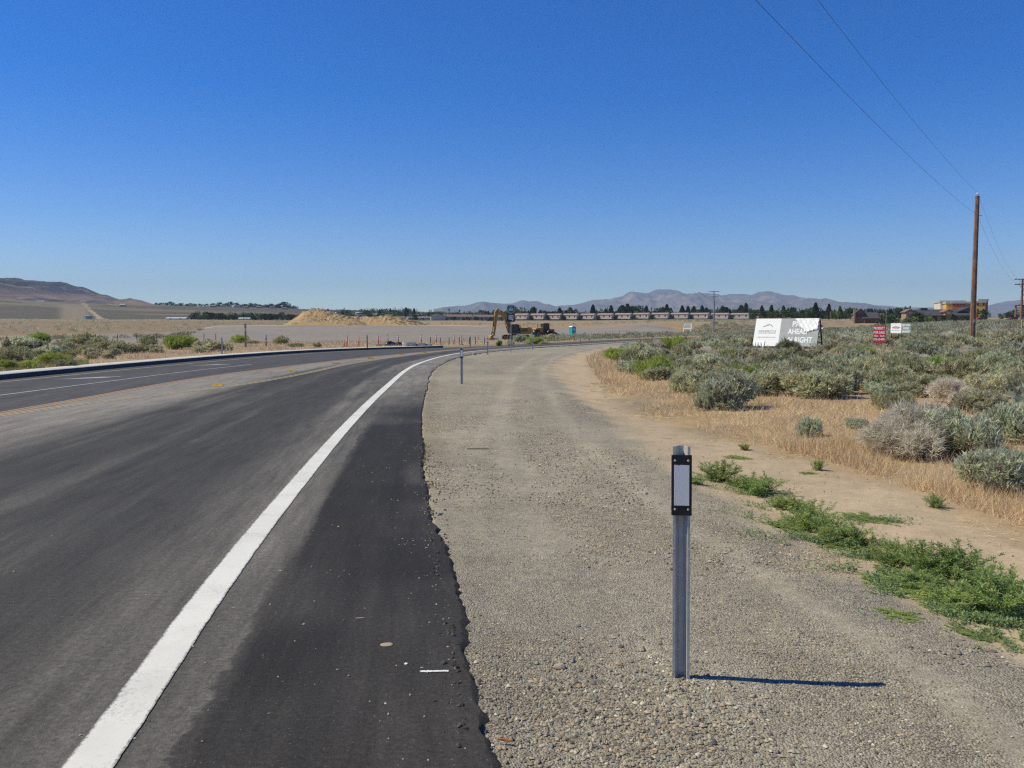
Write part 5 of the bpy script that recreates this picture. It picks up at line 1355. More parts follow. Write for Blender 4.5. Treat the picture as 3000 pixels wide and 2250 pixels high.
for x, y, z, px, r_, w in ind:
    if r_ < 26: k = rng.integers(0, 8); pair = SAGE_HI[k]; tint = TINT[k]
    else: k = rng.integers(0, 9); pair = SAGE_MD[k]; tint = TINT2[k]
    u = rng.random(); nm = 'sagebrush'
    if u < .045: pair = GREEN[rng.integers(0, 3)]; nm = 'rabbitbrush'; tint = 'bright green'
    elif u < .1: pair = DARK[rng.integers(0, 3)]; nm = 'greasewood_bush'; tint = 'dark'
    elif u < .14: pair = DEAD[rng.integers(0, 2)]; nm = 'dead_bush'; tint = 'dead grey-brown'
    szn = 'wide' if w > 1.2 else ('small' if w < .8 else 'mid-sized')
    zq = zone(x, y, px, r_)
    kindw = {'sagebrush': 'sagebrush', 'rabbitbrush': 'rabbitbrush', 'greasewood_bush': 'bush', 'dead_bush': 'bush'}[nm]
    o = bush(x, y, w, w * rng.uniform(.42, .72), pair, nm, None, 'bushes of the sagebrush field', z=z); BUSHES.append((o, f'{szn} {tint} {kindw} {zq}', px))
# everything farther: one mass of small brush
def brush_mass(pts, name, label, per, pal, hs=(.5, .75), lw=.2, bright=1.0):
    r = np.random.default_rng(77); n = len(pts)
    pts = np.asarray(pts); k = np.repeat(np.arange(n), per); m_ = len(k)
    d = unit(r.normal(size=(m_, 3)) * (1, 1, .8)); d[:, 2] = np.abs(d[:, 2])
    w = pts[k, 3]; h = w * (hs[0] + (hs[1] - hs[0]) * r.random(n)[k])
    rr = (.45 + .6 * r.random(m_) ** .5)
    lump = 1 + .25 * np.sin(np.arctan2(d[:, 1], d[:, 0]) * 3 + k * 1.7)
    P = np.c_[pts[k, 0] + d[:, 0] * w * .5 * rr * lump, pts[k, 1] + d[:, 1] * w * .5 * rr * lump, pts[k, 2] + d[:, 2] * h * .8 * rr]
    D = unit(d * .6 + (0, 0, .7) + r.normal(size=(m_, 3)) * .4)
    V, F_ = leaf_tris(P, D, w * lw * (.7 + .6 * r.random(m_)), w * lw * .55, r)
    pal = np.array(pal); c = pal[r.integers(0, len(pal), n)[k]] * (.8 + .4 * r.random((m_, 1))) * bright
    me = np_mesh(name, V, F_, m_leaf, np.repeat(c, 3, 0))
    return tag(obj(name, me), label, kind='stuff')
PALF = PAL['sage'] + PAL['blue'][:2] + PAL['olive'][:3] + [(.2, .2, .13)]
nearr = rest[rest[:, 4] < 130]; farr = rest[rest[:, 4] >= 130]
brush_mass(nearr[:, [0, 1, 2, 5]], 'distant_brush', 'grey-green sagebrush covering the field towards the buildings', 110, PALF, (.42, .65), lw=.15, bright=1.3)
brush_mass(farr[:, [0, 1, 2, 5]], 'distant_brush', 'grey-green sagebrush covering the far field and far verge', 40, PALF, lw=.2, bright=1.3)
# sparse far brush up to the buildings and on the left plain
n = 9000; th = np.arctan((rng.uniform(-200, 3100, n) - 1500) / FPX); rr_ = np.exp(rng.uniform(math.log(200), math.log(900), n))
fx, fy_ = rr_ * np.sin(th), rr_ * np.cos(th); fz, fg = terrain(fx, fy_)
lnn = np.interp(fg['px'], LOT_PX, LOT_N); lff = np.interp(fg['px'], LOT_PX, LOT_F)
inlot = (fg['px'] < 2010) & (fg['r'] < lff + 22); nz = fbm(fx / 30, fy_ / 22, 3, 410)
ok = ~inlot & (fg['dist'] > 4) & np.where(fg['px'] > 1250, (rng.random(n) < np.where(fg['px'] > 1900, 1.0, .75) * sstep(nz, .3, .5)) & (fg['r'] < np.where(fg['px'] > 2350, 290, 500)) & (fg['r'] > 320), rng.random(n) < .3 + .5 * (fg['r'] > 560))
brush_mass(np.c_[fx, fy_, fz, rng.uniform(.8, 1.6, n)][ok], 'far_brush', 'scattered far brush across the plain', 26, PALF, lw=.22, bright=1.25)
# brush band along the left berm
n = 500; px_ = rng.uniform(-150, 600, n); rr_ = np.interp(px_, LOT_PX, LOT_F) * rng.uniform(.9, 1.0, n) - 10
bx = rr_ * np.sin(np.arctan((px_ - 1500) / FPX)); by = rr_ * np.cos(np.arctan((px_ - 1500) / FPX)); bz = terrain(bx, by)[0]
ok = fbm(bx / 9, by / 9, 2, 7) > .5
brush_mass(np.c_[bx, by, bz, rng.uniform(.5, 1.5, n)][ok], 'berm_brush', 'low dark brush along the berm at the left edge of the lot', 40, PAL['dark'] + PAL['olive'], lw=.2)

# ------------------------------------------------------------------ dry grass, straw, gravel, weeds
def blades(n_try, box, dens_fn, hmin, hmax, pal, name, label, wid=.004, lean=.6, seed=1, flat=False):
    r = np.random.default_rng(seed)
    x = r.uniform(box[0], box[1], n_try); y = r.uniform(box[2], box[3], n_try)
    z, g = terrain(x, y); k = r.random(n_try) < dens_fn(x, y, g)
    x, y, z = x[k], y[k], z[k]; n = len(x); dist = np.hypot(x, y)
    if flat: D = unit(np.c_[r.normal(size=(n, 2)), r.normal(size=n) * .08 + .02])
    else: D = unit(np.c_[r.normal(size=(n, 2)) * lean, np.ones(n)])
    tuft = fbm(x / .5, y / .5, 2, 12)
    L_ = hmin + (hmax - hmin) * r.random(n) * (.45 + .9 * tuft)
    P = np.c_[x, y, z + (.012 if flat else -.01)]
    V, F_ = leaf_tris(P, D, L_, np.maximum(wid, dist * .00042) * (.7 + .6 * r.random(n)), r)
    pal = np.array(pal); pk = np.clip((fbm(x / .9, y / .9, 3, 33) * 1.5 - .25) * len(pal) + r.normal(size=n) * 1.1, 0, len(pal) - .01).astype(int); c = pal[pk] * (.75 + .45 * r.random((n, 1))) * (.8 + .4 * fbm(x / 2.5, y / 2.5, 2, 39))[:, None]
    return tag(obj(name, np_mesh(name, V, F_, m_grass, np.repeat(c, 3, 0))), label, kind='stuff')
GP = [(.7, .54, .3), (.77, .62, .37), (.63, .46, .26), (.72, .54, .35), (.78, .66, .42), (.62, .42, .28), (.68, .5, .35)]
STRAW = [(.66, .52, .27), (.72, .58, .34), (.6, .45, .23)]
def d_edge(x, y, g):
    a = fbm(x / 1.1, y / 1.1, 3, 55); e = np.exp(-np.maximum(g['dT'] - .6, 0) / 2.6) * (g['dT'] > .15) * sstep(a + .25 * sstep(g['dT'], 0, 1.5), .36, .6)
    cl = np.exp(-(((x - 6.2) / 4.6) ** 2 + ((y - 16.2) / 4.4) ** 2) * .8) * (g['dT'] > .3)
    return np.clip(e + cl * .9 * sstep(a, .28, .62), 0, 1)
blades(210000, (2.2, 22, 5.5, 34), d_edge, .06, .3, GP, 'dry_grass', 'dry reddish-tan cheatgrass along the track and in the clearing', seed=3, lean=.95, wid=.0032)
blades(90000, (2, 26, 30, 80), lambda x, y, g: np.clip(np.exp(-np.maximum(g['dT'] - .8, 0) / 2.2) * (g['dT'] > .0) + .25 * (g['dT'] > 2) * sstep(fbm(x / 3, y / 3, 3, 5), .45, .65), 0, 1), .15, .5, GP + STRAW[:1], 'dry_grass', 'dry golden grass at the far edge of the gravel', seed=4)
blades(110000, (6, 60, 12, 60), lambda x, y, g: .5 * (g['dT'] > 2) * sstep(fbm(x / 3, y / 3, 3, 5), .4, .6), .12, .35, GP, 'dry_grass', 'dry grass between the sagebrush', seed=5)
blades(60000, (2.2, 12, 5.5, 30), lambda x, y, g: np.exp(-((g['dT'] - .1) / .55) ** 2) * sstep(fbm(x / .8, y / .8, 3, 65), .42, .62) * .6, .08, .3, STRAW, 'straw', 'flattened pale straw at the edge of the dirt track', wid=.004, flat=True, seed=6)
def d_left(x, y, g):
    return np.clip((g['dL'] < -1.15) * sstep(fbm(x / 2.2, y / 2.2, 3, 66), .38, .6) * (g['px'] > -200), 0, 1) * .8
blades(90000, (-45, -7, 34, 112), d_left, .1, .4, GP, 'dry_grass', 'dry grass on the left verge behind the kerb', seed=7)
blades(26000, (-24, -15, 30, 46), lambda x, y, g: (g['dL'] < -1.15) * (g['dL'] > -5) * (g['px'] < 260) * .8, .06, .22, [(.2, .24, .06), (.26, .27, .09), (.16, .2, .05)], 'green_grass', 'green grass and weeds behind the kerb at the left', seed=8)
blades(30000, (-12, 60, 82, 150), lambda x, y, g: (g['dL'] < -.6) * (g['dL'] > -16) * .6 * sstep(fbm(x / 3, y / 3, 3, 67), .4, .6), .15, .5, GP, 'dry_grass', 'dry grass on the far verge beyond the bend', seed=9)

# gravel on the shoulder
def stones(n_try, box, dens_fn, smin, smax, name, label, seed, pal, power=2.2, white=None):
    r = np.random.default_rng(seed)
    x = r.uniform(box[0], box[1], n_try); y = r.uniform(box[2], box[3], n_try)
    z, g = terrain(x, y); k = r.random(n_try) < dens_fn(x, y, g)
    z = np.where(g['on'], .0, z); x, y, z = x[k], y[k], z[k]; n = len(x)
    s = smin + (smax - smin) * r.random(n) ** power
    base = np.array([(1, 0, 0), (.3, .95, .05), (-.8, .55, 0), (-.75, -.6, .05), (.35, -.9, 0), (.25, .15, .8), (-.3, -.1, .72), (0, 0, -.6)])
    tri = np.array([(0, 1, 5), (1, 2, 6), (1, 6, 5), (2, 3, 6), (3, 4, 5), (3, 5, 6), (4, 0, 5), (0, 7, 1), (2, 7, 3), (4, 7, 0)])[:7]
    B_ = base[None] * (1 + .35 * (r.random((n, 8, 3)) - .5) * 2.0) * (r.uniform(.65, 1.3, (n, 1, 3)) * (1, .88, .95))
    a = r.uniform(0, 2 * PI, n); ca, sa = np.cos(a)[:, None], np.sin(a)[:, None]
    X_ = (B_[:, :, 0] * ca - B_[:, :, 1] * sa) * s[:, None] * .5 + x[:, None]
    Y_ = (B_[:, :, 0] * sa + B_[:, :, 1] * ca) * s[:, None] * .5 + y[:, None]
    Z_ = B_[:, :, 2] * s[:, None] * .5 + z[:, None] + s[:, None] * .13
    V = np.stack([X_, Y_, Z_], -1).reshape(-1, 3); F_ = (tri[None] + (np.arange(n) * 8)[:, None, None]).reshape(-1, 3)
    pal = np.array(pal); c = pal[r.integers(0, len(pal), n)] * (.75 + .5 * r.random((n, 1)))
    if white is not None:
        w_ = white(x, y) > r.random(n); c[w_] = (.72, .72, .7)
    return tag(obj(name, np_mesh(name, V, F_, m_stone, np.repeat(c, 8, 0))), label, kind='stuff')
m_stone = leaf_mat('gravel stone', 0, 0, 0)
SP = [(.24, .21, .165), (.31, .265, .2), (.19, .175, .15), (.38, .325, .24), (.28, .23, .165), (.48, .43, .34), (.12, .105, .09), (.36, .27, .18), (.26, .25, .225)]
px0, py0 = dn.location.x, dn.location.y
wh = lambda x, y: np.maximum(.8 * np.exp(-(((x - px0 + .07) / .09) ** 2 + ((y - py0 - .1) / .22) ** 2)) * (y > py0), .9 * np.exp(-(((x - px0 - .05 - (py0 - y) * .25) / .035) ** 2)) * (y < py0 + .02) * (y > py0 - .33))
def d_g(x, y, g):
    a = fbm(x / .9, y / 1.4, 3, 91)
    return np.clip((g['dR'] > .02) * sstep(-g['dG'] + (a - .5), -.3, .3) * (.1 + .95 * sstep(a, .42, .64)) * sstep(g['dR'] + (a - .5) * .5, .0, .35) * (1 - .8 * rut_f(g, y)), 0, 1)
stones(130000, (-.6, 3.4, 3.0, 8.5), d_g, .004, .017, 'gravel', 'grey and tan gravel on the near shoulder', 21, SP, 2.0, wh)
stones(60000, (-2.6, 3.4, 8.5, 24), d_g, .010, .032, 'gravel', 'grey and tan gravel on the farther shoulder', 22, SP, 2.5)
pile = lambda x, y, g: (g['dR'] > .05) * np.clip(1.2 * np.exp(-(((x - .55) / .5) ** 2 + ((y - 3.7) / .55) ** 2)), 0, 1)
stones(26000, (-.4, 2.0, 2.9, 5.2), pile, .007, .031, 'coarse_gravel', 'coarse rounded gravel heaped left of the near delineator', 23, SP, 2.0)
def d_coarse(x, y, g):
    a = fbm(x / .7, y / 1.1, 3, 191); return np.clip((g['dR'] > .1) * (g['dG'] < .1) * sstep(a, .5, .66), 0, 1)
stones(16000, (-1.8, 3.2, 4.4, 15), d_coarse, .012, .04, 'gravel_patches', 'patches of coarser stone on the shoulder', 29, SP, 2.4)
stones(2600, (1.5, 5, 4, 16), lambda x, y, g: .35 * (g['dG'] > -.2) * (g['dT'] < .5), .006, .03, 'track_stones', 'scattered small stones on the dirt track', 24, SP, 3)
# crumbs of asphalt along the ragged edge
def d_cr(x, y, g): return np.exp(-((g['dR'] - .02) / .075) ** 2) * sstep(fbm(x / .4, y / .4, 2, 5), .35, .6)
stones(22000, (-2.2, .4, 3.0, 13), d_cr, .01, .035, 'asphalt_crumbs', 'crumbled asphalt bits along the ragged road edge', 25, [(.05, .045, .04), (.07, .065, .06), (.04, .038, .036), (.1, .09, .08)], 1.6)
def d_spill(x, y, g): return g['on'] * (.05 + .9 * np.exp(-np.abs(g['dR']) / .1))
stones(8000, (-2.2, .4, 3.0, 13), d_spill, .005, .02, 'spilled_gravel', 'gravel and crumbs spilled over the asphalt edge', 27, SP + [(.3, .26, .2)] * 3, 2.2)
stones(1500, (-7, 0, 3.2, 20), lambda x, y, g: g['on'] * .5, .006, .014, 'road_grit', 'stray grit lying on the asphalt', 26, SP + [(.04, .04, .04)] * 4, 2)

# green weeds between gravel and track
WP = [(.27, .37, .1), (.33, .43, .13), (.38, .45, .16), (.22, .33, .09), (.44, .46, .21)]
def weed_mesh(seed, upright):
    r = np.random.default_rng(seed); Ps, Ds = [], []; b = MB()
    ns = 40 if upright else 46
    for s in range(ns):
        a = r.uniform(0, 2 * PI); out = r.uniform(.05, .5); hh = (r.uniform(.45, 1.0) if upright else r.uniform(.08, .3))
        p0 = np.array([.12 * r.normal(), .12 * r.normal(), 0]); tip = np.array([out * math.cos(a), out * math.sin(a), hh * (1 - .5 * out)])
        midp = p0 * .5 + tip * .5 + (0, 0, .06 * hh)
        b.tube([tuple(p0), tuple(midp), tuple(tip)], [.007, .005, .002], 4, False)
        nl = 95
        t = r.random(nl) ** .7; q = ((1 - t) ** 2)[:, None] * p0 + (2 * t * (1 - t))[:, None] * midp + (t ** 2)[:, None] * tip
        sidew = unit(r.normal(size=(nl, 3)) + (0, 0, .5 if upright else .3)); q = q + sidew * .045 * r.random((nl, 1)) * (1.2 - t[:, None])
        Ps.append(q); Ds.append(unit(sidew + unit(tip - p0 + np.zeros((nl, 3))) * .5))
    P = np.concatenate(Ps); P[:, 2] = np.maximum(P[:, 2], .01); D = np.concatenate(Ds); n = len(P)
    V, F_ = leaf_kites(P, D, .06 * (.5 + r.random(n)), .019 * (.6 + .6 * r.random(n)), r)
    pal = np.array(WP); c = pal[r.integers(0, len(pal), n)] * (.85 + .3 * r.random((n, 1)))
    return np_mesh('foliage', V, F_, m_leaf, np.repeat(c, 4, 0)), b.mesh('stem', M('weed stem', (.16, .19, .07), .7))
WU = [weed_mesh(400 + k, True) for k in range(3)]; WM = [weed_mesh(420 + k, False) for k in range(3)]
def weed(px, py, wpx, hpx, pair, label, nm='roadside_weed'):
    x, y = gp(px, py)
    for _ in range(4): x, y = gp(px, py, hz(x, y))
    w = wpx / FPX * y * 1.45; y += w * .2
    t = empty(nm, (x, y, hz(x, y)), random.uniform(0, 6), label, 'weed', 'green weeds along the gravel edge', (w, w * .9, hpx / FPX * y * .9))
    obj('foliage', pair[0], t); obj('stem', pair[1], t)
for a in ((2110, 1415, 125, 78, WU[0], 'upright green weed right beside the near delineator plate'), (2040, 1420, 60, 30, WU[1], 'small green weed tight behind the near delineator plate'), (2165, 1345, 75, 16, WM[0], 'thin low weed at the back of the weed row'), (2238, 1455, 125, 80, WU[1], 'second upright green weed from the near delineator'), (2330, 1500, 90, 50, WU[2], 'low upright weed between the second and third clumps'),
          (2380, 1555, 130, 108, WU[0], 'tall green weed in the middle of the row'), (2435, 1575, 110, 80, WU[1], 'bushy green weed against the middle tall one'), (2510, 1600, 125, 80, WU[2], 'green weed at the right end of the middle clump'), (2330, 1560, 190, 42, WM[1], 'flat mat of green weed before the middle clump'), (2430, 1605, 130, 40, WM[2], 'flat mat of weed at the foot of the middle clump'),
          (2560, 1530, 150, 14, WM[0], 'thin flat weed out on the dirt track'), (2650, 1660, 130, 95, WU[1], 'upright weed at the left of the right-hand clump'), (2740, 1700, 150, 130, WU[0], 'tall spiky weed with thin side shoots in the right-hand clump'), (2840, 1705, 170, 130, WU[2], 'tall spiky weed at the right of the right-hand clump'),
          (2600, 1725, 170, 40, WM[1], 'flat mat of weed before the right-hand clump'), (2720, 1760, 210, 55, WM[2], 'broad flat mat of weed on the gravel at the right'), (2860, 1800, 220, 70, WM[0], 'broad flat mat of weed nearest the right border'), (2960, 1820, 200, 190, WU[1], 'big dense weed at the right border'), (2900, 1760, 150, 120, WU[2], 'dense weed left of the one at the right border'),
          (2640, 1815, 130, 28, WM[1], 'thin outlying weed mat lowest on the gravel'), (2880, 1880, 160, 30, WM[2], 'sparse weed mat below the dense weeds at right'), (2375, 1390, 50, 10, WM[1], 'tiny weed on the track beyond the row'), (2400, 1380, 40, 45, WU[2], 'small weed at the foot of the dry grass'), (2750, 1490, 60, 50, WU[0], 'small green weed by the straw before the half-dead bush'), (2185, 1320, 36, 26, WU[1], 'tiny weed on the dirt behind the weed row')):
    weed(*a)

# ground cover of small leaves between the upright weeds
def cover(n, spots, name, label, seed):
    r = np.random.default_rng(seed); P = []
    for px, py, wpx, hpx, k in spots:
        x, y = gp(px, py); x, y = gp(px, py, hz(x, y)); w = wpx / FPX * y; a = r.normal(0, .33, (k, 2)); dep = max(w * .45, .12)
        P.append(np.c_[x + a[:, 0] * w, y + a[:, 1] * dep])
    P = np.concatenate(P); keep = fbm(P[:, 0] / .16, P[:, 1] / .16, 3, 9) > .5; P = P[keep]; m_ = len(P)
    z = terrain(P[:, 0], P[:, 1])[0] + r.random(m_) * .05
    D = unit(r.normal(size=(m_, 3)) * (1, 1, .45) + (0, 0, .35))
    V, F_ = leaf_kites(np.c_[P, z], D, .022 * (.6 + r.random(m_)), .011 * (.6 + .7 * r.random(m_)), r)
    c = np.array([(.2, .29, .12), (.25, .35, .14), (.3, .39, .16), (.18, .25, .12), (.34, .39, .2)])[r.integers(0, 5, m_)] * (.85 + .3 * r.random((m_, 1)))
    tag(obj(name, np_mesh(name, V, F_, m_leaf, np.repeat(c, 4, 0))), label, kind='stuff')
blades(60000, (4.4, 10, 6.8, 13.5), lambda x, y, g: np.clip((g['dT'] > .25) * sstep(fbm(x / .7, y / .7, 3, 88), .46, .64) * np.exp(-np.maximum(g['dT'] - 1.4, 0) / 1.6), 0, 1), .12, .42, [(.7, .53, .3), (.76, .6, .36), (.62, .44, .25), (.66, .46, .3), (.74, .57, .33)], 'golden_grass', 'taller golden grass round the bushes at the right of the track', seed=14, lean=.5, wid=.003)
for a in ((2180, 1435, 90, 45, WU[2], 'low green weed between the first and second upright weeds'), (2290, 1490, 80, 42, WU[0], 'low green weed right of the second upright weed'), (2460, 1600, 90, 55, WU[0], 'green weed joining the middle clump to its right end'), (2575, 1640, 90, 45, WU[1], 'small weed in the gap before the right-hand clump'), (2610, 1665, 70, 50, WU[2], 'small weed at the start of the right-hand clump'), (2700, 1730, 150, 60, WU[1], 'bushy weed in the middle of the right-hand mats'), (2800, 1790, 170, 70, WU[0], 'bushy weed low in the right-hand mats')): weed(*a)
cover(0, [(2190, 1445, 200, 26, 1600), (2270, 1490, 170, 30, 1500), (2540, 1635, 170, 30, 1500), (2600, 1680, 160, 30, 1700), (2300, 1530, 260, 40, 2600), (2400, 1590, 300, 50, 4200), (2500, 1600, 160, 50, 2400), (2560, 1525, 170, 14, 900), (2120, 1410, 150, 30, 1200), (2240, 1450, 140, 30, 1200), (2640, 1700, 320, 40, 4600), (2780, 1760, 380, 60, 7200), (2900, 1820, 300, 70, 6000), (2980, 1870, 160, 60, 2600), (2690, 1720, 240, 40, 3000), (2640, 1810, 140, 26, 900), (2880, 1890, 170, 30, 900)], 'weed_cover', 'small-leaved green ground cover along the gravel edge', 51)

# ------------------------------------------------------------------ trees of the town and of the far rows
TP = {'dark': [(.045, .07, .032), (.058, .085, .04), (.038, .058, .03)], 'mid': [(.075, .12, .04), (.095, .14, .055), (.06, .1, .036)], 'light': [(.15, .21, .06), (.18, .24, .075), (.125, .185, .055)]}
def tree_mesh(shape, tone, seed, nl=1100):
    """unit tree 1 m tall"""
    r = np.random.default_rng(seed)
    if shape == 'cone':
        t = r.random(nl) ** .8; rad = .2 * (1 - t) ** .8 * (.75 + .5 * r.random(nl)) + .012; a = r.uniform(0, 2 * PI, nl); rad = rad * (1 + .22 * np.sin(a * 3 + t * 14)) * (.55 + .45 * r.random(nl) ** .4)
        P = np.c_[rad * np.cos(a), rad * np.sin(a), .08 + .92 * t]; lobe = (t * 9).astype(int)
    elif shape == 'column':
        t = r.random(nl); rad = .13 * np.sin(PI * np.clip(.12 + .85 * t, 0, 1)) ** .7 * (.7 + .5 * r.random(nl)); a = r.uniform(0, 2 * PI, nl); rad *= (1 + .25 * np.sin(a * 2 + t * 10))
        P = np.c_[rad * np.cos(a), rad * np.sin(a), .08 + .92 * t]; lobe = (t * 8).astype(int)
    else:
        k = 11; c = np.c_[r.normal(0, .17, k), r.normal(0, .17, k), (.27 + .52 * r.random(k))]; s = .13 + .1 * r.random(k)
        c[:, :2] *= np.clip(1.25 - np.abs(c[:, 2:3] - .6) * 1.6, .3, 1.2)
        lobe = r.integers(0, k, nl); d = unit(r.normal(size=(nl, 3))); P = c[lobe] + d * (s[lobe] * (.6 + .45 * r.random(nl)))[:, None]
    cc = np.array([0, 0, .5]); D = unit(unit(P - cc) * .7 + (0, 0, .35) + r.normal(size=(nl, 3)) * .5)
    V, F_ = leaf_kites(P, D, .075 * (.6 + .8 * r.random(nl)), .05 * (.6 + .8 * r.random(nl)), r)
    pal = np.array(TP[tone]); c = pal[r.integers(0, 3, nl)] * (.8 + .35 * r.random((nl, 1))) * (.85 + .3 * ((lobe * 37 % 11) / 11))[:, None]
    b = MB(); b.tube([(0, 0, -.04), (.004, 0, .3), (0, .003, .75)], [.022, .016, .004], 6, False)
    for q in range(4):
        a = r.uniform(0, 2 * PI); b.tube([(0, 0, .25 + .08 * q), (.1 * math.cos(a), .1 * math.sin(a), .45 + .08 * q)], [.01, .004], 5, False)
    return np_mesh('crown', V, F_, m_tree, np.repeat(c, 4, 0)), b.mesh('trunk', m_bark)
TREES = {}
for sh in ('cone', 'column', 'round'):
    for tone in ('dark', 'mid', 'light'):
        TREES[sh, tone] = [tree_mesh(sh, tone, 500 + hash((len(sh) * 7 + len(tone) * 3 + q)) % 1000) for q in range(2)]
WORD = {('cone', 'dark'): 'dark conifer', ('cone', 'mid'): 'green conical tree', ('cone', 'light'): 'light green conical tree', ('column', 'dark'): 'dark narrow poplar', ('column', 'mid'): 'green narrow poplar', ('column', 'light'): 'light green narrow poplar', ('round', 'dark'): 'dark round-crowned tree', ('round', 'mid'): 'green round-crowned tree', ('round', 'light'): 'light green round-crowned tree'}
LABELLED = []          # (object, base label, px) so that equal labels can be told apart by their order
def tree(px, ytop, d, sh, tone, where, wid=None, base=None):
    x, y = col(px, d); z = hz(x, y) if base is None else base; h = max(at(px, ytop, d)[2] - z, 2.0)
    w = h * (wid or 1.0)
    pr = ch(TREES[sh, tone]); nm = {'cone': 'conifer_tree', 'column': 'poplar_tree', 'round': 'leafy_tree'}[sh]
    if sh == 'round' and d > 600: z -= .2 * h; h *= 1.2
    t = empty(nm, (x, y, z), random.uniform(0, 6), None, 'tree', where[1], (w, w, h))
    obj('crown', pr[0], t); obj('trunk', pr[1], t)
    LABELLED.append((t, WORD[sh, tone] + ' ' + where[0], px))
    return t
WU_ = ('behind the long row of pale units', 'trees behind the pale units')
px = 1512
tops = {1512: 893}
while px < 2215:
    big = random.random() < .35
    yt = random.uniform(895, 908) if big else random.uniform(906, 919)
    sh = random.choice(['cone', 'round', 'round', 'round', 'column'])
    tone = random.choice(['dark', 'dark', 'mid', 'mid', 'mid', 'light'] if sh != 'cone' else ['dark', 'dark', 'mid'])
    tree(px, yt, random.uniform(700, 770), sh, tone, WU_, 1.5 if sh != 'round' else 1.2)
    px += random.uniform(7, 13)
for px_, yt, sh in ((1737, 895, 'cone'), (1790, 897, 'cone'), (1838, 892, 'column'), (1856, 888, 'round'), (1893, 898, 'cone'), (1945, 895, 'round'), (1953, 894, 'cone'), (1998, 897, 'cone'), (2015, 899, 'cone'), (2056, 897, 'cone'), (2115, 898, 'cone'), (2170, 899, 'cone'), (2184, 891, 'cone')):
    tree(px_, yt, 725, sh, 'dark', ('above the roofs of the pale units', 'trees behind the pale units'), 1.25)
WB = ('in the tree row behind the billboards', 'trees behind the billboards')
for px_, yt, sh, tone in ((2205, 905, 'round', 'mid'), (2231, 897, 'cone', 'dark'), (2246, 908, 'round', 'mid'), (2259, 896, 'cone', 'mid'), (2276, 906, 'round', 'mid'), (2294, 897, 'cone', 'mid'), (2317, 897, 'round', 'dark'), (2336, 909, 'round', 'mid'), (2354, 906, 'round', 'dark'), (2378, 897, 'round', 'mid'), (2388, 889, 'cone', 'dark'), (2408, 908, 'round', 'dark'),
                          (2427, 893, 'cone', 'dark'), (2440, 910, 'round', 'light'), (2460, 899, 'cone', 'mid'), (2476, 906, 'round', 'mid'), (2490, 898, 'round', 'dark'), (2543, 901, 'round', 'dark'), (2567, 908, 'round', 'dark'), (2585, 905, 'round', 'dark'), (2608, 906, 'cone', 'dark'), (2634, 897, 'round', 'dark'), (2648, 905, 'round', 'dark')):
    tree(px_, yt, random.uniform(440, 480), sh, tone, WB, 1.15)
WP_ = ('before the brown and orange buildings', 'trees before the brown buildings')
for px_, yt, sh, tone, d in ((2450, 920, 'round', 'light', 400), (2600, 912, 'round', 'dark', 330), (2625, 915, 'round', 'mid', 325), (2668, 926, 'round', 'light', 300), (2695, 911, 'round', 'dark', 310), (2720, 925, 'round', 'light', 305), (2772, 922, 'round', 'mid', 300), (2826, 920, 'round', 'dark', 305), (2853, 926, 'round', 'light', 330), (2878, 905, 'round', 'dark', 345), (2932, 920, 'round', 'mid', 380), (2950, 915, 'round', 'dark', 385), (2968, 905, 'round', 'dark', 400), (2990, 910, 'round', 'dark', 420)):
    tree(px_, yt, d, sh, tone, WP_, 1.05)
for k in range(9): tree(random.uniform(2910, 3080), random.uniform(908, 925), random.uniform(520, 640), 'round', random.choice(['dark', 'mid']), ('far beyond the sign tower', 'trees at the far right'), 1.2)
# hillside town in the middle
WT = ('on the town hillside', 'trees on the town hillside')
for k in range(62):
    px_ = random.uniform(935, 1530); d = random.uniform(820, 1500); 
    x, y = col(px_, d); z = hz(x, y)
    h = random.uniform(7, 15) * (1.0 if px_ > 1060 else .7)
    yt = 965 - (z + h - EYE) * FPX / d
    tree(px_, yt, d, random.choice(['round', 'round', 'round', 'cone']), random.choice(['dark', 'dark', 'mid']), WT, random.uniform(1.0, 1.4))
for k in range(13): tree(random.uniform(1045, 1230), random.uniform(915, 925), random.uniform(640, 760), 'round', random.choice(['dark', 'mid']), ('behind the smaller dirt mound', 'trees behind the dirt mounds'), 1.2)
tree(1265, 922, 660, 'round', 'light', ('beside the gable of the long grey building', 'trees behind the dirt mounds'), 1.1)
for px_ in (1310, 1330, 1360, 1372, 1395, 1412, 1440): tree(px_, random.uniform(925, 931), 630, 'round', random.choice(['mid', 'dark']), ('in front of the long grey building', 'trees before the grey building'), 1.2)
# the rest of the town's trees: one far mass behind and between the single ones
n = 1500; tx = rng.uniform(930, 1545, n); td = np.exp(rng.uniform(math.log(800), math.log(1650), n)); cc_ = np.array([col(a, b_) for a, b_ in zip(tx, td)]); tz = terrain(cc_[:, 0], cc_[:, 1])[0]
ok = fbm(cc_[:, 0] / 60, cc_[:, 1] / 90, 3, 19) > np.where(tx < 1050, .56, .44)
brush_mass(np.c_[cc_, tz, rng.uniform(6, 12, n)][ok], 'far_wood', 'dark trees massed on the town hillside', 30, TP['dark'] + TP['mid'], (.7, 1.2), .2)
n = 420; tx = rng.uniform(1505, 2660, n); td = rng.uniform(700, 820, n); cc_ = np.array([col(a, b_) for a, b_ in zip(tx, td)]); tz = terrain(cc_[:, 0], cc_[:, 1])[0]
brush_mass(np.c_[cc_, tz, rng.uniform(8, 14, n)], 'far_wood', 'low trees massed behind the pale units and billboards', 34, TP['dark'] + TP['mid'], (.7, 1.05), .2)
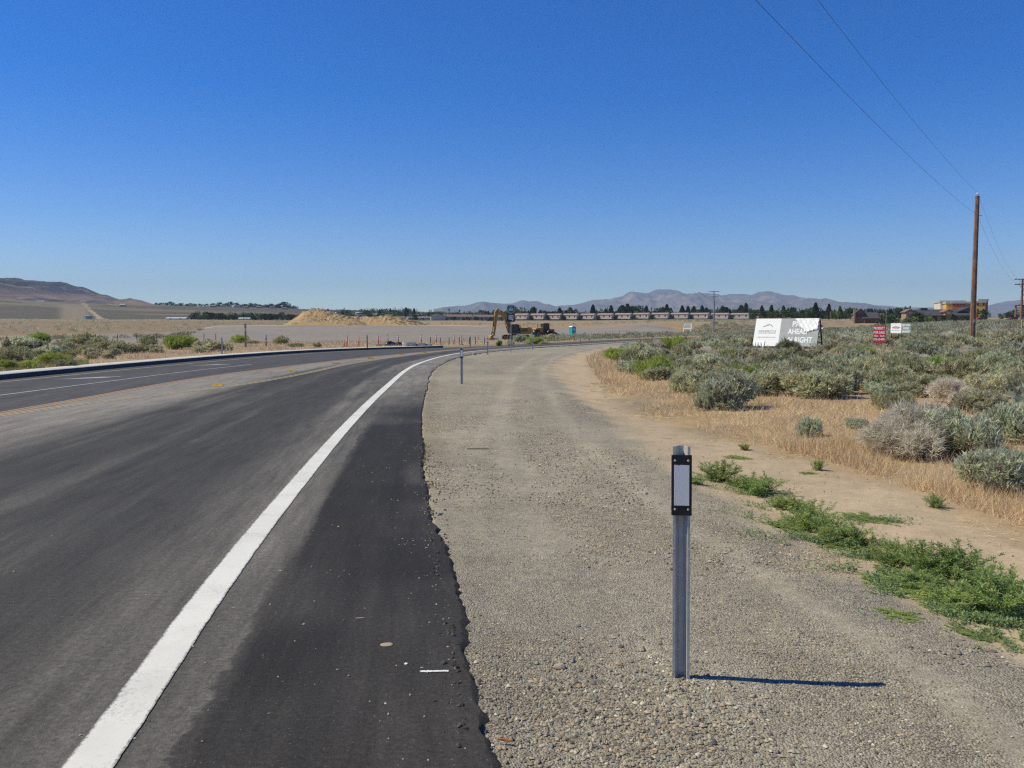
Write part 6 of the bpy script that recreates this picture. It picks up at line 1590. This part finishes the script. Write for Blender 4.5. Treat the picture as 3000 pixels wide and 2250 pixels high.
n = 420; tx = rng.uniform(505, 870, n); td = rng.uniform(1740, 1840, n); cc_ = np.array([col(a, b_) for a, b_ in zip(tx, td)]); tz = terrain(cc_[:, 0], cc_[:, 1])[0]; ok = fbm(tx / 26, tx * 0, 2, 4) > .4
brush_mass(np.c_[cc_, tz, rng.uniform(5, 10, n)][ok], 'far_wood', 'low trees massed along the left skyline ridge', 26, TP['dark'], (.6, 1.0), .22)
# rows on the left
WL = ('in the belt left of the large mound', 'trees of the left belt')
px_ = 572
while px_ < 862:
    tree(px_, random.uniform(909, 920), random.uniform(690, 760), 'round', random.choice(['dark', 'dark', 'mid']), WL, 1.25); px_ += random.uniform(8, 14)
WC = ('on the left skyline ridge', 'trees on the left skyline ridge')
px_ = 462
while px_ < 860:
    d = 1750; x, y = col(px_, d); z = hz(x, y); h = random.uniform(7, 12) * (1.5 if random.random() < .25 else 1)
    tree(px_, 965 - (z + h - EYE) * FPX / d, d, 'round', 'dark', WC, 1.5); px_ += random.uniform(9, 20)
WF = ('in the wood below the brown mountain', 'trees at the foot of the mountain')
px_ = -60
while px_ < 205:
    d = 1780; x, y = col(px_, d); z = hz(x, y); h = random.uniform(9, 13) if px_ < 125 else random.uniform(4, 8)
    tree(px_, 965 - (z + h - EYE) * FPX / d, d, 'round', 'dark', WF, 1.4); px_ += random.uniform(8, 13) if px_ < 125 else random.uniform(14, 24)
# dark shrubs in the gaps between the pale units
UN = [(1512, 1549), (1559, 1597), (1607, 1645), (1655, 1694), (1706, 1744), (1756, 1796), (1808, 1850), (1861, 1903), (1916, 1959), (1973, 2017), (2030, 2076), (2091, 2135), (2149, 2195), (2210, 2256), (2272, 2318)]
for (a, b_), (c, d_) in zip(UN[:-1], UN[1:]):
    tree((b_ + c) / 2, 921.5 + random.uniform(-2, 2), 655, 'round', 'dark', ('in a gap between pale units', 'dark trees between the pale units'), 1.1)

# ------------------------------------------------------------------ buildings
m_cream = M('cream wall', (.6, .52, .46), .85, var=.05, scale=.3)
m_redroof = M('red-brown roof', (.35, .26, .225), .8, var=.12, scale=.5)
m_droof = M('dark shingle roof', (.055, .056, .065), .85, var=.15, scale=.6)
m_brown = M('brown siding', (.23, .13, .075), .8, var=.12, scale=.6)
m_stonew = M('tan stone wall', (.34, .25, .15), .9, var=.25, scale=1.2)
m_win = M('window glass', (.03, .035, .04), .15, var=.2)
m_ochre = M('ochre stucco', (.64, .38, .085), .85, var=.06, scale=.3)
m_terra = M('terracotta stucco', (.58, .15, .055), .85, var=.06, scale=.3)
m_lstuc = M('pale stucco', (.62, .56, .46), .85, var=.05, scale=.3)
m_hwhite = M('house white', (.45, .43, .4), .7, var=.08)
m_hgrey = M('house grey', (.3, .3, .3), .8, var=.1)
m_hpink = M('house pink', (.5, .33, .3), .8, var=.1)
m_hroof = M('grey roof', (.2, .19, .19), .85, var=.12); m_hroof2 = M('brown roof', (.17, .125, .1), .85, var=.12); m_lroof = M('pale metal roof', (.55, .55, .55), .5, .1)
def gable(me_w, me_r, w, dp, hw, hr, m_w, m_r, over=.35):
    """wall box with gables along x plus an overhanging pitched roof; ridge along x"""
    b = MB(); b.prism([(-dp / 2, 0), (dp / 2, 0), (dp / 2, hw), (0, hw + hr), (-dp / 2, hw)], -w / 2, w / 2, 'yz')
    wall = b.mesh('wall', m_w)
    q = MB(); k = hr / (dp / 2); e = over
    q.prism([(-dp / 2 - e, hw - k * e + .02), (0, hw + hr + .02), (dp / 2 + e, hw - k * e + .02), (dp / 2 + e, hw - k * e + .24), (0, hw + hr + .26), (-dp / 2 - e, hw - k * e + .24)], -w / 2 - e, w / 2 + e, 'yz')
    return wall, q.mesh('roof', m_r)
def unit_box(x0, x1, y, z0, z1, m, name, parent, t=.06):
    b = MB(); b.box(x0, x1, y - t, y, z0, z1); return b.build(name, m, parent)
# the long row of pale units
d = 670.; k0 = FPX / d; first = None; UR = math.radians(-28)
for i_, (a, b_) in enumerate(UN):
    x, y = col((a + b_) / 2, d); z = hz(x, y); w = (b_ - a) / k0 / math.cos(UR); dp = 7.0
    zt = at((a + b_) / 2, 923, d)[2] - z; ze = at((a + b_) / 2, 927.7, d)[2] - z
    t = empty('row_unit', (x, y + dp / 2, z + 1.0), UR, None, 'building', 'pale units with red roofs in one long row')
    LABELLED.append((t, 'pale unit with red-brown roof in the long row', (a + b_) / 2))
    if first is None:
        wm, rm = gable(None, None, w, dp, ze + .3, (zt - ze) * .8, m_cream, m_redroof, .3); first = (wm, rm, w)
    o = obj('wall', first[0], t); o.scale = (w / first[2], 1, 1); o.location.z = 0; o = obj('roof', first[1], t); o.scale = (w / first[2], 1, 1)
    for fx in (-.34, -.02, .36):
        wnd = unit_box(fx * w - .5, fx * w + .5, -dp / 2 - .004, 1.5, 2.8, m_win, 'window', t)
def house(px, d, w, dp, hw, hr, m_w, m_r, label, rz, group=None, nwin=3, scale=1):
    x, y = col(px, d); z = hz(x, y)
    t = empty('house', (x, y, z - .4), rz, None, 'house', group); LABELLED.append((t, label, px))
    wm, rm = gable(None, None, w, dp, hw + .4, hr, m_w, m_r); obj('wall', wm, t); obj('roof', rm, t)
    for k in range(nwin):
        xx = (k + .5) / nwin * w - w / 2; unit_box(xx - .6, xx + .6, -dp / 2 - .004, 1.3, 2.5, m_win, 'window', t)
    unit_box(w * .18, w * .18 + .95, -dp / 2 - .004, .4, 2.45, m_hgrey, 'door', t)
    return t
MW = [(m_hwhite, 'white'), (m_hgrey, 'grey'), (m_hpink, 'pinkish'), (m_cream, 'cream'), (m_hwhite, 'white')]; MR = [(m_hroof, 'grey'), (m_hroof2, 'brown'), (m_lroof, 'pale metal')]
for k in range(44):
    px_ = random.uniform(940, 1500) if k > 6 else random.uniform(1380, 1500); d = random.uniform(780, 1450); mw, cw = ch(MW); mr, cr_ = ch(MR)
    house(px_, d, random.uniform(11, 19), random.uniform(8, 11), 2.9, random.uniform(1.2, 2.2), mw, mr, f'{cw} house with {cr_} roof on the town hillside', random.uniform(-.6, .6), 'houses on the town hillside')
for k, px_ in enumerate((480, 565, 627, 655, 700, 722, 760, 800, 835)):
    mw, cw = MW[k % 5]; house(px_, 1720 - 20 * (k % 3), 10, 8, 2.0, 1.2, m_hgrey if k % 2 else m_brown, MR[k % 2][0], f'small {"grey" if k % 2 else "brown"} house on the left skyline ridge', random.uniform(-.3, .3), 'houses on the left skyline ridge')
house(362, 1500, 9, 7, 3, 1.2, m_hwhite, m_lroof, 'tiny white house alone on the sage slope below the mountain', .2)
house(122, 1650, 14, 8, 3, 1.2, m_hwhite, m_lroof, 'tiny white house at the edge of the dark wood', .1)
house(520, 700, 16, 8, 1.6, 1.0, m_hwhite, m_lroof, 'long low white shed on the plain left of the tree belt', .1, None, 2)
house(718, 690, 9, 6, 1.6, .8, m_hwhite, m_lroof, 'low white shed below the tree belt left of the large mound', 0, None, 1)
house(1283, 640, 9, 12, 3.0, 2.0, m_hwhite, m_hroof2, 'white gabled end house of the long grey building', PI / 2 + .25, None, 2)
for k, px_ in enumerate((1318, 1362, 1408, 1450, 1490)):
    house(px_, 655, 11.5, 9, 2.7, 1.7, m_hgrey, m_hroof2, 'grey section of the long low building behind the excavator', 0, 'sections of the long grey building', 4)
house(1240, 640, 8, 6, 2, .8, m_hgrey, m_hroof, 'small grey shed left of the white gabled house', .1, None, 1)
# green and white water tank
x, y = col(259, 830); t = empty('water_tank', (x, y, hz(x, y)), 0, 'round pale green water tank on the sage slope at the left', 'water tank')
b = MB(); b.tube([(0, 0, -.3), (0, 0, 2.9)], 4.0, 28); b.build('tank_wall', M('pale green paint', (.36, .42, .36), .6), t); b = MB(); b.tube([(0, 0, 2.9), (0, 0, 3.3)], [4.05, .4], 28); b.build('tank_roof', m_hwhite, t)
b = MB(); b.bar((-3.2, -2.6, 0), (-3.2, -2.6, 3.0), .4, .1); b.build('ladder', m_steel, t)

# brown lodge with chimney
def lodge():
    d = 380.; x, y = col(2528, d); z = hz(x, y); s = d / FPX
    t = empty('lodge', (x, y, z - .5), math.radians(-16), 'brown lodge with steep dark roofs and a stone chimney', 'building')
    hgt = lambda py: at(2528, py, d)[2] - z + .5
    b = MB(); b.prism([(-25 * s, 0), (5 * s, 0), (5 * s, hgt(919)), (-7 * s, hgt(905)), (-25 * s, hgt(921))], 0, 10, 'xz'); b.build('wall', m_brown, t)
    b = MB(); b.prism([(-28 * s, hgt(922)), (-7 * s, hgt(903.5)), (8 * s, hgt(921)), (8 * s, hgt(922)), (-7 * s, hgt(904.8)), (-27 * s, hgt(923.5))], -1, 11, 'xz'); b.build('roof', m_droof, t)
    b = MB(); b.box(5 * s + .01, 48 * s, .5, 12, 0, hgt(930)); b.build('wing_wall', m_brown, t)
    b = MB(); b.prism([(-1.5, hgt(931)), (6, hgt(914)), (13.5, hgt(931))], -3 * s, 43 * s, 'yz'); b.build('wing_roof', m_droof, t)
    b = MB(); b.box(44 * s, 62 * s, 6, 14, 0, hgt(917)); b.build('rear_wall', m_stonew, t)
    b = MB(); b.box(-27 * s, -22.5 * s, -1.2, 0, 0, hgt(902)); b.build('chimney', m_stonew, t)
    for fx in (-18, -10, -2): unit_box(fx * s, fx * s + .9, -.004, 3, 5, m_win, 'window', t)
    b = MB(); b.box(-3 * s, 46 * s, -1.2, .48, hgt(932.6), hgt(931)); b.build('porch_roof', m_hwhite, t)
    for k in range(5): b = MB(); b.box((2 + 10 * k) * s, (2 + 10 * k) * s + .25, -1.1, -.85, 0, hgt(932.7)); b.build('porch_post', m_brown, t)
lodge()
def restaurant():
    d = 330.; x, y = col(2752, d); z = hz(x, y); s = d / FPX
    t = empty('restaurant', (x, y, z - .5), math.radians(-12), 'long low building with dark roof and small tan entrance towers', 'building')
    hgt = lambda py: at(2752, py, d)[2] - z + .5; X = lambda p: (p - 2752) * s
    b = MB(); b.box(X(2700), X(2838), 0, 15, 0, hgt(924)); b.build('wall', m_dark, t)
    for p in (2745, 2768, 2800, 2830): b = MB(); b.box(X(p), X(p) + 1.2, -.25, -.004, 0, hgt(925)); b.build('pier', m_brown, t)
    for p in (2742, 2790, 2806): unit_box(X(p), X(p) + 1.1, -.006, .6, 2.9, M('pale door', (.45, .5, .48), .5) if p != 2806 else m_win, 'door', t)
    b = MB(); b.prism([(-1.4, hgt(924.5)), (7.5, hgt(905)), (16, hgt(924.5)), (16, hgt(925)), (-1.4, hgt(925))], X(2695), X(2836), 'yz'); b.build('roof', m_droof, t)
    b = MB(); b.box(X(2712), X(2730), 6, 9, hgt(907), hgt(901)); b.build('roof_vent', m_droof, t)
    b = MB(); b.prism([(X(2803), hgt(913)), (X(2836), hgt(899)), (X(2836), hgt(913))], 2, 12, 'xz'); b.build('rear_roof', m_droof, t)
    for c_, w_, base_, top_, pk, lab in ((2667, 11, 941, 913, 908, 'tan'), (2770, 9, 925, 913, 909, 'dormer')):
        b = MB(); b.prism([(X(c_ - w_), 0 if lab == 'tan' else hgt(924)), (X(c_ + w_), 0 if lab == 'tan' else hgt(924)), (X(c_ + w_), hgt(top_)), (X(c_), hgt(pk)), (X(c_ - w_), hgt(top_))], -2.6, 5, 'xz'); o = b.build('tower', m_stonew, t)
        q = MB(); q.prism([(X(c_ - w_ - 4), hgt(top_ + 2)), (X(c_), hgt(pk - 1.2)), (X(c_ + w_ + 4), hgt(top_ + 2)), (X(c_ + w_ + 4), hgt(top_ + .6)), (X(c_), hgt(pk - 2.8)), (X(c_ - w_ - 4), hgt(top_ + .6))], -3.2, 5.2, 'xz'); q.build('tower_roof', m_brown, o)
        q = MB(); q.box(X(c_ - 4), X(c_ + 4), -2.65, -2.604, hgt(top_ + 6), hgt(top_ + 1.5)); q.build('window', m_hwhite, o)
        if lab == 'tan': q = MB(); q.box(X(c_ - 4.5), X(c_ + 4.5), -2.66, -2.604, 0, hgt(925)); q.build('entrance', m_brown, o)
restaurant()
def hotel():
    d = 450.; x, y = col(2840, d); z = hz(x, y); s = d / FPX
    t = empty('hotel', (x, y, z - .5), math.radians(-16), 'four storey hotel in ochre and terracotta stucco with white parapets', 'hotel')
    hgt = lambda py: at(2840, py, d)[2] - z + .5; X = lambda p: (p - 2840) * s
    def block(p0, p1, y0, y1, pt, m, name, cap=True):
        b = MB(); b.box(X(p0), X(p1), y0, y1, 0, hgt(pt)); o = b.build(name, m, t)
        if cap: q = MB(); q.box(X(p0) - .4, X(p1) + .4, y0 - .4, y1 + .4, hgt(pt) + .003, hgt(pt) + 1.0); q.build('parapet', m_hwhite, o)
        return o
    block(2770, 2836, 8, 24, 884, m_lstuc, 'rear_wing')
    block(2777, 2790, 0, 7.9, 889, m_ochre, 'corner_bay')
    block(2790.3, 2826, -.6, 7.8, 889, m_terra, 'front_bay')
    block(2826.3, 2852, .8, 7.7, 889, m_stonew, 'recess_bay')
    block(2852.3, 2879, -.2, 16, 887, m_ochre, 'middle_bay')
    block(2879.3, 2888, 1.5, 15, 889, m_brown, 'link_bay', False)
    o = block(2881, 2906.5, 15.5, 26, 879, m_terra, 'tower')
    b = MB(); b.box(X(2808), X(2824), 9, 20, hgt(884), hgt(879)); b.build('roof_plant', m_hwhite, t)
    b = MB(); b.box(X(2832), X(2845), 12, 18, hgt(884), hgt(881)); b.build('roof_plant', m_hgrey, t)
    for k in range(3):
        for p in (2795, 2803, 2811, 2819): unit_box(X(p), X(p) + .9, -.604, 1.6 + 3.2 * k, 3.1 + 3.2 * k, m_win, 'window', t, .03)
        for p in (2857, 2872): unit_box(X(p), X(p) + .9, -.204, 1.6 + 3.2 * k, 3.1 + 3.2 * k, m_win, 'window', t, .03)
hotel()
def sign_tower():
    d = 300.; x, y = col(2984, d); z = hz(x, y); s = d / FPX
    t = empty('sign_tower', (x, y, z - .3), 0, 'tall brown sign tower with stacked pale name boards at the far right', 'sign')
    hgt = lambda py: at(2984, py, d)[2] - z + .3
    for a in (-12, 11): b = MB(); b.box(a * s, (a + 2.5) * s, -.3, .3, 0, hgt(896)); b.build('post', m_brown, t)
    b = MB(); b.prism([(-17 * s, hgt(895)), (0, hgt(891.5)), (17 * s, hgt(895)), (17 * s, hgt(896)), (-17 * s, hgt(896))], -.8, .8, 'xz'); b.build('cap', m_brown, t)
    for k, (a, m_) in enumerate(((902, m_lstuc), (908.5, m_ochre), (914, m_lstuc), (919, m_lstuc))): b = MB(); b.box(-9.3 * s, 10.8 * s, -.2, .2, hgt(a + 1.8), hgt(a - 1.8)); b.build('name_board', m_, t)
    b = MB(); b.box(-9.3 * s, 10.8 * s, -.15, .15, hgt(934), hgt(922)); b.build('base_panel', m_brown, t)
sign_tower()
x, y = col(2990, 290); t = empty('utility_cabinet', (x, y, hz(x, y)), 0, 'pale utility cabinet at the foot of the sign tower', 'utility cabinet')
b = MB(); b.box(-.7, .7, -.4, .4, -.2, 1.3); b.build('body', m_hgrey, t, .05); b = MB(); b.box(-.6, .6, -.43, -.404, .1, 1.2); b.build('door', m_hwhite, t)
# low white wall / kerb before the car park
def lowwall(p0, p1, d, label):
    x0, y0 = col(p0, d); x1, y1 = col(p1, d); z = hz((x0 + x1) / 2, y0)
    t = empty('low_wall', ((x0 + x1) / 2, y0, z), 0, label, 'wall'); w = (x1 - x0) / 2
    b = MB(); b.box(-w, w, -.15, .15, -.3, .45); b.build('wall', m_hwhite, t); b = MB(); b.box(-w - .05, w + .05, -.2, .2, .453, .55); b.build('coping', m_conc, t)
lowwall(2735, 2842, 292, 'low white wall before the long dark-roofed building'); lowwall(2878, 2985, 296, 'low white wall between the hotel and the sign tower')
# lamp posts
for px_, d, yt in ((2432, 400, 912), (2595, 300, 907), (2193, 600, 905)):
    x, y = col(px_, d); z = hz(x, y); h = at(px_, yt, d)[2] - z; t = empty('lamp_post', (x, y, z), 0, None, 'lamp post', 'lamp posts near the buildings'); LABELLED.append((t, 'thin pale lamp post among the far trees', px_))
    b = MB(); b.tube([(0, 0, -.2), (0, 0, h)], .1, 8); b.build('pole', m_wood2, t); b = MB(); b.bar((-.1, 0, h), (1.0, 0, h + .1), .14); b.build('arm', m_steel, t); b = MB(); b.box(.7, 1.3, -.15, .15, h, h + .14); b.build('lamp_head', m_hwhite, t)

# ------------------------------------------------------------------ vehicles near the buildings
def vehicle(px, d, L, kind, m, label, rz=0, name='parked_car', cat='car', wide=1.8):
    x, y = col(px, d); z = hz(x, y); t = empty(name, (x, y, z), rz, label, cat, 'vehicles near the buildings'); w = wide / 2
    h = L / 2
    if kind == 'car': pr = [(-h, .3), (h, .3), (h, .75), (h * .62, .92), (-h * .92, .95), (-h, .8)]; cab = [(h * .5, .93), (h * .2, 1.45), (-h * .45, 1.48), (-h * .85, .95)]
    elif kind == 'suv': pr = [(-h, .35), (h, .35), (h, .95), (h * .58, 1.1), (-h, 1.1)]; cab = [(h * .55, 1.1), (h * .3, 1.75), (-h * .9, 1.8), (-h * .98, 1.1)]
    else: pr = [(-h, .4), (h, .4), (h, 1.1), (h * .72, 1.3), (h * .45, 2.1), (-h, 2.15)]; cab = [(h * .7, 1.28), (h * .44, 2.0), (h * .2, 2.0), (h * .2, 1.28)]
    b = MB(); b.prism(pr, -w, w); b.build('body', m, t, .05)
    if kind == 'van':
        b = MB(); b.prism(cab, -w - .012, w + .012); b.build('side_window', m_win, t)
        b = MB(); b.box(-h * .75, -h * .1, -w - .012, -w - .002, 1.3, 1.9); b.build('rear_window', m_win, t)
    else:
        b = MB(); b.prism(cab, -w * .88, w * .88); cb = b.build('cabin', m, t, .03)
        c_ = [(a * .93, b_ - .06) for a, b_ in cab[1:3]]; wn_ = [(cab[0][0] * .86, cab[0][1] + .05), (cab[1][0] * .95, cab[1][1] - .08), (cab[2][0] * .95, cab[2][1] - .08), (cab[3][0] * .92, cab[3][1] + .05)]
        b = MB(); b.prism(wn_, -w * .88 - .01, w * .88 + .01); b.build('side_window', m_win, cb)
    for sx in (-.62, .62):
        for sy in (-w + .1, w - .1):
            q = MB(); q.tube([(h * sx, sy - .12, .33), (h * sx, sy + .12, .33)], .33, 14); wl_ = q.build('wheel', m_rubber, t)
            q = MB(); q.tube([(h * sx, sy - .13, .33), (h * sx, sy + .13, .33)], .19, 10); q.build('rim', m_steel, wl_)
    for sy in (-w * .7, w * .7):
        q = MB(); q.box(h - .03, h + .012, sy - .15, sy + .15, .62, .76); q.build('headlight', m_hwhite, t)
vehicle(2397, 345, 5.2, 'van', m_white, 'white van behind the right edge of the large billboard', .05, 'parked_van', 'van', 2.0)
vehicle(2419, 343, 4.4, 'car', m_white, 'white car parked right of the white van behind the billboard', 0)
vehicle(2512, 335, 5.4, 'van', m_white, 'large white van before the brown lodge', PI, 'parked_van', 'van', 2.0)
vehicle(2534, 333, 4.6, 'suv', M('silver paint', (.5, .51, .53), .35, .5), 'silver car at the right end of the large white van', .1)
vehicle(2455, 350, 9.0, 'suv', m_droof, 'long dark trailer truck parked beneath the trees left of the lodge', 0, 'parked_truck', 'truck', 2.2)
vehicle(2631, 300, 4.4, 'car', M('dark red paint', (.16, .02, .02), .35), 'dark red car behind the small billboard', 0)
vehicle(2873, 300, 4.4, 'suv', M('red paint', (.4, .03, .03), .35), 'red car before the big tree by the hotel', .2)
vehicle(2730, 297, 4.5, 'suv', m_dark, 'dark car before the long dark-roofed building', 0)
vehicle(2970, 300, 4.6, 'car', M('maroon paint', (.12, .03, .02), .35), 'maroon car by the foot of the sign tower', 0)
vehicle(1246, 640, 5.2, 'van', m_white, 'white van by the grey shed left of the gabled house', .3, 'parked_van', 'van', 2.0)
vehicle(1435, 600, 4.6, 'suv', m_dark, 'dark car parked before the long grey building', 0)

# ------------------------------------------------------------------ dirt mounds
def mound(prof, d, dep, label, m, seed):
    """ridge outline in the view (pixels at distance d) pulled into a heap of depth dep"""
    p0, p1 = prof[0][0], prof[-1][0]; nx, ny = 220, 90
    X0 = col(p0, d)[0]; X1 = col(p1, d)[0]; cxm, cym = (X0 + X1) / 2, d
    zb = hz(cxm, cym - dep * .4)
    xs = np.linspace(X0, X1, nx); pxs = np.linspace(p0, p1, nx)
    hh = np.array([at(a, b_, d)[2] for a, b_ in zip(pxs, np.interp(pxs, [q[0] for q in prof], [q[1] for q in prof]))]) - zb
    ys = np.linspace(-1, 1, ny); XX, YY = np.meshgrid(xs, ys)
    env = np.clip(1 - np.abs(YY) ** 1.5, 0, 1)
    wx = XX + 2.2 * (fbm(XX / 9, YY * dep / 9, 3, seed) - .5); HH = np.interp(wx, xs, hh)
    Z = HH * env * (.86 + .4 * (fbm(XX / 5, YY * dep / 8, 4, seed + 2) - .5)) + (np.clip(HH, 0, 5) * .3) * env * (fbm(XX / 2.2, YY * dep / 4, 4, seed + 5, True) - .6) - .35 + .3 * (fbm(XX / 1.2, YY * dep / 1.6, 3, seed + 7) - .5)
    Z = np.where((np.abs(YY) > .98) | (HH < .02), -1.2, Z)
    ii = np.arange(nx * ny).reshape(ny, nx); Fq = np.stack([ii[:-1, :-1], ii[:-1, 1:], ii[1:, 1:], ii[1:, :-1]], -1).reshape(-1, 4)
    t = empty('dirt_mound', (cxm, cym, zb), 0, label, 'dirt mound')
    obj('heap', np_mesh('heap', np.c_[(XX - cxm).ravel(), (YY * dep).ravel(), Z.ravel()], Fq, m, smooth=True), t)
    # clods and weeds on its slopes
    r = np.random.default_rng(seed); n = 700; a = r.integers(2, nx - 2, n); b_ = r.integers(3, ny - 3, n); k = Z[b_, a] > -.1; a, b_ = a[k], b_[k]
    pts = np.c_[XX[b_, a] - cxm, YY[b_, a] * dep, Z[b_, a], r.uniform(.3, 1.4, k.sum())]
    sel = fbm(pts[:, 0] / 7, pts[:, 1] / 7, 2, seed) > .5
    o = brush_mass(pts[sel], 'weed_cover', 'dry weeds on the mound', 22, PAL['olive'] + [(.3, .24, .14), (.26, .2, .12)], (.3, .5), .25); o.parent = t
m_dirt = M('ochre dirt', (.4, .26, .115), .95, var=.15, scale=.18, c2=(.29, .225, .15), thr=(.5, .62), bump=.6, bscale=1.5)
mound([(815, 955), (835, 949), (855, 938), (878, 920), (892, 906), (905, 900), (925, 899), (945, 901), (965, 904), (985, 908), (1005, 915), (1020, 922), (1040, 930), (1060, 940), (1075, 950), (1085, 955)], 372, 20, 'large ochre dirt mound beyond the graded lot', m_dirt, 31)
mound([(1020, 926), (1050, 922), (1090, 922), (1112, 920), (1125, 915), (1135, 914), (1148, 917), (1165, 923), (1185, 930), (1205, 935), (1225, 940), (1240, 947), (1255, 953)], 386, 15, 'smaller ochre dirt mound with a pointed top right of the large one', m_dirt, 47)

# ------------------------------------------------------------------ tell like things apart by where they stand in their row
ORD = ['second', 'third', 'fourth', 'fifth', 'sixth', 'seventh', 'eighth', 'ninth', 'tenth', 'eleventh', 'twelfth', 'thirteenth', 'fourteenth', 'fifteenth', 'sixteenth', 'seventeenth', 'eighteenth', 'nineteenth', 'twentieth']
def number_row(items):
    by = {}
    for o, lab, px_ in items: by.setdefault(lab, []).append((px_, o))
    for lab, row in by.items():
        row.sort(key=lambda q: q[0]); n = len(row)
        for k, (px_, o) in enumerate(row):
            if n == 1: o['label'] = lab; continue
            if k == 0: w = 'leftmost'
            elif k == n - 1: w = 'rightmost'
            elif k < n / 2: w = ORD[min(k - 1, 18)] + ' from the left,'
            else: w = ORD[min(n - 2 - k, 18)] + ' from the right,'
            o['label'] = w + ' ' + lab
            if not o.get('group'): o['group'] = lab
number_row(LABELLED); number_row(BUSHES); number_row(LEFT)
